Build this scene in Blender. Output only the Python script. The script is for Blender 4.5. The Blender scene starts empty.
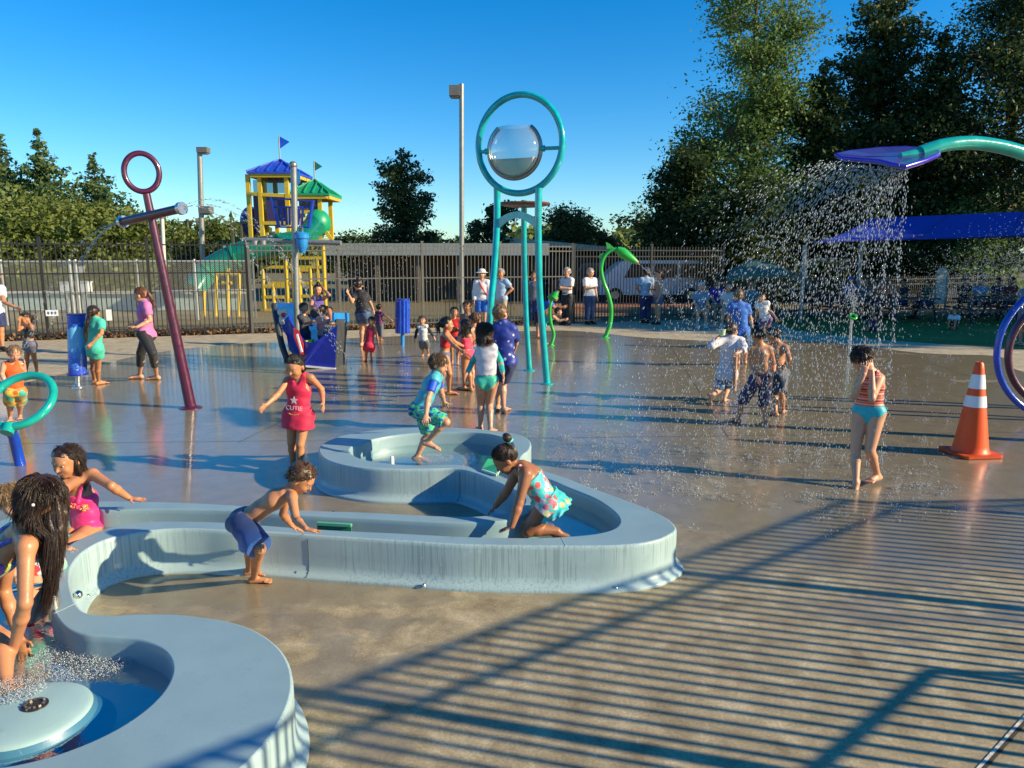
import bpy, math, random
import numpy as np
from mathutils import Vector, Matrix
from mathutils.geometry import tessellate_polygon

SC = bpy.context.scene
COL = SC.collection
PI = math.pi
V = Vector

# ---------------------------------------------------------------- camera model
FOC, HCAM = 740.0, 2.15
TH = math.atan(128 / FOC)
CAM = V((0, 0, HCAM))

def ray(px, py):
    cx = (px - 512) / FOC
    cy = (384 - py) / FOC
    return V((cx, cy * math.sin(TH) + math.cos(TH), cy * math.cos(TH) - math.sin(TH)))

def G(px, py, z=0.0):
    d = ray(px, py)
    t = (z - HCAM) / d.z
    return CAM + d * t

def P(px, py, y):
    d = ray(px, py)
    return CAM + d * (y / d.y)

def mpp(y):           # metres per pixel at depth y
    return y / FOC

# ---------------------------------------------------------------- objects
def root_loc(o):
    while o.parent:
        o = o.parent
    return V(o.location)

def tag(o, label=None, cat=None, group=None, kind=None):
    if label: o['label'] = label
    if cat: o['category'] = cat
    if group: o['group'] = group
    if kind: o['kind'] = kind
    return o

def empty(name, loc, label=None, cat=None, group=None):
    o = bpy.data.objects.new(name, None)
    COL.objects.link(o)
    o.location = loc
    o.empty_display_size = 0.1
    return tag(o, label, cat, group)

def link_mesh(name, verts, faces, mat, parent=None, origin=None, smooth=True, mats=None, midx=None):
    me = bpy.data.meshes.new(name)
    v = np.asarray(verts, dtype=np.float64).reshape(-1, 3)
    if parent is not None:
        org = root_loc(parent)
    elif origin is not None:
        org = V(origin)
    else:
        org = V(((v[:, 0].min() + v[:, 0].max()) / 2, (v[:, 1].min() + v[:, 1].max()) / 2, v[:, 2].min()))
    v = v - np.array(org)
    if isinstance(faces, np.ndarray) and faces.ndim == 2:
        n, k = faces.shape
        me.vertices.add(len(v)); me.vertices.foreach_set('co', v.astype(np.float32).ravel())
        me.loops.add(n * k); me.loops.foreach_set('vertex_index', faces.astype(np.int32).ravel())
        me.polygons.add(n); me.polygons.foreach_set('loop_start', np.arange(0, n * k, k, dtype=np.int32))
        me.update(calc_edges=True)
    else:
        me.from_pydata([tuple(p) for p in v], [], [tuple(f) for f in faces])
    me.materials.append(mat) if mat else None
    if mats:
        for m in mats: me.materials.append(m)
    me.validate()
    if smooth:
        me.polygons.foreach_set('use_smooth', np.ones(len(me.polygons), dtype=bool))
    if midx is not None and len(midx) == len(me.polygons):
        me.polygons.foreach_set('material_index', np.asarray(midx, dtype=np.int32))
    me.update()
    o = bpy.data.objects.new(name, me)
    COL.objects.link(o)
    if parent is not None:
        o.parent = parent
    else:
        o.location = org
    return o

def copy_tree(o, parent=None):
    c = o.copy(); COL.objects.link(c); c.parent = parent
    for ch in list(o.children):
        copy_tree(ch, c)
    return c

def frame_of(d):
    d = V(d).normalized()
    a = V((0, 0, 1)) if abs(d.z) < .95 else V((1, 0, 0))
    s = d.cross(a).normalized()
    return s, d.cross(s).normalized(), d

class MB:
    def __init__(s): s.v = []; s.f = []; s.mi = []; s.cur = 0
    def _add(s, vs, fs):
        n = len(s.v); s.v += [tuple(p) for p in vs]
        for f in fs:
            s.f.append(tuple(i + n for i in f)); s.mi.append(s.cur)
        return s
    def box(s, c, size, rz=0, M=None):
        hx, hy, hz = [k / 2 for k in size]
        vs = [V((x, y, z)) for x in (-hx, hx) for y in (-hy, hy) for z in (-hz, hz)]
        R = M if M is not None else Matrix.Rotation(rz, 3, 'Z')
        vs = [R @ p + V(c) for p in vs]
        return s._add(vs, [(0, 1, 3, 2), (4, 6, 7, 5), (0, 4, 5, 1), (2, 3, 7, 6), (0, 2, 6, 4), (1, 5, 7, 3)])
    def bar(s, a, b, w, h=None):
        a, b = V(a), V(b); h = h or w
        x, y, d = frame_of(b - a)
        M = Matrix((x, y, d)).transposed()
        return s.box((a + b) / 2, (w, h, (b - a).length), M=M)
    def tube(s, pts, r, n=12, caps=True, closed=False):
        pts = [V(p) for p in pts]; m = len(pts)
        rs = r if isinstance(r, (list, tuple)) else [r] * m
        vs = []; prev = None
        for i, p in enumerate(pts):
            if closed: t = pts[(i + 1) % m] - pts[i - 1]
            else: t = pts[min(i + 1, m - 1)] - pts[max(i - 1, 0)]
            t.normalize()
            if prev is None: x, y, _ = frame_of(t)
            else:
                x = (prev - t * prev.dot(t))
                if x.length < 1e-5: x = frame_of(t)[0]
                x.normalize(); y = t.cross(x)
            prev = x
            for k in range(n):
                a = 2 * PI * k / n
                vs.append(p + (x * math.cos(a) + y * math.sin(a)) * rs[i])
        fs = []
        for i in range(m if closed else m - 1):
            j = (i + 1) % m
            for k in range(n):
                fs.append((i * n + k, i * n + (k + 1) % n, j * n + (k + 1) % n, j * n + k))
        if caps and not closed:
            fs.append(tuple(range(n - 1, -1, -1))); fs.append(tuple(range((m - 1) * n, m * n)))
        return s._add(vs, fs)
    def torus(s, c, R, r, ax, up, sy=1.0, n=48, k=12, a0=0, a1=2 * PI):
        """ring in the plane spanned by ax, up"""
        full = abs(a1 - a0 - 2 * PI) < 1e-6
        m = n if full else n + 1
        pts = [V(c) + V(ax) * R * math.cos(a0 + (a1 - a0) * i / n) + V(up) * R * sy * math.sin(a0 + (a1 - a0) * i / n) for i in range(m)]
        return s.tube(pts, r, k, True, full)
    def sphere(s, c, r, n=16, m=10, M=None):
        rr = r if isinstance(r, (tuple, list)) else (r, r, r)
        vs = [];fs = []
        for i in range(m + 1):
            ph = PI * i / m
            for k in range(n):
                a = 2 * PI * k / n
                p = V((rr[0] * math.sin(ph) * math.cos(a), rr[1] * math.sin(ph) * math.sin(a), rr[2] * math.cos(ph)))
                if M: p = M @ p
                vs.append(p + V(c))
        for i in range(m):
            for k in range(n):
                q = (i * n + k, (i + 1) * n + k, (i + 1) * n + (k + 1) % n, i * n + (k + 1) % n)
                if i == 0: q = (q[0], q[1], q[2])
                elif i == m - 1: q = (q[0], q[1], q[3])
                fs.append(q)
        return s._add(vs, fs)
    def lathe(s, c, prof, n=32, M=None, a0=0, a1=2 * PI):
        """prof: list of (r,z)"""
        full = abs(a1 - a0 - 2 * PI) < 1e-6
        m = n if full else n + 1
        vs = []
        for r, z in prof:
            for k in range(m):
                a = a0 + (a1 - a0) * k / n
                p = V((r * math.cos(a), r * math.sin(a), z))
                if M: p = M @ p
                vs.append(p + V(c))
        fs = []
        for i in range(len(prof) - 1):
            for k in range(n):
                k2 = (k + 1) % m
                fs.append((i * m + k, i * m + k2, (i + 1) * m + k2, (i + 1) * m + k))
        return s._add(vs, fs)
    def prism(s, poly, off):
        """poly: list of 3d points, extruded by off"""
        poly = [V(p) for p in poly]; n = len(poly); off = V(off)
        tri = tessellate_polygon([poly])
        vs = poly + [p + off for p in poly]
        fs = [tuple(t) for t in tri] + [tuple(i + n for i in reversed(t)) for t in tri]
        fs += [(i, (i + 1) % n, n + (i + 1) % n, n + i) for i in range(n)]
        return s._add(vs, fs)
    def quad(s, a, b, c, d): return s._add([a, b, c, d], [(0, 1, 2, 3)])
    def build(s, name, mat, parent=None, smooth=False, origin=None, mats=None, auto=None):
        o = link_mesh(name, s.v, s.f, mat, parent, origin, smooth, mats, s.mi if mats else None)
        if smooth and auto is None: auto = 50
        if auto is not None:
            me = o.data
            me.polygons.foreach_set('use_smooth', np.ones(len(me.polygons), dtype=bool))
            me.set_sharp_from_angle(angle=math.radians(auto))
        return o

def catmull(pts, per=8, closed=False):
    pts = [V(p) for p in pts]; n = len(pts); out = []
    for i in range(n if closed else n - 1):
        g = (lambda j: pts[j % n]) if closed else (lambda j: pts[max(0, min(n - 1, j))])
        p0, p1, p2, p3 = g(i - 1), g(i), g(i + 1), g(i + 2)
        for k in range(per):
            t = k / per
            out.append(.5 * ((2 * p1) + (p2 - p0) * t + (2 * p0 - 5 * p1 + 4 * p2 - p3) * t * t + (3 * p1 - p0 - 3 * p2 + p3) * t ** 3))
    if not closed: out.append(pts[-1])
    return out

# ---------------------------------------------------------------- materials
_mats = {}
def nt(name):
    m = bpy.data.materials.new(name); m.use_nodes = True
    t = m.node_tree; b = t.nodes['Principled BSDF']
    return m, t, b

def N(t, typ, **kw):
    n = t.nodes.new(typ)
    for k, v in kw.items():
        if k.startswith('i_'):
            key = k[2:].replace('_', ' ')
            n.inputs[key].default_value = v
        else: setattr(n, k, v)
    return n

def rgba(c): return (c[0], c[1], c[2], 1.0)

def ramp(t, fac, stops, interp='LINEAR'):
    r = t.nodes.new('ShaderNodeValToRGB'); r.color_ramp.interpolation = interp
    e = r.color_ramp.elements
    e[0].position, e[0].color = stops[0][0], rgba(stops[0][1])
    e[1].position, e[1].color = stops[-1][0], rgba(stops[-1][1])
    for p, c in stops[1:-1]:
        x = e.new(p); x.color = rgba(c)
    t.links.new(fac, r.inputs[0]); return r.outputs[0]

def mixc(t, fac, a, b, mode='MIX'):
    m = t.nodes.new('ShaderNodeMix'); m.data_type = 'RGBA'; m.blend_type = mode
    for sock, val in ((m.inputs[0], fac), (m.inputs[6], a), (m.inputs[7], b)):
        if hasattr(val, 'links'): t.links.new(val, sock)
        elif isinstance(val, (int, float)): sock.default_value = val
        else: sock.default_value = rgba(val)
    return m.outputs[2]

def coords(t, scale=(1, 1, 1), src='Object', rot=(0, 0, 0), loc=(0, 0, 0)):
    tc = t.nodes.new('ShaderNodeTexCoord'); mp = t.nodes.new('ShaderNodeMapping')
    mp.inputs['Scale'].default_value = scale; mp.inputs['Rotation'].default_value = rot; mp.inputs['Location'].default_value = loc
    t.links.new(tc.outputs[src], mp.inputs[0]); return mp.outputs[0]

def noise(t, vec, scale, detail=4, rough=.55, dist=0):
    n = N(t, 'ShaderNodeTexNoise'); n.inputs['Scale'].default_value = scale; n.inputs['Detail'].default_value = detail
    n.inputs['Roughness'].default_value = rough; n.inputs['Distortion'].default_value = dist
    t.links.new(vec, n.inputs['Vector']); return n.outputs['Fac']

def bump(t, b, h, strength, dist=.01):
    n = t.nodes.new('ShaderNodeBump'); n.inputs['Strength'].default_value = strength; n.inputs['Distance'].default_value = dist
    t.links.new(h, n.inputs['Height']); t.links.new(n.outputs[0], b.inputs['Normal']); return n

def mathn(t, op, a, b=None, c=None, clamp=False):
    n = t.nodes.new('ShaderNodeMath'); n.operation = op; n.use_clamp = clamp
    for i, v in enumerate((a, b, c)):
        if v is None: continue
        if hasattr(v, 'links'): t.links.new(v, n.inputs[i])
        else: n.inputs[i].default_value = v
    return n.outputs[0]

def M(name, col, rough=.5, metal=0, var=.12, vs=6, bmp=0, bs=40, coat=0, sss=0, spec=.5, wear=None, rvar=.1):
    if name in _mats: return _mats[name]
    m, t, b = nt(name)
    b.inputs['Roughness'].default_value = rough; b.inputs['Metallic'].default_value = metal
    b.inputs['Coat Weight'].default_value = coat; b.inputs['Coat Roughness'].default_value = .1
    b.inputs['Specular IOR Level'].default_value = spec
    c = coords(t)
    n = noise(t, c, vs)
    lo = tuple(max(0, k * (1 - var)) for k in col); hi = tuple(min(1, k * (1 + var)) for k in col)
    base = ramp(t, n, [(.3, lo), (.7, hi)])
    if wear:
        w = noise(t, c, wear[1], 6, .7)
        base = mixc(t, ramp(t, w, [(wear[2], (0, 0, 0)), (wear[2] + .08, (1, 1, 1))]), base, wear[0])
    t.links.new(base, b.inputs['Base Color'])
    if rvar:
        rr = mathn(t, 'MULTIPLY_ADD', noise(t, c, vs * 2.3), rvar * 2, rough - rvar, True)
        t.links.new(rr, b.inputs['Roughness'])
    if sss:
        b.inputs['Subsurface Weight'].default_value = sss
        b.inputs['Subsurface Radius'].default_value = (.02, .008, .004)
        b.inputs['Subsurface Scale'].default_value = 1
    if bmp: bump(t, b, noise(t, c, bs, 5), bmp, .01)
    _mats[name] = m; return m
# ================================================================ bodies from signed distance fields
def cap(a, b, r0, r1=None, k=.02, sq=None, flat=False, part=''):
    """tapered capsule; sq=(axis, factor) flattens across the axis; flat cuts the far end"""
    return dict(t='c', a=np.array(a, float), b=np.array(b, float), r0=r0, r1=r0 if r1 is None else r1, k=k, sq=sq, flat=flat, part=part)
def ell(c, r, ax, k=.02, part=''):
    return dict(t='e', c=np.array(c, float), r=np.array(r, float), ax=np.array([list(x) for x in ax], float), k=k, part=part)

def pbounds(p):
    if p['t'] == 'c':
        m = max(p['r0'], p['r1'])
        if p['sq']:
            for _, f in p['sq']: m = max(m, m * f)
        return np.minimum(p['a'], p['b']) - m, np.maximum(p['a'], p['b']) + m
    m = p['r'].max(); return p['c'] - m, p['c'] + m

def pdist(p, X, Y, Z):
    if p['t'] == 'c':
        a, b = p['a'], p['b']; ba = b - a; L2 = max(float(ba @ ba), 1e-9)
        x = X - a[0]; y = Y - a[1]; z = Z - a[2]
        tt = (x * ba[0] + y * ba[1] + z * ba[2]) / L2
        tc = np.clip(tt, 0, 1)
        x = x - tc * ba[0]; y = y - tc * ba[1]; z = z - tc * ba[2]
        if p['sq']:
            for s, f in p['sq']:
                c = (x * s[0] + y * s[1] + z * s[2]) * (1 / f - 1)
                x = x + c * s[0]; y = y + c * s[1]; z = z + c * s[2]
        d = np.sqrt(x * x + y * y + z * z) - (p['r0'] + (p['r1'] - p['r0']) * tc)
        if p['flat']: d = np.maximum(d, (tt - 1) * math.sqrt(L2))
        return d
    x = X - p['c'][0]; y = Y - p['c'][1]; z = Z - p['c'][2]
    q = 0; ax = p['ax']; r = p['r']; g = 0
    for i in range(3):
        u = (x * ax[i][0] + y * ax[i][1] + z * ax[i][2]) / r[i]
        q = q + u * u; g = g + (u / r[i]) ** 2
    k0 = np.sqrt(q); k1 = np.sqrt(g) + 1e-9
    return k0 * (k0 - 1) / k1

_C = [(0, 0, 0), (1, 0, 0), (0, 1, 0), (1, 1, 0), (0, 0, 1), (1, 0, 1), (0, 1, 1), (1, 1, 1)]
_E = [(0, 1), (2, 3), (4, 5), (6, 7), (0, 2), (1, 3), (4, 6), (5, 7), (0, 4), (1, 5), (2, 6), (3, 7)]

def surface_nets(f, org, h):
    s = f < 0
    nx, ny, nz = f.shape
    cnt = np.zeros((nx - 1, ny - 1, nz - 1), np.int8)
    for c in _C: cnt += s[c[0]:nx - 1 + c[0], c[1]:ny - 1 + c[1], c[2]:nz - 1 + c[2]]
    act = (cnt > 0) & (cnt < 8)
    I = np.argwhere(act)
    if len(I) == 0: return np.zeros((0, 3)), np.zeros((0, 4), int)
    idx = -np.ones(act.shape, np.int64); idx[act] = np.arange(len(I))
    vals = [f[I[:, 0] + c[0], I[:, 1] + c[1], I[:, 2] + c[2]] for c in _C]
    acc = np.zeros((len(I), 3)); num = np.zeros(len(I))
    for a, b in _E:
        va, vb = vals[a], vals[b]; m = (va < 0) != (vb < 0)
        t = np.where(m, va / np.where(va == vb, 1, va - vb), 0)
        ca, cb = np.array(_C[a], float), np.array(_C[b], float)
        acc += (ca + t[:, None] * (cb - ca)) * m[:, None]; num += m
    verts = (I + acc / num[:, None]) * h + org
    quads = []
    for ax in range(3):
        o1, o2 = [(1, 2), (2, 0), (0, 1)][ax]
        sl = [slice(None)] * 3; sl[ax] = slice(0, -1); sr = [slice(None)] * 3; sr[ax] = slice(1, None)
        A = s[tuple(sl)]; B = s[tuple(sr)]
        E = np.argwhere(A != B)
        E = E[(E[:, o1] > 0) & (E[:, o2] > 0) & (E[:, o1] < f.shape[o1] - 1) & (E[:, o2] < f.shape[o2] - 1)]
        if len(E) == 0: continue
        def at(d1, d2):
            q = E.copy(); q[:, o1] += d1; q[:, o2] += d2
            return idx[q[:, 0], q[:, 1], q[:, 2]]
        q = np.stack([at(-1, -1), at(0, -1), at(0, 0), at(-1, 0)], 1)
        inside = A[E[:, 0], E[:, 1], E[:, 2]]
        q[~inside] = q[~inside][:, ::-1]
        quads.append(q)
    Q = np.concatenate(quads); Q = Q[(Q >= 0).all(1)]
    return verts, Q

def sdf_mesh(layers, h, pad=.03):
    """layers: list of dict(prims, inflate, clips, subs, wob); union of all"""
    lo = np.array([1e9] * 3); hi = -lo
    for L in layers:
        for p in L['prims']:
            a, b = pbounds(p); lo = np.minimum(lo, a); hi = np.maximum(hi, b)
    m = pad + max(L.get('inflate', 0) for L in layers)
    lo -= m; hi += m
    n = np.ceil((hi - lo) / h).astype(int) + 1
    xs, ys, zs = [np.float32(lo[i]) + np.arange(n[i], dtype=np.float32) * h for i in range(3)]
    F = np.full(tuple(n), 1.0, np.float32)
    for L in layers:
        f = np.full(tuple(n), .3, np.float32); inf = L.get('inflate', 0)
        def sub(p, extra):
            a, b = pbounds(p); mm = inf + p['k'] + extra + 3 * h
            i0 = np.maximum(((a - mm - lo) / h).astype(int), 0); i1 = np.minimum(((b + mm - lo) / h).astype(int) + 2, n)
            return tuple(slice(i0[i], max(i1[i], i0[i])) for i in range(3))
        for p in L['prims']:
            s = sub(p, 0)
            X, Y, Z = np.meshgrid(xs[s[0]], ys[s[1]], zs[s[2]], indexing='ij', sparse=True)
            d = pdist(p, X, Y, Z); g = f[s]; k = max(p['k'], 1e-4)
            hh = np.clip(.5 + .5 * (g - d) / k, 0, 1)
            f[s] = g * (1 - hh) + d * hh - k * hh * (1 - hh)
        f -= inf
        X, Y, Z = np.meshgrid(xs, ys, zs, indexing='ij', sparse=True)
        if L.get('wob'): f = f + L['wob'](X, Y, Z).astype(np.float32)
        for pt, nn in L.get('clips', ()):
            f = np.maximum(f, ((X - pt[0]) * nn[0] + (Y - pt[1]) * nn[1] + (Z - pt[2]) * nn[2]))
        for p in L.get('subs', ()):
            s = sub(p, .02)
            Xs, Ys, Zs = np.meshgrid(xs[s[0]], ys[s[1]], zs[s[2]], indexing='ij', sparse=True)
            f[s] = np.maximum(f[s], -pdist(p, Xs, Ys, Zs))
        F = np.minimum(F, f)
    return surface_nets(F, lo, h)

def wobble(amp, fr, seed=0, strand=None):
    r = random.Random(seed)
    W = [(V((r.gauss(0, 1), r.gauss(0, 1), r.gauss(0, 1))).normalized(), r.uniform(.6, 1.6), r.uniform(0, 6)) for _ in range(6)]
    def fn(X, Y, Z):
        o = 0
        for d, f_, ph in W:
            if strand is not None:
                d = (d - V(strand) * d.dot(V(strand)) * .93)
            o = o + np.sin((X * d.x + Y * d.y + Z * d.z) * fr * f_ + ph)
        return o * (amp / 6 * 1.6)
    return fn

def strandset(caps, n, r, L, rr, spread=.12):
    """loose hair strands lying along a list of capsules"""
    SV, SQ = [], []
    for _ in range(n):
        c_ = rr.choice(caps); a_, b2 = V(c_['a']), V(c_['b']); o_ = V((rr.gauss(0, 1), rr.gauss(0, 1), rr.gauss(0, .3))).normalized()
        dl = (b2 - a_); p0 = a_ + dl * rr.uniform(0, .8) + o_ * c_['r0'] * .97; d = (dl.normalized() + o_ * rr.uniform(-.05, spread)).normalized()
        xa, ya, _d = frame_of(d); b_ = len(SV); l_ = L * rr.uniform(.6, 1.2)
        for pp, w in ((p0, r * 1.2), (p0 + d * l_ * .5, r * 1.1), (p0 + d * l_, r * .2)):
            for k in range(3): SV.append(tuple(pp + (xa * math.cos(k * 2.094) + ya * math.sin(k * 2.094)) * w))
        for sg in range(2):
            for k in range(3): SQ.append((b_ + sg * 3 + k, b_ + sg * 3 + (k + 1) % 3, b_ + sg * 3 + 3 + (k + 1) % 3, b_ + sg * 3 + 3 + k))
    return np.array(SV), np.array(SQ)

def solve(par, px, py, L, s):
    d = ray(px, py); o = CAM - par
    a = d.dot(d); b = 2 * o.dot(d); c = o.dot(o) - L * L
    q = b * b - 4 * a * c
    if q <= 0: t = -b / (2 * a)
    else: t = (-b + s * math.sqrt(q)) / (2 * a)
    return CAM + d * t

def hd(deg): a = math.radians(deg); return V((math.cos(a), math.sin(a), 0))

SKIN = {}
def skin(tone):
    if tone not in SKIN:
        c = dict(pale=(.60, .33, .22), light=(.60, .31, .19), tan=(.52, .23, .11), brown=(.34, .14, .065), dark=(.16, .075, .045))[tone]
        m, t, b = nt('skin_' + tone)
        co = coords(t)
        n = noise(t, co, 9, 5)
        n2 = noise(t, co, 60, 3)
        base = ramp(t, n, [(.3, tuple(k * .80 for k in c)), (.5, c), (.7, (c[0] * 1.12, c[1] * 1.06, c[2] * 1.02))])
        t.links.new(base, b.inputs['Base Color'])
        b.inputs['Subsurface Weight'].default_value = .12
        b.inputs['Subsurface Radius'].default_value = (.02, .007, .004)
        b.inputs['Subsurface Scale'].default_value = 1
        rr = mathn(t, 'MULTIPLY_ADD', n2, .5, .15, True)
        t.links.new(rr, b.inputs['Roughness'])
        n3_ = noise(t, co, 170, 3); bump(t, b, n3_, .3, .003)
        SKIN[tone] = m
    return SKIN[tone]

def hairmat(name, c):
    if name in _mats: return _mats[name]
    m, t, b = nt(name)
    co = coords(t, (1, 1, .12))
    n = noise(t, co, 160, 3)
    base = ramp(t, n, [(.3, tuple(k * .5 for k in c)), (.7, tuple(k * 1.5 for k in c))])
    t.links.new(base, b.inputs['Base Color'])
    b.inputs['Roughness'].default_value = .32
    bump(t, b, n, .6, .006)
    _mats[name] = m; return m
HAIR = lambda k: hairmat('hair_' + k, dict(black=(.012, .009, .008), dark=(.035, .018, .011), brown=(.09, .045, .022), auburn=(.13, .05, .025), blond=(.30, .19, .09), sandy=(.19, .11, .055), grey=(.42, .4, .38), white=(.7, .68, .64))[k])

def person(label, H, joints, face, tone='tan', hair=('short', 'dark'), clothes=(), vox=.012, hh=None, look=None, fat=1.0,
           toes=(None, None), group=None, ground=0.0, girl=False, hand=None, eyes=True, feet=True, extra=None, objname='person', shoes=None, headr=None):
    """joints: dict of world points: head neck pelvis, elL wrL elR wrR knL anL knR anR (shL shR hipL hipR optional)"""
    J = {k: V(v) for k, v in joints.items()}
    hh = hh or (.118 * H + .075)
    u = (J['neck'] - J['pelvis']).normalized()
    fr = hd(face); sd = u.cross(fr).normalized(); fr = sd.cross(u).normalized()      # sd = the person's left
    hface = hd(face)
    hsd = V((0, 0, 1)).cross(hface)
    sw = .094 * H if not girl else .086 * H
    if H < 1.15: sw *= .95
    hw = .052 * H
    J.setdefault('shL', J['neck'] + sd * sw - u * .028 * H); J.setdefault('shR', J['neck'] - sd * sw - u * .028 * H)
    J.setdefault('hipL', J['pelvis'] + sd * hw - u * .01 * H); J.setdefault('hipR', J['pelvis'] - sd * hw - u * .01 * H)
    F = fat
    pr = []
    A = lambda *a, **k: pr.append(cap(*a, **k))
    ks = .022 * H
    waist = J['pelvis'] + (J['neck'] - J['pelvis']) * .36
    chest = J['pelvis'] + (J['neck'] - J['pelvis']) * .70
    low = J['pelvis'] + u * .015 * H
    SQ = lambda w, d: ((tuple(sd), w), (tuple(fr), d))
    A(low, waist, .062 * H * F, .056 * H * F, k=ks, sq=SQ(1.28, .98), part='torso')
    A(waist, chest, .056 * H * F, .066 * H * F, k=ks, sq=SQ(1.28, .92), part='torso')
    A(chest, chest + (J['neck'] - chest) * .55, .066 * H * F, .050 * H * F, k=ks, sq=SQ(1.3, .86), part='torso')
    A(J['shL'] - sd * .02 * H, J['shR'] + sd * .02 * H, .031 * H, k=ks, part='torso')
    A(J['neck'] + u * .01 * H, J['shL'] + u * .004 * H, .030 * H, .022 * H, k=ks, part='torso')
    A(J['neck'] + u * .01 * H, J['shR'] + u * .004 * H, .030 * H, .022 * H, k=ks, part='torso')
    for s in (-1, 1):   # buttocks
        c = J['pelvis'] + sd * s * .042 * H - fr * .030 * H - u * .03 * H
        pr.append(ell(c, (.050 * H * F, .050 * H * F, .056 * H * F), (sd, fr, u), k=ks, part='pelvis'))
    A(J['hipL'], J['hipR'], .058 * H * F, k=ks, part='pelvis')
    # head
    lk = look or (face, 0)
    hf0 = hd(lk[0]); pt = math.radians(lk[1])
    hf = (hf0 * math.cos(pt) + V((0, 0, 1)) * math.sin(pt)).normalized()
    hs = V((0, 0, 1)).cross(hf0).normalized()
    hu = hf.cross(hs).normalized()
    hc = J['head']
    A(J['neck'] - u * .01 * H, hc - hf * .06 * hh - hu * .15 * hh, .030 * H * (1 if H > 1.3 else 1.05), .029 * H, k=.02 * H, part='neck')
    hp = []
    hp.append(ell(hc + hu * .10 * hh - hf * .05 * hh, (.37 * hh, .45 * hh, .40 * hh), (hs, hf, hu), k=.05 * hh, part='head'))
    hp.append(ell(hc + hf * .11 * hh - hu * .13 * hh, (.285 * hh, .29 * hh, .34 * hh), (hs, hf, hu), k=.08 * hh, part='head'))
    hp.append(cap(hc + hf * .22 * hh - hu * .38 * hh, hc + hf * .22 * hh - hu * .37 * hh, .11 * hh, k=.1 * hh, part='head'))
    hp.append(cap(hc + hf * .37 * hh + hu * .02 * hh, hc + hf * .455 * hh - hu * .13 * hh, .03 * hh, .048 * hh, k=.05 * hh, part='head'))
    for s in (-1, 1):
        hp.append(cap(hc + hs * s * .16 * hh + hf * .26 * hh - hu * .15 * hh, hc + hs * s * .15 * hh + hf * .26 * hh - hu * .16 * hh, .105 * hh, k=.08 * hh, part='head'))
        hp.append(cap(hc + hs * s * .20 * hh + hf * .33 * hh + hu * .10 * hh, hc + hs * s * .06 * hh + hf * .385 * hh + hu * .08 * hh, .04 * hh, k=.05 * hh, part='head'))
        hp.append(ell(hc + hs * s * .37 * hh - hf * .04 * hh - hu * .06 * hh, (.045 * hh, .085 * hh, .125 * hh), (hs, hf, hu), k=.015 * hh, part='head'))
    hp.append(cap(hc + hs * .08 * hh + hf * .355 * hh - hu * .265 * hh, hc - hs * .08 * hh + hf * .355 * hh - hu * .265 * hh, .035 * hh, k=.03 * hh, part='head'))
    pr += hp
    hand = hand or {}
    for S in 'LR':
        sgn = 1 if S == 'L' else -1
        sh, el, wr = J['sh' + S], J['el' + S], J['wr' + S]
        A(sh, el, .030 * H * F, .023 * H * F, k=ks, part='ua' + S)
        mid = el + (wr - el) * .3
        A(el, mid, .0235 * H * F, .0245 * H * F, k=ks * .5, part='fa' + S)
        A(mid, wr, .0245 * H * F, .0155 * H * F, k=ks * .5, part='fa' + S)
        # hand
        L = .105 * H
        fd = (wr - el).normalized()
        hdv = V(hand[S][0]).normalized() if S in hand else fd
        nrm = V(hand[S][1]) if S in hand else (hsd * -sgn)            # palm normal
        curl = hand[S][2] if S in hand and len(hand[S]) > 2 else .35
        nrm = (nrm - hdv * nrm.dot(hdv))
        nrm = nrm.normalized() if nrm.length > 1e-3 else frame_of(hdv)[0]
        ac = hdv.cross(nrm).normalized()
        # thumb side towards front / given
        if S not in hand and ac.dot(hface) < 0: ac = -ac
        if S in hand and len(hand[S]) > 3 and ac.dot(V(hand[S][3])) < 0: ac = -ac
        pe = wr + hdv * L * .50
        A(wr + hdv * L * .08, pe - hdv * L * .06, .15 * L, .17 * L, k=.01, sq=((tuple(nrm), .55), (tuple(ac), 1.35)), part='hand' + S)
        fr_ = max(.050 * L, vox * .62)
        for i, (o, ln) in enumerate(((.20, .44), (.07, .50), (-.07, .46), (-.19, .36))):
            b0 = wr + hdv * L * .44 + ac * o * L
            d1 = (hdv + ac * o * .5 + nrm * curl * .5).normalized()
            d2 = (hdv + ac * o * .5 + nrm * curl * 1.6).normalized()
            j1 = b0 + d1 * ln * L * .55; j2 = j1 + d2 * ln * L * .5
            A(b0, j1, fr_, fr_ * .95, k=.003, part='hand' + S); A(j1, j2, fr_ * .95, fr_ * .8, k=.002, part='hand' + S)
        t0 = wr + hdv * L * .14 + ac * .14 * L
        t1 = t0 + (hdv * .55 + ac * .75 + nrm * .25).normalized() * L * .24
        t2 = t1 + (hdv * .9 + ac * .35 + nrm * .3).normalized() * L * .2
        A(t0, t1, fr_ * 1.35, fr_ * 1.15, k=.006, part='hand' + S); A(t1, t2, fr_ * 1.1, fr_ * .9, k=.002, part='hand' + S)
        # legs
        hip, kn, an = J['hip' + S], J['kn' + S], J['an' + S]
        A(hip, kn, .060 * H * F, .035 * H * F, k=.012 * H, part='th' + S)
        bk = (kn - hip).normalized() + (an - kn).normalized()
        side = sd if abs((an - kn).normalized().dot(sd)) < .9 else fr
        back = (an - kn).cross(side * -1).normalized()
        if back.dot(fr) > 0: back = -back
        cm = kn + (an - kn) * .3 + back * .008 * H
        A(kn, cm, .033 * H * F, .034 * H * F, k=.01 * H, part='sk' + S)
        A(cm, an, .034 * H * F, .0195 * H * F, k=.01 * H, part='sk' + S)
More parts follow.
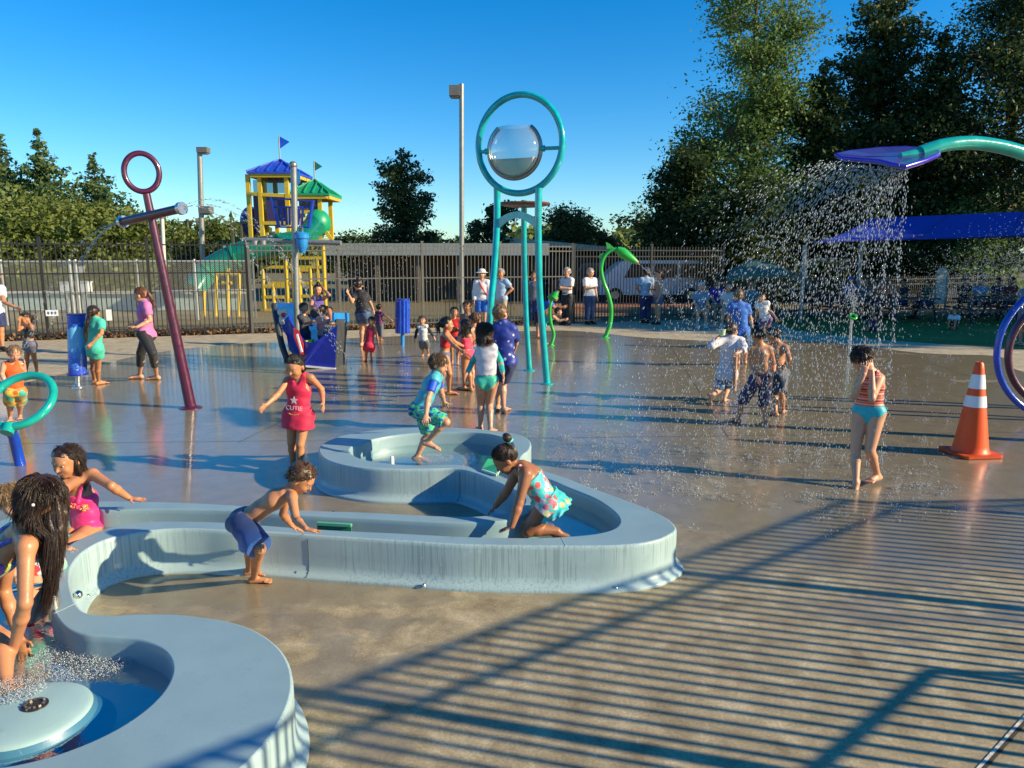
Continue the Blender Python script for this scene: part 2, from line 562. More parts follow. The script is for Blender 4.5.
        if feet:
            ti = toes[0 if S == 'L' else 1]
            td = V(ti).normalized() if ti is not None and not isinstance(ti, (int, float)) else hd(face if ti is None else ti)
            dn = V((0, 0, -1)); dn = (dn - td * dn.dot(td)); dn = dn.normalized() if dn.length > .2 else V((0, 1, 0))
            sd2 = td.cross(dn)
            heel = an - td * .022 * H + dn * .020 * H; ball = an + td * .082 * H + dn * .024 * H
            A(an, heel, .021 * H, .021 * H, k=.01 * H, part='ft' + S)
            A(heel, ball, .021 * H, .0185 * H, k=.012 * H, sq=((tuple(sd2), 1.15),), part='ft' + S)
            A(an + dn * .0, ball, .019 * H, .014 * H, k=.012 * H, part='ft' + S)
            for i in range(5):
                o = (-.026 + .013 * i) * H
                tl = (.045 - abs(i - 1) * .004) * H
                A(ball + sd2 * o, ball + sd2 * o * 1.1 + td * tl + dn * .006 * H, max(.0085 * H, vox * .5), max(.0072 * H, vox * .45), k=.004, part='ft' + S)
    v, q = sdf_mesh([dict(prims=pr)], vox)
    base = V((J['pelvis'].x, J['pelvis'].y, ground))
    body = link_mesh(objname, v, q, skin(tone), None, base)
    tag(body, label, 'person', group)
    # eyes and mouth
    if eyes:
        mb = MB(); R3 = Matrix((hs, hf, hu)).transposed()
        for s in (-1, 1):
            e = MB(); e.sphere(hc + hs * s * .150 * hh + hf * .352 * hh + hu * .005 * hh, (.050 * hh, .028 * hh, .026 * hh), 10, 8, R3)
            e.build('eye', M('eye_white', (.6, .55, .5), .2, var=0, rvar=0), body, True)
            e = MB(); e.sphere(hc + hs * s * .150 * hh + hf * .375 * hh + hu * .005 * hh, (.030 * hh, .016 * hh, .026 * hh), 10, 8, R3)
            e.build('iris', M('eye_dark', (.02, .012, .008), .15, var=0, rvar=0), body, True)
            e = MB(); e.tube([hc + hs * s * (.075 + .05 * i) * hh + hf * (.40 - .018 * i - .008 * i * i) * hh + hu * (.118 + .004 * i - .005 * i * i) * hh for i in range(4)], .016 * hh, 6)
            e.build('eyebrow', HAIR(hair[1] if hair[1] in ('black', 'dark', 'brown', 'sandy', 'auburn') else 'brown'), body, True)
        e = MB(); e.tube([hc + hs * (-.095 + .0475 * i) * hh + hf * (.345 + .05 * (1 - ((i - 2) / 2) ** 2)) * hh - hu * (.255 + .02 * (1 - ((i - 2) / 2) ** 2)) * hh for i in range(5)], [.012 * hh, .024 * hh, .03 * hh, .024 * hh, .012 * hh], 8)
        e.build('mouth', M('lips', (.38, .11, .09), .35, var=.1, rvar=0), body, True)
    # hair
    kind, hcol = hair[0], hair[1]
    if kind != 'bald':
        sc = [ell(hc + hu * .11 * hh - hf * .055 * hh, (.385 * hh, .462 * hh, .415 * hh), (hs, hf, hu), k=.03 * hh)]
        n1 = (hf * .70 - hu * .71).normalized()
        hl = hc + hf * .30 * hh + hu * .31 * hh
        if kind == 'shortm': hl = hc + hf * .22 * hh + hu * .27 * hh
        clips = [(tuple(hl), tuple(n1))]
        if kind in ('short', 'shortm', 'curly', 'bun', 'cap', 'hat', 'pony'):
            nn = (-hu * .9 - hf * .25).normalized()
            clips.append((tuple(hc - hu * (.30 if kind != 'pony' else .34) * hh - hf * .2 * hh), tuple(nn)))
        wb = wobble(.022 * hh, 130 / hh * .2, 3, hu) if kind != 'curly' else wobble(.035 * hh, 75, 5)
        inf = .03 * hh if kind == 'curly' else .0
        lay = [dict(prims=sc, clips=clips, wob=wb, inflate=inf)]
        st = []
        rr = random.Random(hash(label) % 9999 if False else len(label) * 7 + int(H * 100))
        if kind in ('long', 'medium'):
            ln = hair[2] if len(hair) > 2 else (1.6 if kind == 'long' else .85)
            dr = V(hair[3]) if len(hair) > 3 else V((0, 0, -1)) * 1.0 + u * -.6
            dr.normalize()
            back = -hf0
            for i in range(13):
                a = (i / 12 - .5) * PI * (1.02 if kind == 'medium' else 1.1)
                p0 = hc + hu * .05 * hh + (hs * math.sin(a) * .34 - hf * math.cos(a) * .40) * hh
                p1 = hc - hu * .30 * hh + (hs * math.sin(a) * .35 - hf * math.cos(a) * .40) * hh
                e_ = p1 + dr * ln * hh * rr.uniform(.75, 1.05) + hs * rr.uniform(-.07, .07) * hh
                m_ = (p1 + e_) / 2 + hs * rr.uniform(-.05, .05) * hh + back * .05 * hh
                r_ = rr.uniform(.06, .09) * hh
                st += [cap(p0, p1, r_ * 1.1, r_, k=.03 * hh), cap(p1, m_, r_, r_ * .8, k=.03 * hh), cap(m_, e_, r_ * .8, r_ * .3, k=.02 * hh)]
        if kind == 'pony':
            a0 = hc - hf * .47 * hh + hu * .05 * hh
            dr = (V(hair[3]) if len(hair) > 3 else V((0, 0, -1)) - hf * .25).normalized(); ln = hair[2] if len(hair) > 2 else .9
            st += [cap(a0 + hf * .1 * hh, a0 - hf * .07 * hh, .09 * hh, .10 * hh, k=.03 * hh), cap(a0 - hf * .07 * hh, a0 + dr * ln * .5 * hh - hf * .08 * hh, .12 * hh, .12 * hh, k=.04 * hh),
                   cap(a0 + dr * ln * .5 * hh - hf * .08 * hh, a0 + dr * ln * hh, .12 * hh, .04 * hh, k=.04 * hh)]
        if kind == 'bun':
            bc = hc + hu * .66 * hh + hf * .02 * hh if len(hair) < 3 else hc + V(hair[2])
            st += [ell(bc, (.15 * hh, .15 * hh, .17 * hh), (hs, hf, hu), k=.04 * hh)]
        if kind == 'updo':
            bc = hc + hu * .52 * hh - hf * .30 * hh
            st += [ell(bc, (.2 * hh, .2 * hh, .18 * hh), (hs, hf, hu), k=.05 * hh)]
        if st: lay.append(dict(prims=st, wob=wobble(.020 * hh, 90, 7, (0, 0, 1) if kind != 'bun' else None)))
        v, q = sdf_mesh(lay, max(vox * .7, .0055))
        near = vox < .0086; ns = (2400 if near else 320) if kind != 'curly' else (1300 if near else 420)
        SV, SQ_ = [], []; nv = len(v); c0 = hc + hu * .11 * hh - hf * .05 * hh; wr0 = max(.0066 * hh, vox * .12) * (1.5 if kind == 'curly' else 1) if near else max(.010 * hh, vox * .16)
        crown_ = c0 + hu * .40 * hh - hf * .16 * hh
        for _ in range(ns):
            d0 = V((rr.gauss(0, 1), rr.gauss(0, 1), rr.gauss(0, 1))).normalized()
            p0 = c0 + hs * d0.x * .385 * hh + hf * d0.y * .455 * hh + hu * d0.z * .415 * hh
            if any((p0 - V(a_)).dot(V(n_)) > .015 * hh for a_, n_ in clips): continue
            nr = (p0 - c0).normalized()
            if kind == 'medium' and d0.y > .55: continue
            if kind == 'curly':
                L_ = rr.uniform(.06, .14) * hh; t1 = (nr + V((rr.gauss(0, .6), rr.gauss(0, .6), rr.gauss(0, .6)))).normalized(); t2 = (t1 * .4 + V((rr.gauss(0, .6), rr.gauss(0, .6), rr.gauss(0, .6) - .3))).normalized()
            else:
                fl_ = (p0 - crown_) + hf * .06 * hh
                if kind in ('bun', 'pony', 'updo'): fl_ = -( (p0 - (hc - hf * .45 * hh + hu * (.1 if kind == 'pony' else .5) * hh)) )
                if kind in ('long', 'medium'): fl_ = V((0, 0, -1)) - hf * .25
                if kind == 'medium' and d0.y > 0: fl_ = hs * (1 if d0.x > 0 else -1) + V((0, 0, -.45)) - hf * .8
                t1 = (fl_ - nr * fl_.dot(nr))
                if t1.length < 1e-4: continue
                t1 = (t1.normalized() + nr * rr.uniform(.02, .16 if kind in ('short', 'shortm', 'cap', 'hat') else .08) + hs * rr.gauss(0, .10)).normalized()
                t2 = (t1 + V((0, 0, -.35)) - nr * .28 + hs * rr.gauss(0, .12)).normalized(); L_ = rr.uniform(.16, .30) * hh
                if kind in ('long', 'medium'): L_ *= 1.8 if d0.y < 0 or kind == 'long' else 1.0
            pts_ = [p0 - nr * .02 * hh, p0 + t1 * L_ * .5, p0 + t1 * L_ * .5 + t2 * L_ * .5]; ww = [wr0 * 1.5, wr0 * 1.3, wr0 * .25]
            xa, ya, _d = frame_of(t1)
            b_ = nv + len(SV)
            for pp, w__ in zip(pts_, ww):
                for k3 in range(3): SV.append(tuple(pp + (xa * math.cos(k3 * 2.094) + ya * math.sin(k3 * 2.094)) * w__))
            for sg in range(2):
                for k3 in range(3): SQ_.append((b_ + sg * 3 + k3, b_ + sg * 3 + (k3 + 1) % 3, b_ + sg * 3 + 3 + (k3 + 1) % 3, b_ + sg * 3 + 3 + k3))
        if kind in ('long', 'medium', 'pony'):       # loose strands along the hanging hair
            for _ in range(900 if near else 110):
                c_ = rr.choice(st); a_, b2 = V(c_['a']), V(c_['b']); r_ = c_['r0']; o_ = V((rr.gauss(0, 1), rr.gauss(0, 1), rr.gauss(0, .3))).normalized()
                dl = (b2 - a_); p0 = a_ + dl * rr.uniform(0, .8) + o_ * r_ * .95; L_ = rr.uniform(.25, .5) * hh; dn__ = (dl.normalized() + o_ * rr.uniform(-.03, .15)).normalized()
                xa, ya, _d = frame_of(dn__); b_ = nv + len(SV)
                for pp, w__ in ((p0, wr0 * 1.2), (p0 + dn__ * L_ * .5 + o_ * .01 * hh, wr0 * 1.1), (p0 + dn__ * L_, wr0 * .2)):
                    for k3 in range(3): SV.append(tuple(pp + (xa * math.cos(k3 * 2.094) + ya * math.sin(k3 * 2.094)) * w__))
                for sg in range(2):
                    for k3 in range(3): SQ_.append((b_ + sg * 3 + k3, b_ + sg * 3 + (k3 + 1) % 3, b_ + sg * 3 + 3 + (k3 + 1) % 3, b_ + sg * 3 + 3 + k3))
        if SV: v = np.concatenate([v, np.array(SV)]); q = np.concatenate([q, np.array(SQ_)])
        link_mesh('hair', v, q, HAIR(hcol), body)
    if kind == 'bun':
        e = MB(); e.torus(bc - hu * .17 * hh, .10 * hh, .035 * hh, hs, hf, n=20, k=8)
        e.build('hair_tie', M('mint_elastic', (.2, .75, .5), .5), body, True)
    if kind in ('cap', 'hat'):
        hm = hair[2]
        e = MB(); R3 = Matrix((hs, hf, hu)).transposed()
        e.lathe(hc + hu * .10 * hh - hf * .05 * hh, [(.43 * hh, .10 * hh), (.43 * hh, .16 * hh), (.41 * hh, .28 * hh), (.33 * hh, .40 * hh), (.18 * hh, .47 * hh), (.001, .485 * hh)], 24, R3)
        if kind == 'cap':
            e.lathe(hc + hu * .16 * hh + hf * .10 * hh, [(.30 * hh, .05 * hh), (.52 * hh, .0), (.53 * hh, .02 * hh), (.30 * hh, .08 * hh)], 16, R3, math.radians(20), math.radians(160))
        else:
            e.lathe(hc + hu * .12 * hh - hf * .05 * hh, [(.42 * hh, .08 * hh), (.70 * hh, .02 * hh), (.71 * hh, .04 * hh), (.42 * hh, .11 * hh)], 24, R3)
        e.build('cap' if kind == 'cap' else 'sun_hat', hm, body, True)
    # clothes
    T = [p for p in pr if p['part'] == 'torso']; PV = [p for p in pr if p['part'] == 'pelvis']
    get = lambda s: [p for p in pr if p['part'] == s]
    def upper(S, f, r):
        sh, el, wr = J['sh' + S], J['el' + S], J['wr' + S]
        out = []
        if f <= 1:
            e_ = sh + (el - sh) * f; out.append(cap(sh, e_, .031 * H * F + r, (.031 + (.024 - .031) * f) * H * F + r, k=ks, flat=True))
        else:
            out.append(cap(sh, el, .031 * H * F + r, .024 * H * F + r, k=ks))
            e_ = el + (wr - el) * (f - 1); out.append(cap(el, e_, .0245 * H * F + r, (.0245 - .008 * (f - 1)) * H * F + r, k=ks * .5, flat=True))
        return out
    def leg(S, f, r, flare=0):
        hip, kn, an = J['hip' + S], J['kn' + S], J['an' + S]; out = []
        if f <= 1:
            e_ = hip + (kn - hip) * f; out.append(cap(hip, e_, .060 * H * F + r, (.060 - .025 * f) * H * F + r + flare, k=.012 * H, flat=True))
        else:
            out.append(cap(hip, kn, .060 * H * F + r, .035 * H * F + r + flare * .5, k=.012 * H))
            e_ = kn + (an - kn) * (f - 1); out.append(cap(kn, e_, .035 * H * F + r + flare * .5, max(.020, .034 - .014 * (f - 1)) * H * F + r + flare, k=.01 * H, flat=True))
        return out
    pv, nk = J['pelvis'], J['neck']
    topclip = lambda d: (tuple(nk + u * (d * H)), tuple(u))
    wr_ = wobble(.0022 + .0012 * H, 55, 11)
    for g in clothes:
        ty, mat = g[0], g[1]; a = g[2] if len(g) > 2 else None
        inf = max(.007 * H, .4 * vox)
        lay = []; name = ty
        if ty == 'shirt':
            f_, hem = a if a else (.5, .0)
            loose = g[3] if len(g) > 3 else .006
            prims = T + upper('L', f_, loose * .6) + upper('R', f_, loose * .6)
            hemc = (tuple(pv - u * hem * H), tuple(-u))
            if hem > -.02: prims = prims + PV
            if hem > .05:
                prims = prims + [cap(pv, pv - u * (hem * H + .02), .078 * H * F, .085 * H * F, k=ks, sq=SQ(1.25, 1.0))]
            sub = [cap(nk + u * .015 * H + fr * .012 * H, nk + u * .1 * H + fr * .03 * H, .040 * H, .05 * H, k=0)]
            lay = [dict(prims=prims, inflate=inf + loose, clips=[hemc], subs=sub, wob=wr_)]
        elif ty == 'tank_top':
            hem = a if a is not None else .05
            prims = T + PV + ([cap(pv, pv - u * (hem * H + .02), .078 * H * F, (.080 + .22 * max(0, hem - .05)) * H * F, k=ks, sq=SQ(1.28, 1.08))] if hem > .04 else []) + (leg('L', .5, .016, .012) + leg('R', .5, .016, .012) if hem > .1 else [])
            sub = [cap(nk + u * .03 * H + fr * .05 * H, nk - u * .02 * H + fr * .09 * H, .042 * H, k=0), cap(nk + u * .02 * H, nk + u * .2 * H, .043 * H, k=0)]
            for s in (-1, 1): sub.append(cap(nk + sd * s * (sw + .006 * H) + u * .04 * H, nk + sd * s * (sw + .012 * H) - u * .055 * H, .042 * H, k=0)); sub.append(cap(nk + sd * s * (sw + .05 * H) + u * .04 * H, nk + sd * s * (sw + .055 * H) - u * .08 * H, .055 * H, k=0))
            lay = [dict(prims=prims, inflate=inf + (.003 if hem < .1 else .009), clips=[(tuple(pv - u * hem * H), tuple(-u))], subs=sub, wob=wr_)]
        elif ty in ('swimsuit', 'one_piece'):
            name = 'swimsuit'
            prims = T + PV + [cap(pv - u * .02 * H, pv - u * .055 * H, .05 * H * F, k=ks)]
            n2 = lambda s: (tuple(pv + sd * s * .055 * H * F - u * .035 * H), tuple((sd * s * .72 - u * .62 + fr * .12).normalized()))
            lay = [dict(prims=prims, inflate=inf, clips=[topclip(a if a is not None else -.085), n2(1), n2(-1)], wob=wr_)]
            for s in (-1, 1):
                x = nk + sd * s * .05 * H
                lay.append(dict(prims=[cap(x + fr * .062 * H * F - u * .09 * H, x + u * .026 * H + fr * .01 * H, .010 * H, k=.001), cap(x + u * .026 * H + fr * .01 * H, x - fr * .052 * H * F - u * .09 * H, .010 * H, k=.001)], inflate=.002))
        elif ty == 'bikini_top':
            lo_, hi_ = a if a else (-.155, -.075)
            lay = [dict(prims=T, inflate=inf, clips=[topclip(hi_), (tuple(nk + u * lo_ * H), tuple(-u))], wob=wr_)]
            for s in (-1, 1):
                x = nk + sd * s * .045 * H
                lay.append(dict(prims=[cap(x + fr * .06 * H * F - u * .09 * H, x + u * .026 * H, .008 * H, k=.001), cap(x + u * .026 * H, x - fr * .05 * H * F - u * .09 * H, .008 * H, k=.001)], inflate=.002))
        elif ty == 'bikini_bottom':
            prims = T[:1] + PV + [cap(pv - u * .02 * H, pv - u * .055 * H, .05 * H * F, k=ks)]
            top = a if a is not None else .035
            n2 = lambda s: (tuple(pv + sd * s * .060 * H * F - u * .045 * H), tuple((sd * s * .66 - u * .7).normalized()))
            lay = [dict(prims=prims, inflate=inf, clips=[(tuple(pv + u * top * H), tuple(u)), n2(1), n2(-1)], wob=wr_)]
        elif ty in ('shorts', 'trousers', 'swim_trunks', 'capri_leggings'):
            f_, fl = a if a else (.7, .012)
            if len(g) > 3: name = g[3]
            lw__ = wobble(.005, 45, 13) if ty != 'capri_leggings' else None
            lay = [dict(prims=T[:1] + PV + leg('L', .12, .004, 0) + leg('R', .12, .004, 0), inflate=inf + .002, clips=[(tuple(pv + u * .055 * H), tuple(u))], wob=lw__),
                   dict(prims=leg('L', f_, .004, fl) + leg('R', f_, .004, fl), inflate=inf + .002, wob=lw__)]
        elif ty == 'skirt_ruffle':
            name = 'ruffle'
            c0 = pv + u * .05 * H; c1 = pv - u * .075 * H + fr * .01
            ang_ = wobble(.008, 90, 5)
            lay = [dict(prims=[cap(c0, c1, .074 * H * F, .105 * H * F, k=.001, sq=SQ(1.2, 1.05), flat=True)], inflate=0, subs=[], wob=ang_, clips=[(tuple(c0 + u * .01 * H), tuple(u))])]
        elif ty == 'dress':
            c1 = pv - u * .16 * H
            prims = T + PV + [cap(pv, c1, .078 * H * F, .11 * H, k=ks, flat=True)]
            lay = [dict(prims=prims, inflate=inf, clips=[topclip(-.05)], wob=wobble(.006, 60, 4))]
        if lay:
            v, q = sdf_mesh(lay, vox)
            if len(v): link_mesh(name, v, q, mat, body)
    if shoes is not None:
        for S in 'LR':
            p = get('ft' + S)
            v, q = sdf_mesh([dict(prims=p, inflate=.008)], vox)
            link_mesh('shoe', v, q, shoes, body)
    return body

def pixpose(H, Y, px, gnd=0.0, leg=.245, arm=.172, face=0):
    """joints from pixels. px: name -> (x, y[, sign or None]); pelvis/neck/head use depth offsets; ankles marked 'g' stand on the ground"""
    J = {}
    for k in ('pelvis', 'neck', 'head'):
        e = px[k]; J[k] = P(e[0], e[1], Y + (e[2] if len(e) > 2 else 0))
    u = (J['neck'] - J['pelvis']).normalized(); fr = hd(face); sd = u.cross(fr).normalized()
    for S, s in (('L', 1), ('R', -1)):
        sh = J['neck'] + sd * s * .092 * H - u * .028 * H
        if 'sh' + S in px:
            e = px['sh' + S]; sh = P(e[0], e[1], Y + e[2])
        J['sh' + S] = sh
        e = px['el' + S]; J['el' + S] = solve(sh, e[0], e[1], arm * H, e[2])
        e = px['wr' + S]; J['wr' + S] = solve(J['el' + S], e[0], e[1], .150 * H, e[2])
        hip = J['pelvis'] + sd * s * .052 * H - u * .01 * H
        J['hip' + S] = hip
        a = px['an' + S]
        if len(a) > 2 and a[2] == 'g':
            an = G(a[0], a[1], gnd + .042 * H)
            e = px.get('kn' + S)
            if e and len(e) > 2: kn = solve(hip, e[0], e[1], leg * H, e[2])
            else:
                kn = (hip + an) / 2
                L = (an - hip).length; Lm = .245 * H + .235 * H
                if L < Lm: kn = kn + fr * math.sqrt(max(0, (Lm / 2) ** 2 - (L / 2) ** 2)) * .9
        else:
            e = px['kn' + S]; kn = solve(hip, e[0], e[1], leg * H, e[2])
            an = solve(kn, a[0], a[1], .235 * H, a[2])
        J['kn' + S] = kn; J['an' + S] = an
    return J

def simplepose(H, foot, face, arms=('down', 'down'), sit=False, lean=0, step=0, seat=.45, spread=0):
    """a plain standing or sitting pose at a ground point"""
    f = hd(face); l = V((0, 0, 1)).cross(f); z = V((0, 0, 1)); B = V(foot); J = {}
    if sit:
        pel = B + z * (seat + .055 * H)
    else: pel = B + z * .515 * H
    u = (z * math.cos(lean) + f * math.sin(lean))
    J['pelvis'] = pel; J['neck'] = pel + u * .30 * H
    J['head'] = J['neck'] + (u * .6 + z * .4 + f * .1).normalized() * (.5 * (.118 * H + .075) + .045 * H)
    for S, s in (('L', 1), ('R', -1)):
        sh = J['neck'] + l * s * .1 * H - u * .02 * H
        a = arms[0 if S == 'L' else 1]
        if a == 'down': el = sh - z * .17 * H + l * s * .03 * H; wr = el - z * .14 * H + f * .05 * H
        elif a == 'hip': el = sh - z * .13 * H + l * s * .10 * H - f * .03 * H; wr = pel + z * .03 * H + l * s * .08 * H + f * .04 * H
        elif a == 'front': el = sh - z * .15 * H + f * .04 * H + l * s * .02 * H; wr = el + f * .11 * H - l * s * .08 * H + z * .02 * H
        elif a == 'fwd': el = sh - z * .1 * H + f * .13 * H; wr = el + f * .13 * H + z * .03 * H
        elif a == 'up': el = sh + z * .03 * H + f * .14 * H + l * s * .04 * H; wr = J['head'] + l * s * .09 * H + f * .06 * H + z * .02 * H
        elif a == 'out': el = sh - z * .09 * H + l * s * .14 * H; wr = el - z * .08 * H + l * s * .1 * H + f * .04 * H
        elif a == 'lap': el = sh - z * .15 * H + f * .05 * H + l * s * .02 * H; wr = pel + f * .18 * H + z * .02 * H + l * s * .03 * H
        J['sh' + S] = sh; J['el' + S] = el; J['wr' + S] = wr
        hip = pel + l * s * .052 * H - z * .01 * H; J['hip' + S] = hip
        if sit:
            kn = hip + f * .235 * H - z * .01 * H + l * s * .02 * H; an = V((kn.x, kn.y, B.z + .042 * H)) + f * .03 * H
        else:
            an = B + l * s * (.05 + spread) * H + z * .042 * H + f * step * s * H; kn = (hip + an) / 2 + f * .012 * H
            if step: kn = kn + f * .03 * H
        J['kn' + S] = kn; J['an' + S] = an
    return J
# ================================================================ camera, world, sun
cam = bpy.data.cameras.new('camera'); co = bpy.data.objects.new('camera', cam); COL.objects.link(co)
cam.sensor_width = 36; cam.lens = FOC * 36 / 1024; cam.clip_end = 3000; cam.clip_start = .05
co.location = CAM; co.rotation_euler = (PI / 2 - TH, 0, 0); SC.camera = co
AZ, EL = math.radians(105), math.radians(22)
SUN = V((math.sin(AZ) * math.cos(EL), math.cos(AZ) * math.cos(EL), math.sin(EL)))
w = bpy.data.worlds.new('World'); SC.world = w; w.use_nodes = True
t = w.node_tree; bg = t.nodes['Background']
sk = t.nodes.new('ShaderNodeTexSky'); sk.sky_type = 'NISHITA'; sk.sun_disc = False
sk.sun_elevation = EL; sk.sun_rotation = AZ; sk.altitude = 100; sk.air_density = 1.0; sk.dust_density = .1; sk.ozone_density = 4.0
hs_ = t.nodes.new('ShaderNodeHueSaturation'); hs_.inputs['Saturation'].default_value = 1.38; hs_.inputs['Value'].default_value = 1.0
t.links.new(sk.outputs[0], hs_.inputs['Color']); tn = mixc(t, 1.0, hs_.outputs[0], (.80, .97, 1.03), 'MULTIPLY'); t.links.new(tn, bg.inputs[0]); bg.inputs[1].default_value = .113
sl = bpy.data.lights.new('sun', 'SUN'); so = bpy.data.objects.new('sun', sl); COL.objects.link(so)
sl.energy = 4.9; sl.angle = math.radians(.7); sl.color = (1.0, .84, .55)
so.rotation_euler = SUN.to_track_quat('Z', 'Y').to_euler(); so.location = (20, -5, 15)
SC.view_settings.view_transform = 'Standard'; SC.view_settings.look = 'None'; SC.view_settings.exposure = 0.72; SC.view_settings.gamma = 1
SC.view_settings.use_curve_mapping = False
cy = SC.cycles
cy.max_bounces = 6; cy.transparent_max_bounces = 24; cy.glossy_bounces = 3; cy.diffuse_bounces = 3; cy.transmission_bounces = 6
cy.use_denoising = True; cy.caustics_reflective = False; cy.caustics_refractive = False; cy.sample_clamp_indirect = 6

# ================================================================ ground
def sheet(name, poly, z, mat, kind='structure'):
    poly = [V((p[0], p[1], z)) for p in poly]
    tri = tessellate_polygon([poly])
    o = link_mesh(name, poly, [tuple(x) for x in tri], mat, None, (0, 0, 0), False)
    for p in o.data.polygons:
        pass
    o['kind'] = kind; return o

def m_concrete(name, wet):
    m, t, b = nt(name)
    c = coords(t)
    n1 = noise(t, c, .55, 6, .6, .6); n2 = noise(t, c, 4.5, 8, .65, .4); n3 = noise(t, c, 70, 3)
    n4 = noise(t, c, 1.7, 8, .62, 1.2); n5 = noise(t, coords(t, (.16, 1.25, 1), loc=(5, 2, 0)), 1.6, 6, .6, .5)
    base = ramp(t, n2, [(.30, (.25, .19, .10)), (.44, (.39, .31, .18)), (.56, (.51, .41, .24)), (.70, (.72, .59, .37))])
    grit = ramp(t, n3, [(.35, (.75, .75, .75)), (.7, (1.12, 1.12, 1.12))])
    base = mixc(t, 1.0, base, grit, 'MULTIPLY')
    rust = ramp(t, noise(t, coords(t, loc=(3, 1, 0)), .9, 5, .6, .8), [(.60, (0, 0, 0)), (.74, (1, 1, 1))])
    base = mixc(t, mathn(t, 'MULTIPLY', rust, .38), base, (.34, .17, .08))
    if not wet:
        base = mixc(t, .25, base, (.55, .47, .36))
        t.links.new(base, b.inputs['Base Color']); b.inputs['Roughness'].default_value = .85
        bump(t, b, n3, .25, .004); return m
    tc = t.nodes.new('ShaderNodeTexCoord'); sx = t.nodes.new('ShaderNodeSeparateXYZ'); t.links.new(tc.outputs['Object'], sx.inputs[0])
    # how wet: drains dry toward the near right corner, standing water in the middle
    mr = t.nodes.new('ShaderNodeMapRange'); t.links.new(sx.outputs['Y'], mr.inputs['Value'])
    mr.inputs['From Min'].default_value = 3.6; mr.inputs['From Max'].default_value = 6.2; mr.inputs['To Min'].default_value = .0; mr.inputs['To Max'].default_value = 1
    mx = t.nodes.new('ShaderNodeMapRange'); t.links.new(sx.outputs['X'], mx.inputs['Value'])
    mx.inputs['From Min'].default_value = 7; mx.inputs['From Max'].default_value = 2; mx.inputs['To Min'].default_value = 0; mx.inputs['To Max'].default_value = 1
    lf = t.nodes.new('ShaderNodeMapRange'); t.links.new(sx.outputs['X'], lf.inputs['Value'])
    lf.inputs['From Min'].default_value = -.2; lf.inputs['From Max'].default_value = -1.6; lf.inputs['To Max'].default_value = .45
    wetv = mathn(t, 'ADD', mr.outputs[0], lf.outputs[0])
    wn = mathn(t, 'MULTIPLY_ADD', n1, 1.6, -.86)
    wn2 = mathn(t, 'MULTIPLY_ADD', n4, .9, -.45)
    W = mathn(t, 'ADD', mathn(t, 'ADD', mathn(t, 'ADD', mathn(t, 'MULTIPLY', wetv, .92), wn), wn2), mathn(t, 'MULTIPLY_ADD', n5, 1.5, -.75), clamp=True)  # last term: flow streaks, and long shadow bands painted in as wetness
    Wp = ramp(t, W, [(.20, (0, 0, 0)), (.27, (.55, .55, .55)), (.46, (.72, .72, .72)), (.52, (1, 1, 1))])
    damp = mixc(t, mathn(t, 'MULTIPLY', Wp, .78), base, (.235, .195, .125))
    damp2 = mixc(t, .18, damp, (.2, .16, .11))
    t.links.new(damp2, b.inputs['Base Color'])
    # thin film of water: smooth coat whose amount follows the wetness
    rg = mathn(t, 'MULTIPLY_ADD', Wp, -.50, .72, True)
    t.links.new(rg, b.inputs['Roughness'])
    cw = mathn(t, 'MULTIPLY', Wp, .47)
    t.links.new(cw, b.inputs['Coat Weight'])
    pud = ramp(t, mathn(t, 'ADD', W, mathn(t, 'MULTIPLY_ADD', n4, .8, -.4), clamp=True), [(.40, (.34, .34, .34)), (.70, (.12, .12, .12)), (.9, (.04, .04, .04))])
    t.links.new(pud, b.inputs['Coat Roughness']); b.inputs['Coat IOR'].default_value = 1.45
    rip = noise(t, coords(t, (1, 2.2, 1)), 7, 3, .5, .3)
    rip2 = noise(t, coords(t), 26, 3, .5, .3)
    hsum = mathn(t, 'ADD', rip, mathn(t, 'MULTIPLY', rip2, .35))
    bn = t.nodes.new('ShaderNodeBump'); bn.inputs['Strength'].default_value = .10; bn.inputs['Distance'].default_value = .012
    t.links.new(hsum, bn.inputs['Height']); t.links.new(bn.outputs[0], b.inputs['Coat Normal'])
    b2 = t.nodes.new('ShaderNodeBump'); b2.inputs['Strength'].default_value = .25; b2.inputs['Distance'].default_value = .004
    t.links.new(n3, b2.inputs['Height']); t.links.new(b2.outputs[0], b.inputs['Normal'])
    return m

def m_grass(name, a, b_, sc=1.2):
    m, t, b = nt(name); c = coords(t)
    n = noise(t, c, sc, 8, .7); n2 = noise(t, c, 40, 4, .7)
    col = mixc(t, .5, ramp(t, n, [(.3, a), (.7, b_)]), ramp(t, n2, [(.3, a), (.7, b_)]))
    t.links.new(col, b.inputs['Base Color']); b.inputs['Roughness'].default_value = .9
    bump(t, b, n2, .8, .05); return m

sheet('ground', [(-400, -60), (400, -60), (400, 900), (-400, 900)], -.02, m_grass('dry_ground', (.13, .105, .05), (.23, .19, .10), .3))
WK = m_concrete('concrete_dry', False)
sheet('walkway', [(-40, -12), (34, -12), (34, 23.2), (19, 23.2), (12, 20.7), (10.2, 22.0), (9.2, 26.4), (4.4, 24.9), (-13.6, 18.7), (-40, 9.5)], -.008, WK)
# wet pad outline, traced on the ground
edge = [G(*p) for p in [(84, 369), (118, 360), (156, 352.5), (210, 346), (270, 342), (340, 338.5), (400, 336), (480, 332.5), (560, 330.5), (600, 333), (637, 337), (690, 340), (740, 342), (824, 342.3), (922, 353), (1000, 356.5)]]
edge = catmull([V((-9.5, 8.5, 0)), V((-8.6, 11.2, 0))] + edge + [V((9.6, 13.6, 0)), V((10.8, 10, 0))], 4)
sheet('splash_pad', [(-9.5, -3)] + [(p.x, p.y) for p in edge] + [(10.8, -3)], 0.0, m_concrete('concrete_wet', True))
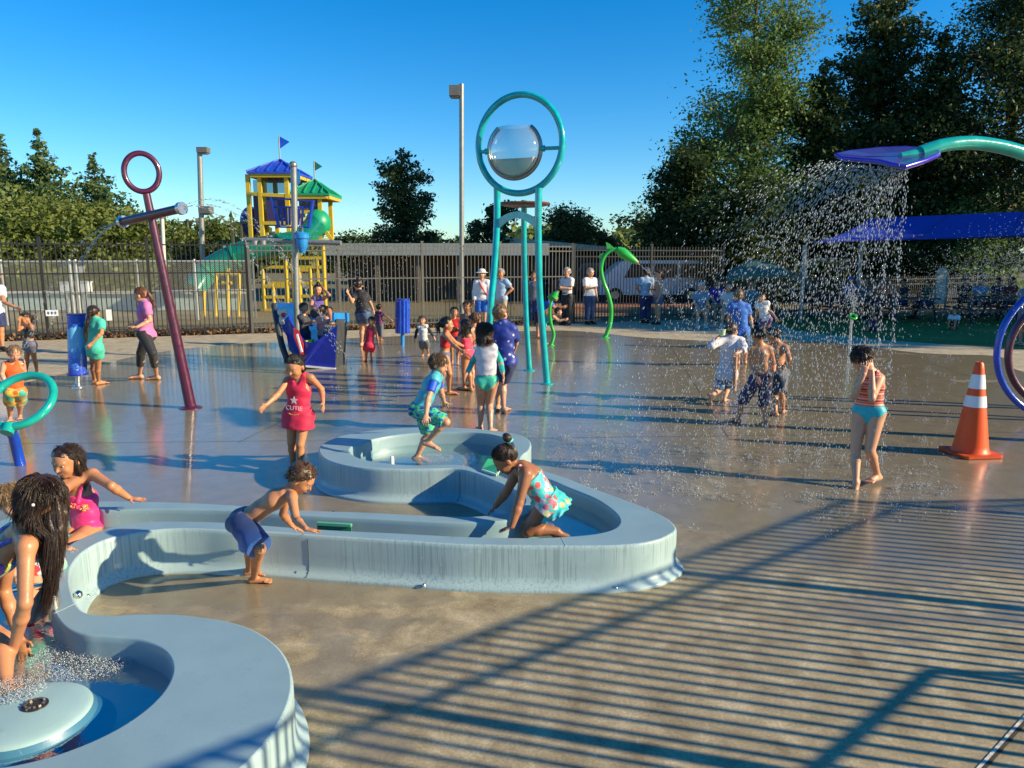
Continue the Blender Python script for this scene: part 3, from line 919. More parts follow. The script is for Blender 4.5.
# control joints in the concrete: thin dark seams as inset strips
jm = M('joint_filler', (.06, .05, .04), .9)
mb = MB()
def strip(a, b, w, z=.003):
    a = V((a[0], a[1], z)); b = V((b[0], b[1], z)); d = (b - a).normalized(); n = V((-d.y, d.x, 0)) * w / 2
    mb.quad(a - n, b - n, b + n, a + n)
for (a, b) in [((915, 768), (1060, 655)), ((24, 492), (-60, 520))]:
    pass
g0, g1 = G(985, 768), G(1024, 724)
dj = (g1 - g0).normalized()
strip(g0 - dj * 3, g0 + dj * 2.2, .014)
pale = MB(); nj = V((-dj.y, dj.x, 0)); pale.quad(g0 - dj * 3 + nj * .009 + V((0, 0, .004)), g0 + dj * 2.2 + nj * .009 + V((0, 0, .004)), g0 + dj * 2.2 + nj * .022 + V((0, 0, .004)), g0 - dj * 3 + nj * .022 + V((0, 0, .004)))
po = pale.build('joint_edge', M('pale_sealant', (.62, .58, .48), .8, var=.4, vs=30), None, origin=(0, 0, 0)); po['kind'] = 'structure'
for k in ():
    nrm = V((dj.y, -dj.x, 0)) * -2.9 * k
    strip(g0 + nrm - dj * 6, g0 + nrm + dj * 14, .010)
for k in ():
    q = g0 + dj * (1.1 + 3.0 * k); nn = V((-dj.y, dj.x, 0))
    strip(q - nn * 1.0, q + nn * 9.5, .010)
for a, b in (((-9, 8.2), (10.5, 9.1)), ((-9, 12.6), (10, 13.5)), ((2.6, 8.65), (4.0, 19)), ((-3.2, 8.4), (-1.6, 20)), ((7.2, 6), (9.0, 18)), ((-8.5, 5.2), (-2.9, 5.6))):
    strip(a, b, .007)
jo = mb.build('expansion_joints', jm, None, origin=(0, 0, 0)); jo['kind'] = 'structure'
# grass on the right and lawn behind the left fence
GR = m_grass('lawn_grass', (.05, .13, .015), (.11, .21, .03), 2.2)
def G2(px, py): g = G(px, py); return (g.x, g.y)
sheet('lawn', [G2(772, 321), G2(795, 330), G2(824, 333.8), G2(902, 341), G2(1000, 347.5), G2(1060, 352), (26, 18), (30, 26), G2(1060, 316), G2(780, 316)], -.004, GR)
sheet('dry_grass', [(-60, 8), (-13.6, 19.0), (-7.5, 21.2), (-7.5, 29.5), (-60, 29.5)], -.012, m_grass('dry_grass_mat', (.17, .13, .06), (.30, .25, .13), 1.0))
# mulch bank behind the officers
sheet('mulch_bed', [(1.0, 28), (11, 28), (11, 34), (1.0, 34)], -.004, M('mulch', (.38, .16, .07), .95, var=.35, vs=3, bmp=.6))
# parking asphalt far right
sheet('parking_road', [(-2, 34), (60, 34), (60, 60), (-2, 60)], -.002, M('asphalt', (.055, .055, .055), .9, var=.2, vs=1))

# ================================================================ water table (raised river basin)
ZT = .30
Bpx = [(97, 501), (144, 501.5), (185, 502.5), (232, 505), (300, 510), (362, 512), (409, 514.5), (460, 516.5), (487, 515.3), (509, 512), (520, 507.5), (525, 501), (521, 494), (508, 487), (490, 479), (475, 473), (456, 468.6), (425, 469), (394, 469), (370, 468), (347, 465.3), (331, 461.4), (321.5, 456), (318.5, 449), (323, 443.5), (331, 439.5), (345, 434.8), (366, 431.2), (394, 428.3), (432, 427), (470, 428.3), (497, 430.7), (515, 433.4), (526, 437.5), (531, 443), (529, 450), (523, 455), (521, 461), (529, 466), (543, 470.5), (568, 478.5), (594, 488.6), (627, 500.5), (653, 511), (668, 519), (675.5, 526), (675, 531.5), (661.6, 538.6), (644.6, 542.8), (627, 544.8), (602, 546), (549, 546), (477, 545), (440, 543.4), (396, 540.4), (318, 535.5), (269, 532), (230, 530.8), (200, 529), (170, 529), (138, 532), (118, 536), (99, 542.5), (82, 553), (72, 566), (70, 578), (72, 591), (77, 604), (87, 612.5), (110, 615), (139, 613.7)]
B = [G(x, y, ZT) for x, y in Bpx]
cx, cy_, R_ = -1.80, 2.745, .87
B += [V((cx + R_ * math.cos(a), cy_ + R_ * math.sin(a), ZT)) for a in [math.radians(d) for d in range(84, -181, -24)]]
B += [V(p + (ZT,)) for p in [(-2.80, 3.10), (-3.05, 3.5), (-3.38, 3.95), (-3.62, 4.4), (-3.68, 4.8), (-3.58, 5.15), (-3.40, 5.35)]]
Wpx = [(104, 510.5), (144, 509), (185, 509), (232, 510.5), (300, 515), (362, 518), (409, 520.5), (460, 522.5), (500, 521), (522, 516), (537, 508), (541, 499), (533, 490), (516, 482), (497, 474.5), (478, 468.5), (458, 464.6), (433, 464.8), (409, 465), (385, 463), (364, 459.5), (353, 455), (349.5, 450), (353, 446), (362, 442.8), (374, 439), (394, 435.3), (422, 432.7), (460, 431.9), (482, 433), (498, 436), (510, 441), (514, 447), (510, 453), (508, 460), (516, 467), (535, 475), (552, 480.5), (567, 487), (594, 498), (611, 509), (618.5, 517), (619.5, 523), (615, 528), (604, 532), (585, 535), (550, 537.4), (518, 537.7), (477, 537), (440, 535.4), (396, 533), (318, 529.2), (269, 525.6), (228, 522.5), (185, 521.2), (148, 521.6), (125, 524), (103, 529.8), (84, 537), (69, 545), (58, 556), (52.5, 570), (50, 588), (51, 604), (54, 613), (60, 622), (69, 629.5), (85, 634.5), (107, 636.3)]
W = [G(x, y, ZT) for x, y in Wpx]
cx2, cy2, R2 = -1.98, 2.905, .475
W += [V((cx2 + R2 * math.cos(a), cy2 + R2 * math.sin(a), ZT)) for a in [math.radians(d) for d in range(70, -181, -25)]]
W += [V(p + (ZT,)) for p in [(-2.52, 3.15), (-2.75, 3.55), (-3.08, 4.05), (-3.30, 4.5), (-3.33, 4.9), (-3.22, 5.15), (-3.08, 5.25)]]
Bc = catmull(B, 6, True); Wc = catmull(W, 6, True)
def resample(c, step):
    out = [c[0]]; 
    for p in c[1:]:
        if (p - out[-1]).length >= step: out.append(p)
    return out
Bc = resample(Bc, .018); Wc = resample(Wc, .018)
def norms(c):
    n = len(c); o = []
    area = sum(c[i].x * c[(i + 1) % n].y - c[(i + 1) % n].x * c[i].y for i in range(n))
    for i in range(n):
        d = (c[(i + 2) % n] - c[i - 2]).normalized(); o.append(V((d.y, -d.x, 0)) * (1 if area > 0 else -1))
    return o
def wallstrip(c, prof):
    nn = norms(c); n = len(c); vs = []; fs = []
    for off, z in prof:
        vs += [V((p.x, p.y, z)) + q * off for p, q in zip(c, nn)]
    for k in range(len(prof) - 1):
        for i in range(n):
            j = (i + 1) % n; fs.append((k * n + i, k * n + j, (k + 1) * n + j, (k + 1) * n + i))
    return vs, fs
def m_paint(name, col, streak=True, seedloc=0):
    m, t, b = nt(name); c = coords(t)
    n = noise(t, c, 3, 5); base = ramp(t, n, [(.3, tuple(k * .93 for k in col)), (.7, tuple(min(1, k * 1.06) for k in col))])
    if streak:
        s1 = noise(t, coords(t, (1, 1, .02), loc=(seedloc, 0, 0)), 70, 4, .65); big = noise(t, c, 1.3, 4)
        f = mathn(t, 'MULTIPLY', ramp(t, s1, [(.52, (0, 0, 0)), (.57, (1, 1, 1))]), ramp(t, big, [(.42, (0, 0, 0)), (.56, (1, 1, 1))]))
        base = mixc(t, mathn(t, 'MULTIPLY', f, .42), base, tuple(k * .42 for k in col))
        l1 = noise(t, coords(t, (1, 1, .03), loc=(7, 3, 0)), 90, 3, .6)
        f2 = ramp(t, l1, [(.62, (0, 0, 0)), (.70, (1, 1, 1))])
        base = mixc(t, mathn(t, 'MULTIPLY', f2, .18), base, (.75, .78, .76))
    sc = noise(t, coords(t, (1, 2.5, 1)), 14, 8, .75, 1.0)
    fsc = mathn(t, 'MULTIPLY', ramp(t, sc, [(.60, (0, 0, 0)), (.66, (1, 1, 1))]), ramp(t, noise(t, c, 1.3, 2), [(.52, (0, 0, 0)), (.62, (1, 1, 1))]))
    base = mixc(t, mathn(t, 'MULTIPLY', fsc, .45), base, (.62, .72, .76))
    grime = ramp(t, noise(t, c, 9, 8, .75), [(.58, (0, 0, 0)), (.75, (1, 1, 1))]); base = mixc(t, mathn(t, 'MULTIPLY', grime, .35), base, (.20, .22, .19))
    t.links.new(base, b.inputs['Base Color'])
    rr = mathn(t, 'MULTIPLY_ADD', noise(t, c, 6, 5), .35, .22, True); t.links.new(rr, b.inputs['Roughness'])
    bump(t, b, noise(t, c, 60, 3), .10, .004)
    return m
PB = (.255, .38, .42)
PT = m_paint('pale_blue_gelcoat_shaded', PB, False); PW = m_paint('pale_blue_gelcoat_sunlit', (.36, .49, .51), True)  # same gelcoat twice: low sun's shading put into rim and wall colours
wt = empty('water_table', (-.8, 5, 0), 'winding pale blue raised water table with a round basin at each end', 'water table')
Bo = [V((p.x, p.y, ZT)) - q * .012 for p, q in zip(Bc, norms(Bc))]
Wo = [V((p.x, p.y, ZT)) + q * .010 for p, q in zip(Wc, norms(Wc))]
tri = tessellate_polygon([Bo, Wo])
link_mesh('rim', Bo + Wo, [tuple(x) for x in tri], PT, wt, smooth=False)
prof = [(-.012, ZT), (-.005, ZT - .002), (0, ZT - .009), (.002, ZT - .03), (.002, .15), (.003, .085), (.012, .05), (.032, .030), (.052, .022), (.058, .012), (.058, -.004)]
vs, fs = wallstrip(Bc, prof); link_mesh('outer_wall', vs, fs, PW, wt)
prof = [(.010, ZT), (.004, ZT - .002), (0, ZT - .009), (-.003, ZT - .04), (-.006, .16), (-.015, .12), (-.04, .10)]
vs, fs = wallstrip(Wc, prof); link_mesh('inner_wall', vs, fs, PT, wt)
Wf = [V((p.x, p.y, .10)) for p in Wc]
FLm = m_paint('channel_floor_paint', (.30, .37, .37), False)
link_mesh('channel_floor', Wf, [tuple(x) for x in tessellate_polygon([Wf])], FLm, wt, smooth=False)
# water in the channel
def m_water(name, tint=(.82, .91, .91), bs=9, strength=.07, alpha=.30, rough=.03):
    m = bpy.data.materials.new(name); m.use_nodes = True; t = m.node_tree; t.nodes.clear()
    o = t.nodes.new('ShaderNodeOutputMaterial'); g = t.nodes.new('ShaderNodeBsdfGlossy'); tr = t.nodes.new('ShaderNodeBsdfTransparent')
    mx = t.nodes.new('ShaderNodeMixShader'); fr = t.nodes.new('ShaderNodeFresnel'); fr.inputs[0].default_value = 1.33
    tr.inputs[0].default_value = rgba(tint); g.inputs['Roughness'].default_value = rough
    c = coords(t); h = mathn(t, 'ADD', noise(t, c, bs, 4, .55, .5), mathn(t, 'MULTIPLY', noise(t, c, bs * 3, 3), .4))
    bn = t.nodes.new('ShaderNodeBump'); bn.inputs['Strength'].default_value = strength; bn.inputs['Distance'].default_value = .03
    t.links.new(h, bn.inputs['Height']); t.links.new(bn.outputs[0], g.inputs['Normal']); t.links.new(bn.outputs[0], fr.inputs['Normal'])
    f = mathn(t, 'MULTIPLY_ADD', fr.outputs[0], .38, alpha * .05, True)
    t.links.new(f, mx.inputs[0]); t.links.new(tr.outputs[0], mx.inputs[1]); t.links.new(g.outputs[0], mx.inputs[2]); t.links.new(mx.outputs[0], o.inputs[0])
    return m
Ww = [V((p.x, p.y, .175)) for p in Wc]
wo = link_mesh('water', Ww, [tuple(x) for x in tessellate_polygon([Ww])], m_water('channel_water'), None, (0, 4, .175), smooth=False)
wo['kind'] = 'structure'
# bolts along the flange and panel seams
bm_ = M('steel', (.6, .6, .58), .25, 1, var=.05)
for px, py in [(296, 574), (308, 575), (424, 586), (616, 588.5), (664, 577), (88, 597), (200, 567)]:
    g = G(px, py, .022); mb = MB(); mb.lathe((g.x, g.y, .022), [(.014, 0), (.014, .006), (.009, .012), (.004, .020), (.0005, .021)], 10); mb.build('bolt', bm_, wt, True)
for px, py in [(427, 584), (340, 437), (460, 432), (48, 611)]: pass
def seam(i_px, name='seam'):
    g = G(i_px[0], i_px[1], ZT); i = min(range(len(Bc)), key=lambda k: (Bc[k] - g).length); n = norms(Bc)[i]; p = Bc[i]
    mb = MB()
    pts = [V((p.x, p.y, z)) + n * (o + .0015) for o, z in [(0.002, ZT - .03), (.002, .15), (.003, .085), (.012, .05), (.032, .030), (.056, .022)]]
    mb.tube(pts, .0028, 6); mb.build(name, M('seam_sealant', (.09, .12, .14), .7), wt, True)
for s_ in [(304, 534.5), (460, 468.6 + .2), (71, 588), (560, 546)][:3]: seam(s_)
mb = MB()
for a, b in [((54, 613.5), (76, 603)), ((462, 468.4), (464, 464.4)), ((300, 528), (305, 535.2)), ((561, 537.4), (566, 546))]:
    A_, B_ = G(*a, ZT + .0015), G(*b, ZT + .0015); mb = MB(); mb.bar(A_, B_, .0025, .0012); mb.build('rim_seam', M('seam_light', (.50, .56, .58), .6), wt)
# dome fountain in the near basin
dc = V((-2.085, 2.90, 0))
df = empty('bubbler_dome', dc, 'round pale blue dome spouting water in the near left basin', 'fountain')
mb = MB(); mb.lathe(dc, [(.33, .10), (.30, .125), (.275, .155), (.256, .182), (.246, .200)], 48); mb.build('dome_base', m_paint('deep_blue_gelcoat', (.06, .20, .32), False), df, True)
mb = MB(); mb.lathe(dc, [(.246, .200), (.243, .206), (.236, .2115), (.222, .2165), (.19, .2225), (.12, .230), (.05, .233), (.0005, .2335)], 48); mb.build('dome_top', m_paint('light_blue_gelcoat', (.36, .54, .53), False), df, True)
mb = MB(); mb.lathe(dc + V((.02, .02, .2335)), [(.052, 0), (.052, .005), (.040, .007), (.0005, .007)], 24); gr = mb.build('grate', M('grate_metal', (.10, .09, .08), .4, .8), df, True)
mb = MB()
for i in range(12):
    a = i * PI / 6; mb.box(dc + V((.02 + .036 * math.cos(a), .02 + .036 * math.sin(a), .243)), (.010, .010, .008), a)
mb.build('grate_ribs', M('grate_rib', (.5, .48, .44), .3, .9), df)
# little fittings in the channel
def peg(px, py, z, h, r, mat, label):
    g = G(px, py, z); e = empty('spray_nozzle', (g.x, g.y, z), label, 'nozzle')
    mb = MB(); mb.lathe(g, [(r * 1.6, 0), (r * 1.6, .012), (r, .016), (r, h * .75), (r * .6, h), (.0005, h)], 16); mb.build('nozzle_body', mat, e, True)
    mb = MB(); mb.lathe(g, [(r * 2.0, 0), (r * 2.0, .006), (r * 1.6, .008)], 16); mb.build('nozzle_flange', bm_, e, True)
    return e
peg(392, 466, .15, .10, .022, M('white_plastic', (.8, .8, .76), .35), 'white cone nozzle standing in the round far basin')
peg(334, 526.5, .17, .12, .014, M('black_rubber', (.02, .02, .02), .5), 'black peg standing upright in the channel behind the front rim')
def gate(pts, h, label):
    e = empty('sluice_gate', pts[0], label, 'sluice gate'); mb = MB(); a, b = V(pts[0]), V(pts[1]); up = V((0, 0, h)); n = (b - a).cross(up).normalized() * .012
    mb.prism([a, b, b + up, a + up], n); mb.build('gate_board', M('green_gate', (.03, .22, .11), .3), e)
    mb = MB(); mb.bar(a + up + n * .5, b + up + n * .5, .03, .02); mb.build('gate_handle', M('green_gate_pale', (.12, .42, .25), .3), e)
gate((G(318, 529, .22), G(352, 531, .22)), .045, 'dark green gate board lying across the channel near the black peg')
a_, b_ = G(482, 471.5, .305), G(498, 475, .305)
e = empty('green_board', a_, 'green board with pale stripes lying on the rim below the kneeling girl', 'board')
mb = MB(); mb.prism([G(482, 470, .31), G(497, 475, .31), P(502, 463, 6.35), P(488, 460, 6.35)], (0, .01, .012)); mb.build('board_face', M('green_board', (.04, .33, .16), .25), e)
mb = MB(); mb.bar(G(482, 470, .312), G(497, 475, .312), .016, .018); mb.bar(G(497, 475, .312), P(502, 463, 6.35), .016, .018); mb.build('board_edge', M('board_edge', (.55, .75, .6), .4), e)
# crank handle by the narrow channel
c0 = G(54, 607, ZT)
ch = empty('crank_handle', c0, 'chrome crank handle mounted across the narrow channel at left', 'crank')
chrome = M('chrome', (.75, .74, .72), .12, 1, var=.03, rvar=.02)
mb = MB(); z = V((0, 0, 1))
mb.lathe((c0.x, c0.y, ZT), [(.03, -.06), (.03, .05), (.022, .07), (.0005, .075)], 16); mb.build('crank_post', M('crank_post_metal', (.45, .42, .38), .3, .8), ch, True)
p1 = P(20, 588, 3.95); p2 = P(53, 584, 3.98); p3 = P(64, 594, 3.95); p4 = P(80, 594, 3.93)
mb = MB(); mb.tube([P(2, 592, 3.95), p1, p2], .018, 12); mb.build('crank_shaft', chrome, ch, True)
mb = MB(); mb.tube([p2, P(58, 587, 3.97), p3, P(72, 597, 3.94)], .016, 12); mb.build('crank_arm', chrome, ch, True)
mb = MB(); mb.sphere(P(78, 594.5, 3.93), .024, 16, 12); mb.build('crank_knob', chrome, ch, True)

# ================================================================ fences
FM = M('black_steel', (.035, .032, .03), .4, .3, var=.1); FG = M('sunlit_steel', (.14, .13, .11), .5, .2)  # second steel: lighter copy of the first, sunlight put into its colour
def picket_fence(pts, h, mat, label, step=.115, post=.07, rails=(.15, -.12, -.32), pk=.018, bay=2.4, rail=.035):
    e = empty('picket_fence', pts[0], label, 'fence'); prev = None
    for a, b in zip(pts[:-1], pts[1:]):
        a, b = V(a), V(b); L = (b - a).length; nb = max(1, round(L / bay)); d = (b - a) / nb
        for i in range(nb):
            p, q = a + d * i, a + d * (i + 1)
            mb = MB(); mb.box(p + V((0, 0, h / 2 + .03)), (post, post, h + .06), math.atan2(d.y, d.x)); mb.box(p + V((0, 0, h + .075)), (post * 1.25, post * 1.25, .03), math.atan2(d.y, d.x)); mb.build('post', mat, e)
            mb = MB(); n = int((q - p).length / step)
            for r in rails:
                zz = V((0, 0, r if r > 0 else h + r)); mb.bar(p + zz, q + zz, rail, rail)
            for k in range(1, n):
                x = p + (q - p) * k / n; mb.box(x + V((0, 0, h / 2 + .03)), (pk, pk, h - .06), math.atan2(d.y, d.x))
            mb.build('picket_panel', mat, e)
        prev = b
    mb = MB(); mb.box(prev + V((0, 0, h / 2 + .03)), (post, post, h + .06)); mb.build('post', mat, e)
    return e
def fl(t_): return (-13.1 + 17.3 * t_, 18.9 + 6 * t_, 0)
picket_fence([fl(-.35), fl(.33)], 2.55, FM, 'tall black picket fence in front of the chain link and dry grass', rails=(.15, -.10, -.85), step=.115, pk=.022)
picket_fence([fl(.333), fl(.87)], 2.50, FG, 'tall weathered grey picket fence behind the pirate ship and the ring tower', step=.115, rails=(.15, -.06, -.20, -1.0), pk=.019)
picket_fence([fl(.873), fl(1.18)], 2.45, FM, 'tall black picket fence behind the two men in white shirts', step=.11, pk=.024)
picket_fence([fl(1.183), (22, 33, 0)], 1.35, FM, 'low black picket fence behind the picnic tables', step=.12, pk=.024)
# the railing the photographer looks over: its bars throw the stripes on the near concrete
picket_fence([(-.90, -.67, 0), (7.0, 5.25, 0)], 1.70, FM, 'black picket railing beside the viewer striping the concrete with its shadow', step=.118, rails=(.12, -.02, -.21), pk=.023, rail=.026, post=.06)
picket_fence([(7.0, 5.25, 0), (17, 5.9, 0)], 1.60, FM, 'black picket railing turning away to the right of the viewer', step=.13, rails=(.12, -.02, -.21), pk=.018, rail=.032, post=.06)
picket_fence([(17, 5.9, 0), (23.5, 28.5, 0)], 1.52, FM, 'black picket railing along the far right edge of the pad', step=.13)
# sloping handrail whose shadow crosses the near right corner
def off(px, py, z): g = G(px, py); return g + V((SUN.x, SUN.y, 0)) * (z / SUN.z) + V((0, 0, z))
e = empty('handrail', off(804, 751, 0), 'dark handrail outside the pad at the near right', 'handrail'); mb = MB()
hp = [off(790, 790, .9), off(932, 671, .9), off(1200, 680, .9)]
mb.tube(hp, .021, 10); mb.build('top_rail', FM, e, True)
for q in hp[1:]:
    mb = MB(); mb.tube([q, V((q.x, q.y, 0))], .025, 10); mb.build('post', FM, e, True)
# chain link
GV = M('galvanised', (.55, .55, .52), .4, .6)
def m_chain():
    m = bpy.data.materials.new('chain_link'); m.use_nodes = True; t = m.node_tree; b = t.nodes['Principled BSDF']
    b.inputs['Base Color'].default_value = (.38, .38, .34, 1); b.inputs['Roughness'].default_value = .5
    tc = t.nodes.new('ShaderNodeTexCoord'); sx = t.nodes.new('ShaderNodeSeparateXYZ'); t.links.new(tc.outputs['Object'], sx.inputs[0])
    hyp = mathn(t, 'MULTIPLY', sx.outputs['X'], 1.06)
    def line(op):
        s = mathn(t, op, hyp, sx.outputs['Z']); s = mathn(t, 'MULTIPLY', s, 15.0); s = mathn(t, 'FRACT', s); s = mathn(t, 'SUBTRACT', s, .5); return mathn(t, 'LESS_THAN', mathn(t, 'ABSOLUTE', s), .055)
    a = mathn(t, 'MAXIMUM', line('ADD'), line('SUBTRACT')); t.links.new(a, b.inputs['Alpha']); return m
CLm = m_chain()
ce = empty('chain_link_fence', (-10, 24, 0), 'galvanised chain link fence standing behind the tall black picket fence', 'fence')
def cp(px, z): y = 23.2 + (px / 250) * 2.6; q = P(px, 300, y); return V((q.x, q.y, z))
top = 1.98
for i, px in enumerate([-60, 5, 73, 79, 140, 197, 255]):
    mb = MB(); q = cp(px, 0); mb.tube([q, q + V((0, 0, top + .02))], .05 if px in (73, 79, 197) else .03, 10); mb.sphere(q + V((0, 0, top + .03)), .05, 8, 6); mb.build('post', GV, ce, True)
mb = MB(); mb.tube([cp(-60, top), cp(255, top)], .03, 8); mb.build('top_rail', GV, ce, True)
mb = MB(); mb.tube([cp(-60, 1.0), cp(255, 1.0)], .022, 8); mb.build('middle_rail', GV, ce, True)
mb = MB(); a, b = cp(-60, .05), cp(255, .05); mb.quad(a, b, b + V((0, 0, 1.9)), a + V((0, 0, 1.9))); mb.build('wire_mesh', CLm, ce)
mb = MB(); q = cp(82, 1.72); mb.box(q, (.32, .03, .22)); s = mb.build('sign_plate', M('white_enamel', (.7, .7, .68), .5), ce)
# small sign with blue marks and a white notice on the black picket fence
def fy(px):  # depth of the fence line at a pixel column
    k = (px - 512) / FOC; t_ = (k * 18.9 + 13.1) / (17.3 - 6 * k); return 18.9 + 6 * t_
def fsign(name, px, py, w_, h_, label):
    y = fy(px) - .06; c = P(px, py, y); s = mpp(y); a = math.atan2(6, 17.3); e = empty(name, c, label, 'sign')
    mb = MB(); mb.box(c, (w_ * s, .012, h_ * s), a); mb.build('sign_panel', M('white_enamel', (.7, .7, .68), .5), e); return e, c, s, a
e, c, s, a = fsign('fence_sign', 52, 313, 11, 6, 'small white sign with blue symbols low on the black fence')
mb = MB()
for i in (-1, 0, 1): mb.sphere(c + V((math.cos(a) * i * 3.1 * s, math.sin(a) * i * 3.1 * s - .012, 0)), (1.2 * s, .006, 1.5 * s), 10, 6)
mb.build('sign_symbols', M('sign_blue', (.05, .12, .45), .5), e, True)
fsign('fence_notice', 109, 315, 5, 11, 'narrow white notice on the black fence beside the teen in pink')
# low pale wall of the old pool far left
lw = MB(); lw.box((-22, 30, .33), (22.6, .35, .66)); 
e = empty('pool_wall', (-19, 30, 0), 'long low pale green wall beyond the dry grass', 'wall'); lw.build('wall_body', M('pale_green_render', (.45, .55, .50), .8, var=.15), e)
lw = MB(); lw.box((-22, 29.96, .70), (22.7, .50, .08)); lw.build('coping', M('coping_stone', (.6, .56, .48), .8), e)
for (px, py, wd, hg, lab) in [(66, 287, 10, 8, 'white utility box on posts left of the gate posts'), (84, 287, 12, 9, 'wider white utility box right of the gate posts')]:
    c = P(px, py, 28.5); s = mpp(28.5); e = empty('utility_box', (c.x, c.y, 0), lab, 'box'); mb = MB(); mb.box(c, (wd * s, .3, hg * s)); mb.build('box_body', M('white_enamel', (.7, .7, .68), .5), e)
    mb = MB(); mb.box(c + V((0, 0, hg * s / 2 + .02)), (wd * s * 1.1, .36, .05)); mb.build('box_lid', M('grey_lid', (.5, .5, .5), .5), e)
    mb = MB(); mb.box((c.x, c.y, (c.z - hg * s / 2) / 2), (.1, .1, c.z - hg * s / 2)); mb.build('box_post', GV, e)
# ================================================================ vegetation
def m_leaf(name, a, b_, sc=.8):
    m = bpy.data.materials.new(name); m.use_nodes = True; t = m.node_tree; b = t.nodes['Principled BSDF']
    c = coords(t); n = noise(t, c, sc, 3, .6); n2 = noise(t, c, 9, 2)
    col = mixc(t, .4, ramp(t, n, [(.35, a), (.65, b_)]), ramp(t, n2, [(.3, a), (.7, b_)]))
    t.links.new(col, b.inputs['Base Color']); b.inputs['Roughness'].default_value = .55; b.inputs['Specular IOR Level'].default_value = .3
    tr = t.nodes.new('ShaderNodeBsdfTranslucent'); t.links.new(col, tr.inputs[0])
    mx = t.nodes.new('ShaderNodeMixShader'); mx.inputs[0].default_value = .36
    o = t.nodes['Material Output']; t.links.new(b.outputs[0], mx.inputs[1]); t.links.new(tr.outputs[0], mx.inputs[2]); t.links.new(mx.outputs[0], o.inputs[0])
    return m
LF = dict(olive=m_leaf('leaf_olive', (.10, .17, .045), (.21, .30, .08)), dark=m_leaf('leaf_dark', (.022, .046, .016), (.075, .112, .03)),
          fir=m_leaf('leaf_conifer', (.06, .12, .045), (.15, .21, .07)), mid=m_leaf('leaf_mid', (.10, .145, .03), (.23, .26, .06)),
          bronze=m_leaf('leaf_bronze', (.08, .085, .025), (.19, .16, .05)))
BARK = M('bark', (.12, .09, .065), .9, var=.3, vs=5, bmp=.6, bs=12)

def leafcloud(C, R, size, rng, flat=0.0):
    """quads: centres C (n,3), scattered within radius R around; returns verts, faces"""
    n = len(C); c = C + np.clip(rng.normal(0, 1, (n, 3)), -1.7, 1.7) * R
    a = rng.normal(0, 1, (n, 3)); a[:, 2] *= (1 - flat); a /= np.linalg.norm(a, axis=1)[:, None]
    b = rng.normal(0, 1, (n, 3)); b[:, 2] *= (1 - flat); b -= a * (a * b).sum(1)[:, None]; b /= np.linalg.norm(b, axis=1)[:, None]
    s = size * (.35 + 1.15 * rng.uniform(0, 1, (n, 1)) ** 1.3); l = s * rng.uniform(1.1, 1.9, (n, 1))
    v = np.stack([c - a * l * .5, c + b * s * .42, c + a * l * .5, c - b * s * .42], 1).reshape(-1, 3)
    return v, np.arange(4 * n).reshape(n, 4)

def decid(label, x, y, H, R, leaf='mid', seed=0, n=14000, size=.16, base=.25, gaps=.5, group=None, limbs=7, lean=0, clump=.55, name='tree'):
    rg = np.random.default_rng(seed); rd = random.Random(seed)
    e = empty(name, (x, y, 0), label, 'tree', group)
    mb = MB(); ends = []
    tr = catmull([V((x, y, -.2)), V((x + lean * .3, y, H * .25)), V((x + lean * .6 + rd.uniform(-.2, .2), y, H * .5)), V((x + lean, y + rd.uniform(-.3, .3), H * .86))], 5)
    r0 = H * .020 + .06
    mb.tube(tr, [r0 * (1 - .88 * i / (len(tr) - 1)) for i in range(len(tr))], 9)
    for k in range(limbs * 3):
        f = base * .8 + (.92 - base * .8) * (k + rd.random()) / (limbs * 3)
        p = tr[min(len(tr) - 1, int(f / .92 * (len(tr) - 1)))]
        a = rd.uniform(0, 2 * PI); L = R * (1.0 - .55 * max(0, f - .45) / .5) * rd.uniform(.55, 1.05); up = rd.uniform(.35, .95)
        q = p + V((math.cos(a) * L, math.sin(a) * L, L * up)); mid = (p + q) / 2 + V((rd.uniform(-.1, .1) * L, rd.uniform(-.1, .1) * L, -.04 * L))
        rr = r0 * .45 * (1 - f * .6)
        br = catmull([p, mid, q], 4); mb.tube(br, [rr * (1 - .85 * i / (len(br) - 1)) for i in range(len(br))], 6)
        ends.append(q); ends.append((mid + q) / 2)
        for j in range(4):
            s = br[rd.randrange(3, len(br) - 1)]; aa = rd.uniform(0, 2 * PI); l2 = L * rd.uniform(.25, .5)
            q2 = s + V((math.cos(aa) * l2, math.sin(aa) * l2, l2 * rd.uniform(-.1, .8))); mb.tube([s, (s + q2) / 2 + V((0, 0, .03 * l2)), q2], [rr * .35, rr * .22, rr * .08], 5); ends.append(q2)
    mb.build('trunk', BARK, e, True)
    E_ = np.array([list(p) for p in ends])
    # each end carries several clumps
    k = rg.integers(0, len(E_), size=max(24, int(n / 42)))
    cc = E_[k] + rg.normal(0, R * .13, (len(k), 3)) * np.array([1, 1, .8])
    w_ = rg.uniform(.3, 1.6, len(cc)) ** 1.5; w_ /= w_.sum()
    pick = rg.choice(len(cc), n, p=w_)
    rad = (rg.uniform(.4, 1.2, len(cc)) * clump * R * .145)[pick][:, None] * np.array([1.2, 1.2, .7])
    v, q = leafcloud(cc[pick], rad, size, rg, .3)
    keep = np.repeat(True, n)
    link_mesh('crown', v, q, LF[leaf], e, smooth=False)
    return e

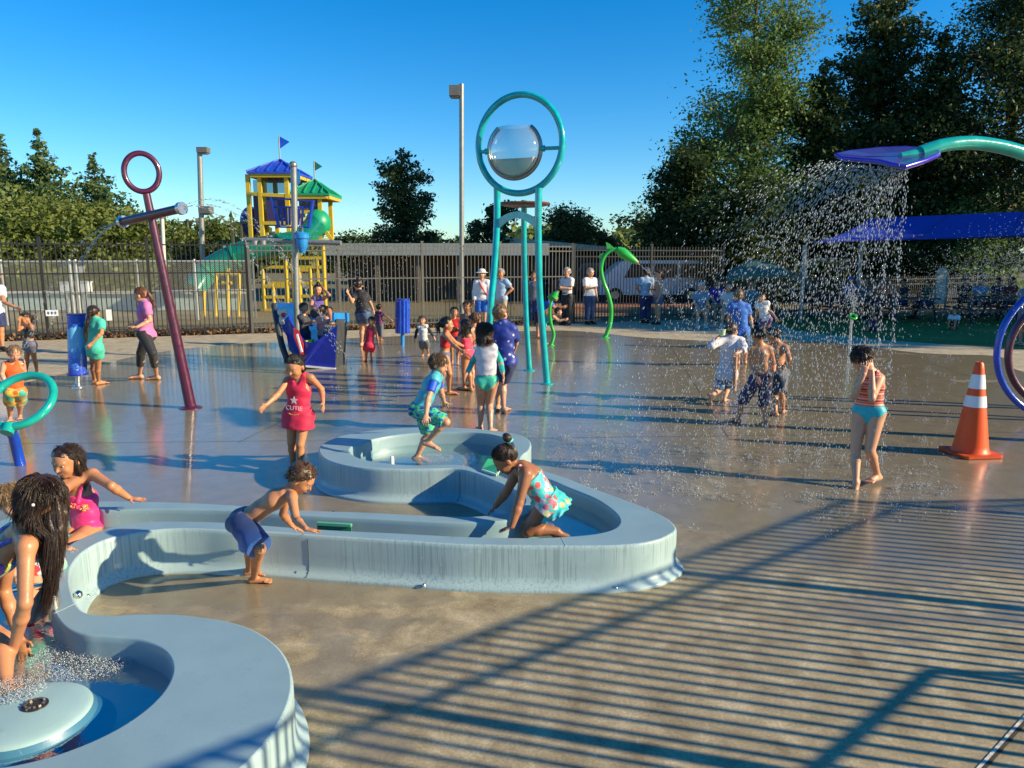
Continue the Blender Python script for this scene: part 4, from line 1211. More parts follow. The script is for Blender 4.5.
def conifer(label, x, y, H, R, leaf='fir', seed=0, n=9000, size=.15, base=.12, group=None, shape=1.0, name='conifer_tree', ragged=.35):
    rg = np.random.default_rng(seed); rd = random.Random(seed)
    e = empty(name, (x, y, 0), label, 'tree', group); mb = MB()
    r0 = H * .016 + .05; mb.tube([V((x, y, -.2)), V((x, y, H * .5)), V((x, y, H * .98))], [r0, r0 * .55, .02], 8)
    C = []; Rr = []
    nb = int(26 + H * 5)
    for k in range(nb):
        f = base + (1 - base) * (k + rd.random()) / nb; a = k * 2.399 + rd.uniform(-.4, .4)
        prof_ = (1 - f) ** shape if f > .25 else (.75 + f) * (1 - .25) ** shape
        L = max(.12, R * prof_ / ((1 - .25) ** shape) * rd.uniform(1 - ragged, 1.1)); z0 = f * H
        q = V((x + math.cos(a) * L, y + math.sin(a) * L, z0 + L * rd.uniform(-.05, .35)))
        mb.tube([V((x, y, z0)), q], [r0 * .25 * (1 - f) + .012, .008], 5)
        m_ = max(4, int(L * 9))
        for j in range(m_):
            u_ = (j + .6) / m_; C.append(list(V((x, y, z0)).lerp(q, u_) + V((0, 0, -.06 * L * (1 - u_))))); Rr.append(.10 * L + .10 + .12 * L * (1 - abs(u_ - .6)))
    mb.build('trunk', BARK, e, True)
    C = np.array(C); Rr = np.array(Rr); p = Rr ** 1.2; p /= p.sum(); k = rg.choice(len(C), n, p=p)
    v, q = leafcloud(C[k], Rr[k][:, None] * np.array([.8, .8, .5]) * .8, size, rg, .2)
    link_mesh('crown', v, q, LF[leaf], e, smooth=False); return e

def wz(px, py, y): return P(px, py, y)
# left group beyond the fence
grp = 'trees beyond the fence at left'
def tx(px, y): return P(px, 256, y).x
def th_(py, y): return P(512, py, y).z
conifer('leftmost of three pointed conifers rising over the broad green trees', tx(12, 46), 46, th_(134, 46), 3.6, 'fir', 11, 20000, .19, group=grp)
conifer('tallest pointed conifer, second from the left edge of the photo', tx(50, 46), 46, th_(130, 46), 3.6, 'fir', 12, 20000, .19, group=grp)
conifer('pointed conifer behind the maroon anchor, rightmost of three', tx(102, 42), 42, th_(154, 42), 3.6, 'fir', 13, 15000, .18, group=grp)
decid('broad olive green tree at the left edge beyond the fence', tx(-10, 38), 38, th_(206, 38), 3.4, 'mid', 21, 32000, .16, base=.12, group=grp, clump=1.1)
decid('broad olive green tree beside the conifers beyond the chain link', tx(42, 37), 37, th_(212, 37), 3.0, 'mid', 22, 32000, .16, base=.10, group=grp, clump=1.1)
decid('broad olive green tree ending the left clump behind the anchor', tx(92, 38), 38, th_(214, 38), 2.8, 'mid', 23, 30000, .16, base=.08, group=grp, clump=1.1)
for i, (px, py, y, r) in enumerate([(150, 236, 48, 2.6), (176, 232, 50, 2.6), (206, 222, 52, 2.4), (232, 226, 52, 2.2), (352, 238, 60, 2.4), (380, 240, 62, 2.4), (425, 236, 60, 2.6), (240, 240, 46, 1.8), (450, 240, 58, 2.2)]):
    labs = ['small bushy tree just right of the anchor pole beyond the fence', 'small bushy tree left of the shorter lamp post base', 'rounded tree behind the short lamp post near the power pole', 'small tree peeking left of the play tower', 'low distant tree right of the play tower', 'low distant tree at the foot of the lone dark tree', 'pale distant tree left of the tall lamp post', 'low shrubby tree under the green slide', 'distant tree just left of the tall lamp post base']
    decid(labs[i], tx(px, y), y, th_(py, y), r, 'mid' if i % 2 else 'dark', 40 + i, 8000, .17, base=.05, clump=1.2, limbs=4)
# lone trees in the middle
conifer('lone dark feathery tree left of the tall lamp post', tx(404, 44), 44, th_(150, 44), 2.7, 'dark', 61, 20000, .14, base=.12, shape=.45, ragged=.4)
decid('dark tree directly behind the teal ring tower legs', tx(490, 42), 42, th_(198, 42), 1.7, 'dark', 62, 11000, .14, base=.25, clump=.9, limbs=7)
decid('rounded bronze green tree right of the teal ring tower', tx(572, 44), 44, th_(211, 44), 2.0, 'bronze', 63, 19000, .14, base=.15, clump=1.1, limbs=8)
decid('low bronze green tree edging the round tree behind the green serpent', tx(600, 46), 46, th_(236, 46), 1.6, 'bronze', 64, 9000, .14, base=.1, clump=1.1, limbs=6)
# big trees on the right
rg_ = 'tall trees beyond the fence at right'
decid('dense dark tree at the left foot of the tall airy tree', tx(680, 37), 37, th_(142, 37), 2.2, 'dark', 71, 40000, .125, base=.06, clump=1.0, limbs=9, group=rg_)
decid('tall airy tree with pale leaves and visible limbs', tx(755, 39), 39, th_(-75, 39), 3.9, 'olive', 72, 60000, .12, base=.18, clump=.85, limbs=14, group=rg_, lean=-.6)
conifer('very tall dark evergreen just right of the airy tree', tx(868, 40), 40, th_(-30, 40), 4.6, 'dark', 73, 70000, .15, base=.05, shape=.5, group=rg_, ragged=.5)
conifer('dark evergreen left of centre of the tall right hand clump', tx(812, 38), 38, th_(60, 38), 3.0, 'dark', 74, 46000, .14, base=.04, shape=.6, group=rg_, ragged=.45)
conifer('dark evergreen behind the blue leaf shower arm', tx(925, 38), 38, th_(30, 38), 3.2, 'dark', 75, 48000, .14, base=.04, shape=.6, group=rg_, ragged=.5)
decid('tall spreading dark tree at the right edge of the photo', tx(1000, 37), 37, th_(-50, 37), 4.8, 'dark', 76, 66000, .13, base=.12, clump=.8, limbs=13, group=rg_)
decid('dark bushy tree behind the green umbrella', tx(742, 35), 35, th_(196, 35), 2.4, 'dark', 77, 24000, .13, base=.05, clump=1.1, limbs=8, group=rg_)
decid('dark bushy tree above the parked cars between the two evergreens', tx(835, 36.5), 36.5, th_(178, 36.5), 2.6, 'dark', 78, 26000, .13, base=.08, clump=1.0, limbs=8, group=rg_)
decid('dark bushy tree behind the blue shade sail', tx(905, 36.5), 36.5, th_(196, 36.5), 2.4, 'dark', 79, 24000, .13, base=.05, clump=1.0, limbs=8, group=rg_)
decid('dark bushy tree low at the right edge under the shade sail', tx(965, 35), 35, th_(205, 35), 2.2, 'olive', 80, 18000, .13, base=.05, clump=1.0, limbs=8, group=rg_)
# far wooded skyline closing the horizon
rg = np.random.default_rng(5)
xs_ = rg.uniform(-150, 190, 24000); ys_ = rg.uniform(95, 112, 24000)
hmax = 4.2 + 1.6 * np.sin(xs_ * .11) + 1.2 * np.sin(xs_ * .31 + 1) + np.where(xs_ > 35, 5, 0)
C = np.stack([xs_, ys_, hmax * rg.uniform(0, 1, 24000) ** .7], 1)
v, q = leafcloud(C, .5, 1.0, rg)
o = link_mesh('distant_woods', v, q, LF['mid'], None, (0, 100, 0), smooth=False); tag(o, kind='stuff')
# trees out of frame to the right that shade the far right of the pad
for i, (x, y, h, r) in enumerate([(31, 17.5, 13, 4.0), (37, 13.5, 14, 4.2), (34, 22, 13, 4.2), (41, 18.5, 15, 4.5), (44, 12.5, 15, 4.5)]):
    decid(['tall tree off the right edge nearest the railing', 'tall tree off the right edge further along the railing', 'tall tree off the right edge behind the tables', 'tallest tree off the right edge at the back', 'tall tree off the right edge at the very far corner'][i], x, y, h, r, 'dark', 90 + i, 5500, .42, base=.12, clump=1.1, limbs=8)
# weeds along the foot of the left fence
rg = np.random.default_rng(8)
tt = rg.uniform(-.3, .85, 5000); C = np.stack([-13.1 + 17.3 * tt + rg.normal(0, .12, 5000), 18.9 + 6 * tt + .15 + rg.normal(0, .12, 5000), rg.uniform(0, .16, 5000)], 1)
v, q = leafcloud(C, .02, .07, rg); o = link_mesh('fallen_leaves', v, q, M('dry_leaf', (.20, .10, .04), .9, var=.5, vs=30), None, (0, 20, 0), smooth=False); tag(o, kind='stuff')
# ================================================================ splash pad features
TEAL = M('teal_paint', (.004, .40, .42), .18, var=.2, coat=.6, rvar=.2)
TEAL2 = M('teal_green_paint', (.01, .36, .30), .2, var=.2, coat=.6, rvar=.2)
MAR = M('maroon_paint', (.085, .008, .035), .34, var=.2, coat=.6, rvar=.2)
BLU = M('royal_blue_paint', (.006, .06, .48), .22, var=.2, coat=.5, rvar=.2)
SBL = M('sky_blue_paint', (.02, .24, .62), .3, var=.08, rvar=.05)
NAV = M('navy_plastic', (.008, .02, .30), .3, var=.15, coat=.3)
YEL = M('yellow_paint', (.62, .42, .02), .35, var=.1)
GRN = M('green_paint', (.03, .42, .05), .25, var=.12, coat=.5, rvar=.05)
GRNS = M('green_roof', (.01, .30, .14), .4, var=.1)
GREY = M('grey_pole_metal', (.30, .30, .28), .4, .4)
SS = M('stainless', (.6, .6, .58), .22, .9, var=.06)
Z = V((0, 0, 1)); X = V((1, 0, 0)); Yv = V((0, 1, 0))

def flange(mb, c, r): mb.lathe(c, [(r * 2.2, 0), (r * 2.2, .012), (r * 1.3, .02), (r, .05)], 20)

# anchor spray
f0 = G(191, 408); y = f0.y
e = empty('anchor_spray_post', f0, 'maroon anchor shaped spray post with a ring on top, leaning left', 'spray post')
s = mpp(y)
mb = MB(); topm = P(146.5, 194, y - .1)
mb.tube(catmull([f0, f0.lerp(topm, .5), topm], 6), [.078 - .028 * i / 12 for i in range(13)], 16); mb.build('pole', MAR, e, True)
mb = MB(); mb.torus(P(141.7, 172.5, y - .1), 15.2 * s, .038, V((.92, .38, 0)), Z, 1.17, 48, 12); mb.build('top_ring', MAR, e, True)
mb = MB(); a, b = P(124, 221.5, y + .1), P(180, 208.7, y - .4)
mb.tube([a, b], .060, 16); mb.build('crossbar', MAR, e, True)
for p, q in ((a, a - (b - a).normalized() * .05), (b, b + (b - a).normalized() * .05)):
    mb = MB(); mb.tube([p, q + (q - p) * .1], .084, 18); mb.build('nozzle_cap', SS, e, True)
mb = MB(); flange(mb, f0, .07); mb.build('base_flange', MAR, e, True)
ANCH = (a, b)
# teal ring on blue post
f0 = G(20.5, 465); y = f0.y; s = mpp(y)
e = empty('ring_spray_post', f0, 'teal spray ring tilted on a short blue post at the left edge', 'spray post')
c = P(21, 400.5, y); up = V((0, .70, .72)).normalized()
mb = MB(); mb.torus(c, .315, .042, X, up, 1, 56, 14); mb.build('spray_ring', TEAL2, e, True)
mb = MB(); b0 = c - up * .33; mb.tube([f0, V((f0.x, f0.y - .05, b0.z * .7)), b0], .052, 16); mb.build('post', BLU, e, True)
mb = MB(); mb.tube([b0 - up * .06, b0 + up * .04], .062, 16); mb.build('ring_collar', TEAL2, e, True)
for k in range(10):
    a = 2 * PI * k / 10 + .2; q = c + X * .315 * math.cos(a) + up * .315 * math.sin(a); nn = X.cross(up)
    mb = MB(); mb.tube([q - nn * .036, q - nn * .052], .010, 8); mb.build('spray_nozzle', SS, e, True)
# blue spinning cylinder on a post
f0 = G(78, 387); y = f0.y; s = mpp(y)
e = empty('spinning_drum', f0, 'upright blue painted drum on a steel post beside the girl in mint', 'water toy')
t0, t1 = P(76.5, 314.5, y), P(77.8, 374, y)
def m_drum():
    m, t, b = nt('drum_art'); c = coords(t); sx = t.nodes.new('ShaderNodeSeparateXYZ'); t.links.new(c, sx.inputs[0])
    n = noise(t, coords(t, (1, 1, .5)), 9, 3, .6, .8)
    z_ = mathn(t, 'ADD', mathn(t, 'MULTIPLY', sx.outputs['Z'], .8), mathn(t, 'MULTIPLY_ADD', n, .35, -.17))
    col = ramp(t, z_, [(.0, (.03, .08, .50)), (.28, (.04, .17, .68)), (.42, (.06, .28, .75)), (.50, (.14, .48, .85)), (.76, (.16, .50, .85)), (.80, (.02, .10, .58))], 'CONSTANT')
    dn = noise(t, c, 22, 3); col = mixc(t, ramp(t, dn, [(.62, (0, 0, 0)), (.66, (1, 1, 1))]), col, (.35, .62, .85))
    t.links.new(col, b.inputs['Base Color']); b.inputs['Roughness'].default_value = .3; return m
mb = MB(); mb.tube([t0, t1], .138, 32); mb.build('drum', m_drum(), e, True)
for p in (t0, t1):
    mb = MB(); mb.tube([p + Z * .012, p - Z * .012], .158 if p is t1 else .145, 32); mb.build('drum_cap', NAV, e, True)
mb = MB(); mb.tube([f0, t1], .040, 14); mb.build('post', SS, e, True)
mb = MB(); flange(mb, f0, .045); mb.build('base_flange', SS, e, True)
# blue roller brush tower near the fence
f0 = G(402.5, 345); y = f0.y; s = mpp(y)
e = empty('bristle_roller', f0, 'upright royal blue bristle roller on a post near the grey fence', 'water toy')
mb = MB(); mb.tube([f0, P(402.5, 300, y)], .05, 12); mb.build('post', SBL, e, True)
c0_, c1_ = P(402.5, 300, y), P(402.5, 333, y)
for k in range(10):
    a = 2 * PI * k / 10; o_ = V((math.cos(a), math.sin(a), 0)) * .13
    mb = MB(); mb.tube([c0_ + o_, c0_ + o_ + (c1_ - c0_)], .052, 8); mb.build('bristle_bar', BLU, e, True)
mb = MB(); mb.tube([c0_ - Z * .02, c0_ + Z * .03], .17, 20); mb.build('top_plate', BLU, e, True)

# teal ring tower with tipping bowl
f1, f2, f3 = G(547, 384), G(529.5, 370.5), G(486, 379)
e = empty('ring_tower', V(((f1.x + f3.x) / 2, (f1.y + f3.y) / 2, 0)), 'tall teal three legged tower with a big ring holding a clear tipping bowl', 'water feature')
yr = 12.65; cc = P(519.5, 144.5, yr); axr = V((.93, -.36, 0)).normalized(); s = mpp(yr)
def legpts(f, top, pts=()):
    return catmull([f] + [P(a, b, c) for a, b, c in pts] + [top], 8)
j1, j3 = P(538.8, 188, 12.35), P(497, 188, 12.95)
for nm, pts in (('leg', legpts(f1, j1, [(542.5, 330, 12.42), (539.3, 285, 12.4), (538.2, 225, 12.36)])), ('leg', legpts(f3, j3, [(489.5, 320, 12.75), (494.5, 265, 12.85), (497, 222, 12.92)]))):
    mb = MB(); mb.tube(pts, .058, 16); mb.build(nm, TEAL, e, True)
mb = MB(); mb.tube(legpts(f2, P(524, 200, 13.7), [(526.5, 325, 13.85), (525, 285, 13.8), (524, 240, 13.75)]), .052, 16); mb.build('leg', TEAL, e, True)
for f in (f1, f2, f3):
    mb = MB(); flange(mb, f, .05); mb.build('base_flange', TEAL, e, True)
mb = MB(); mb.torus(cc, 43 * s, .054, axr, Z, 1.06, 72, 14); mb.build('ring', TEAL, e, True)
# arched brace
mb = MB(); a, b = P(498, 222, 12.92), P(538.5, 222, 12.36); d = b - a; nz = V((d.y, -d.x, 0)).normalized() * .03
up_, lo_ = [], []
for i in range(17):
    t_ = i / 16; p = a + d * t_; up_.append(p + Z * (.04 + .13 * math.sin(PI * t_))); lo_.append(p + Z * (-.13 + .19 * math.sin(PI * t_)))
mb.prism(up_ + lo_[::-1], nz); mb.build('arch_brace', TEAL, e)
mb = MB(); mb.lathe(P(524.5, 204.5, 13.3), [(.001, -.02), (.30, -.04), (.44, -.012), (.455, .01), (.44, .03), (.3, .02), (.001, .03)], 40); mb.build('splash_plate', M('bronze_plate', (.16, .055, .04), .3, var=.3), e, True)
# bowl: clear drum between two steel hoops, open at the top
ny = V((axr.y, -axr.x, 0)).normalized(); R3 = Matrix((axr, Z, ny)).transposed()
bc = P(514.5, 150, yr); Rb = 26.5 * s
glass = bpy.data.materials.new('clear_acrylic'); glass.use_nodes = True; t = glass.node_tree; t.nodes.clear()
o_ = t.nodes.new('ShaderNodeOutputMaterial'); tr = t.nodes.new('ShaderNodeBsdfTransparent'); tr.inputs[0].default_value = (.87, .92, .93, 1); g_ = t.nodes.new('ShaderNodeBsdfGlossy'); g_.inputs['Roughness'].default_value = .06
di = t.nodes.new('ShaderNodeBsdfDiffuse'); di.inputs[0].default_value = (.6, .66, .68, 1)
lw_ = t.nodes.new('ShaderNodeLayerWeight'); lw_.inputs[0].default_value = .25; m1 = t.nodes.new('ShaderNodeMixShader'); m2 = t.nodes.new('ShaderNodeMixShader')
t.links.new(lw_.outputs['Facing'], m1.inputs[0]); t.links.new(tr.outputs[0], m1.inputs[1]); t.links.new(g_.outputs[0], m1.inputs[2]); m2.inputs[0].default_value = .12
t.links.new(m1.outputs[0], m2.inputs[1]); t.links.new(di.outputs[0], m2.inputs[2]); t.links.new(m2.outputs[0], o_.inputs[0])
mb = MB(); a0, a1 = math.radians(90 + 38), math.radians(450 - 38)
prof = [(max(.001, Rb * math.cos(math.radians(p))), Rb * math.sin(math.radians(p))) for p in range(-90, 57, 8)]
RB = Matrix((axr, ny * -.72, Z)).transposed()
mb.lathe(bc, prof, 48, RB); mb.build('clear_bowl', glass, e, True)
mb = MB(); mb.torus(bc, Rb + .008, .030, axr, Z, 1, 48, 10, a0, a1); mb.build('steel_band', M('dull_steel', (.30, .27, .25), .3, .8), e, True)
mb = MB(); mb.torus(bc + ny * .0, Rb - .035, .010, axr, Z, 1, 48, 8, a0, a1); mb.build('bolt_band', SS, e, True)
# water held in the bowl
lev = -.30 * Rb; arc = [V((Rb * .95 * math.cos(a), Rb * .95 * math.sin(a))) for a in [math.radians(d) for d in range(200, 341, 7)]]
mb = MB(); mb.prism([bc + axr * p.x + Z * p.y + ny * .12 for p in arc], ny * -.24); mb.build('held_water', m_water('held_water', (.62, .56, .46), 6, .1, .6), e, True)
mb = MB(); mb.sphere(bc - Z * Rb * .36, (Rb * .90, Rb * .45, Rb * .5), 20, 12); 
for s_ in (-1, 1):
    mb = MB(); mb.tube([bc + axr * s_ * (Rb + .01), cc + axr * s_ * (43 * s - .02) + Z * (bc.z - cc.z)], .030, 12); mb.tube([bc + axr * s_ * (Rb + .0), bc + axr * s_ * (Rb + .07)], .05, 12); mb.build('pivot', TEAL if s_ < 0 else TEAL, e, True)

# lamp posts
def lamp(px, base_py, top_py, y, label, r, heads):
    b = P(px[1], 300, y); b.z = 0; tp = P(px[0], top_py, y); tp.x = tp.x; tp.y = y
    e = empty('lamp_post', V((b.x, y, 0)), label, 'lamp post')
    mb = MB(); mb.tube([V((b.x, y, 0)), tp], r, 12); mb.build('pole', GREY, e, True)
    for (dx, dy, w_, h_, d_) in heads:
        c = tp + V((dx, 0, dy)); mb = MB(); mb.box(c, (w_, d_, h_)); mb.box(c - Z * (h_ / 2 + .02), (w_ * .8, d_ * .8, .05)); hd_ = mb.build('lamp_head', M('lamp_housing', (.18, .17, .15), .5, .3), e)
        mb = MB(); mb.box(c - Z * (h_ / 2 + .05), (w_ * .65, d_ * .65, .02)); mb.build('lens', M('lens_glass', (.5, .5, .45), .2), hd_)
        mb = MB(); mb.bar(V((b.x + (tp.x - b.x) * .97, y, c.z)), c, .08); mb.build('bracket', GREY, e)
s = mpp(30)
lamp((461.5, 461.5), 300, 84, 27, 'tall square lamp post with one head, left of the teal ring tower', .085, [(-.24, -.24, .36, .34, .40)])
lamp((199.5, 203.5), 300, 149, 33, 'slim lamp post with two small heads between the anchor and the play tower', .11, [(.16, -.05, .45, .22, .4), (.10, -2.55, .50, .30, .45)])
c = P(166, 300, 36)
e = empty('white_pole', (c.x, 36, 0), 'thin white pole seen just right of the anchor shaft', 'pole'); mb = MB(); mb.tube([V((c.x, 36, 0)), P(162, 218, 36)], .09, 10); mb.build('shaft', M('white_pole_paint', (.6, .58, .5), .5), e, True)
mb = MB(); mb.sphere(P(162, 217, 36), .12, 10, 8); mb.build('cap', GREY, e, True)
# distant power poles and wires
WOOD = M('creosote_wood', (.10, .075, .05), .9, var=.3)
wires = []
for px, py, dx in ((187, 219, 0), (197, 219, 0), (208, 222, 0)):
    y = 80 + (px - 187) * .4; tp = P(px, py, y); e = empty('power_pole', (tp.x, y, 0), {187: 'leftmost distant wooden power pole with crossarm', 197: 'middle distant wooden power pole with crossarm', 208: 'rightmost distant wooden power pole with crossarm'}[px], 'power pole', 'distant power poles')
    mb = MB(); mb.tube([V((tp.x, y, 0)), tp], .15, 8); mb.build('shaft', WOOD, e, True)
    mb = MB(); mb.bar(tp + V((-1.1, 0, -.3)), tp + V((1.1, 0, -.3)), .14); mb.build('crossarm', WOOD, e)
    for i in (-1, 0, 1):
        mb = MB(); mb.tube([tp + V((i * .9, 0, -.25)), tp + V((i * .9, 0, -.02))], .06, 6); mb.build('insulator', GREY, e, True)
    wires.append(tp)
mb = MB()
for i in (-1, 0, 1):
    a = wires[2] + V((i * .9, 0, 0)); b = P(420, 232 + i * 4, 120); mb.tube([a.lerp(b, k / 10) - Z * (1.5 * math.sin(PI * k / 10)) for k in range(11)], .03, 4)
o = mb.build('power_line', M('wire', (.03, .03, .03), .6), None, True); tag(o, 'thin sagging power line leading right from the distant poles', 'power line')

# ---------------------------------------------------------------- play tower with slides
yt = 30; s = mpp(yt)
def pt(px, py, dy=0): return P(px, py, yt + dy)
e = empty('play_tower', V((pt(285, 300).x, yt + 1, 0)), 'yellow framed water play tower with blue and green roofs and tube slides', 'play structure')
def tower(pxs, eave, peak, roofmat, y0, y1, nm, post_px, post_top):
    mb = MB(); x0, x1 = P(pxs[0], eave, y0).x, P(pxs[1], eave, y0).x; ze = P(300, eave, (y0 + y1) / 2).z; zp = P(300, peak, (y0 + y1) / 2).z
    xm, ym = (x0 + x1) / 2, (y0 + y1) / 2; ap = V((xm, ym, zp)); cs = [V((x0, y0, ze)), V((x1, y0, ze)), V((x1, y1, ze)), V((x0, y1, ze))]
    for i in range(4): mb._add([cs[i], cs[(i + 1) % 4], ap], [(0, 1, 2)])
    mb._add([c - Z * .07 for c in cs], [(3, 2, 1, 0)])
    for i in range(4): mb.quad(cs[i] - Z * .07, cs[(i + 1) % 4] - Z * .07, cs[(i + 1) % 4], cs[i])
    rf = mb.build('roof', roofmat, e)
    for i in range(4):
        a, b = cs[i], cs[(i + 1) % 4]
        for k in range(5):
            p = a.lerp(b, k / 5); f = 1 - abs(k / 5 - .5) * 2 if k else 0
            q = ap if k == 0 else p.lerp(ap, .0) + (ap - (a + b) / 2) * max(.02, f)
            mb = MB(); mb.bar(p + Z * .03, q + Z * .03, .05); mb.build('roof_rib', roofmat, rf)
    for x in post_px:
        for yy in (y0 + .25, y1 - .25):
            q = P(x, 250, y0 + .25); zl = P(300, 238, 30).z; mb = MB(); mb.box((q.x, yy, (post_top + zl) / 2), (.15, .15, post_top - zl)); mb.build('post', YEL, e)
    mb = MB(); zz = ze - .12
    for (a, b) in ((0, 1), (1, 2), (2, 3), (3, 0)): mb.bar(cs[a].lerp(ap, .12) * 1 + V((0, 0, zz - cs[a].lerp(ap, .12).z)), cs[b].lerp(ap, .12) + V((0, 0, zz - cs[b].lerp(ap, .12).z)), .16)
    mb.build('eave_beam', YEL, e)
    return ap, ze
ap1, ze1 = tower((246.5, 296), 175, 160, M('blue_roof', (.02, .07, .50), .35, var=.08), 29.2, 31.6, 'blue', (252, 263.5, 290), P(300, 176, 30).z)
ap2, ze2 = tower((287, 329), 195.5, 180, GRNS, 29.6, 31.8, 'green', (293, 322), P(300, 196, 30).z)
for ap, hgt, w_, mt in ((ap1, .92, .40, BLU), (ap2, .75, .32, M('green_flag', (.01, .12, .10), .5))):
    mb = MB(); mb.tube([ap - Z * .1, ap + Z * hgt], .025, 8); fp = mb.build('flag_pole', GREY, e, True)
    mb = MB(); tpz = ap + Z * hgt; mb.prism([tpz, tpz + V((w_, .05, -.22)), tpz - Z * .50 * (hgt / .92)], (0, .012, 0)); mb.build('flag', mt, fp)
def panel(x0, x1, y0p, y1p, yy, mat, nm, th=.04):
    a, b = P(x0, y0p, yy), P(x1, y1p, yy); mb = MB(); mb.box(((a.x + b.x) / 2, yy, (a.z + b.z) / 2), (abs(b.x - a.x), th, abs(a.z - b.z))); return mb.build(nm, mat, e)
meshm = m_water('mesh_net', (.55, .6, .62), 30, .1, .5, .4)
panel(253, 264, 180, 193, 29.5, meshm, 'netting'); panel(266, 289, 180, 193, 29.5, meshm, 'netting')
panel(253, 264, 193, 229, 29.48, M('dark_panel', (.05, .04, .10), .5), 'side_panel'); panel(266, 290, 196, 226, 29.48, M('purple_panel', (.05, .03, .12), .5), 'front_panel')
panel(299, 320, 200, 212, 29.9, M('dark_mesh_panel', (.06, .06, .08), .5), 'back_panel')
mb = MB()
for (a, b, yy) in (((251, 194), (291, 196), 29.45), ((264, 223), (291, 223), 29.45), ((291, 212), (323, 212), 29.85), ((291, 237), (335, 242), 29.8), ((322, 226), (333, 242), 29.8)):
    mb.bar(P(a[0], a[1], yy), P(b[0], b[1], yy), .13)
mb.build('rail', YEL, e)
zd = P(300, 242, 30).z
mb = MB(); mb.box((pt(288, 242).x, 30.5, zd), (3.2, 2.4, .12)); mb.build('deck', YEL, e)
for k, (px0, py0, px1, py1) in enumerate([(262, 263, 262, 331), (285, 245, 285, 331), (299, 268, 299, 331), (323, 245, 323, 331), (310, 268, 310, 331), (248, 290, 248, 331), (273, 283, 273, 331), (292, 258, 292, 331), (317, 258, 317, 331)]):
    mb = MB(); a, b = pt(px0, py0, -.2), pt(px1, 331, -.2); b.z = 0; b.x = a.x; mb.tube([a, b], .075, 10); mb.build('lower_post', YEL, e, True)
for (a, b) in (((262, 267), (322, 267)), ((268, 283), (285, 283)), ((299, 270), (311, 270)), ((299, 296), (323, 296)), ((262, 310), (285, 310)), ((299, 258), (322, 258)), ((285, 300), (299, 300)), ((262, 286), (285, 286)), ((299, 283), (323, 283)), ((262, 297), (285, 297)), ((285, 283), (299, 283)), ((285, 312), (323, 312))):
    mb = MB(); mb.bar(pt(*a, -.2), pt(*b, -.2), .12); mb.build('cross_rail', YEL, e)
mb = MB(); mb.box((pt(300, 250).x, 30.6, zd + .0), (2.0, 1.6, .1)); mb.build('upper_deck', YEL, e)
# green slide
mb = MB(); mb.sphere(pt(318, 223, -.1), (.50, .50, .54), 20, 14); mb.build('slide_bend', GRNS, e, True)
path = catmull([pt(318, 222, -.2), pt(300, 240, -.5), pt(272, 246, -.7), pt(245, 252, -.8), pt(222, 262, -.9), pt(205, 274, -1.1), pt(194, 290, -1.5)], 6)
mb = MB(); mb.tube(path, .44, 20); mb.build('tube_slide', M('green_slide', (.005, .20, .14), .25, var=.1, coat=.4), e, True)
for i in (10, 20, 28):
    mb = MB(); d = (path[i + 1] - path[i]); mb.tube([path[i], path[i] + d.normalized() * .08], .48, 20); mb.build('slide_collar', GRNS, e, True)
mb = MB(); mb.sphere(pt(251, 222, .8), (.42, .5, .62), 18, 12); mb.build('blue_slide_bend', M('deep_blue_plastic', (.01, .05, .25), .3), e, True)
mb = MB(); a = pt(232, 224, .3); mb.bar(a, pt(254, 222, .3), .09); mb.bar(a, V((a.x, a.y, 0)), .10); q = pt(241, 224, .3); mb.bar(q, V((q.x, q.y, 0)), .08); mb.bar(pt(232, 232, .3), pt(254, 246, .3), .05); mb.build('stair_frame', M('olive_frame', (.10, .10, .05), .5), e)
# small yellow spray frame left of the tower
yy = 27; e = empty('yellow_spray_frame', (P(228, 300, yy).x, yy, 0), 'low yellow pipe frame standing left of the play tower behind the fence', 'water toy')
for (a, b) in (((216, 274), (216, 322)), ((228, 268), (228, 322)), ((239, 274), (239, 322)), ((216, 274), (239, 274)), ((204, 290), (204, 322)), ((222, 283), (232, 283))):
    mb = MB(); mb.tube([P(*a, yy), P(*b, yy)], .06, 10); mb.build('pipe', YEL, e, True)

# ---------------------------------------------------------------- pirate ship
y = 14.5; e = empty('pirate_ship', G(312, 364), 'small blue pirate ship play boat with a mast, yardarm and hanging bucket', 'play boat')
def sp(px, py, dy=0): return P(px, py, y + dy)
# hull side facing the viewer (deep blue), back side, stern and bow boards
side = catmull([sp(288, 318, -.35), sp(296, 330, -.4), sp(306, 342, -.42), sp(316, 341, -.42), sp(326, 334, -.4), sp(337, 325, -.35)], 5)
mb = MB(); mb.prism([sp(304, 366, -.3)] + side + [sp(335, 369, -.3)], (0, .05, 0)); mb.build('hull_side', NAV, e)
mb = MB(); mb.prism([sp(284, 320, -.1), sp(288.5, 316, -.3), sp(305, 366, -.32), sp(300, 362, .1), sp(289, 350, .2)], (.02, .05, 0)); mb.build('bow_board', M('bow_blue', (.012, .03, .38), .3, var=.2), e)
mb = MB(); mb.prism([sp(293, 328, -.44), sp(298, 330, -.44), sp(303.5, 344, -.45), sp(303, 364, -.40), sp(299, 350, -.45), sp(294, 338, -.45)], (0, .03, 0)); mb.build('anchor_crest', M('red_crest', (.45, .03, .05), .4), e)
mb = MB(); mb.bar(sp(297, 334, -.5), sp(302, 352, -.5), .05, .03); mb.build('crest_stripe', M('white_paint_gloss', (.7, .7, .7), .4), e)
mb = MB(); mb.prism([sp(336, 319, -.35), sp(346, 319, .35), sp(342, 368, .3), sp(334, 369.5, -.28)], (.04, .02, 0)); mb.build('stern_board', M('charcoal_board', (.05, .055, .06), .5, var=.3), e)
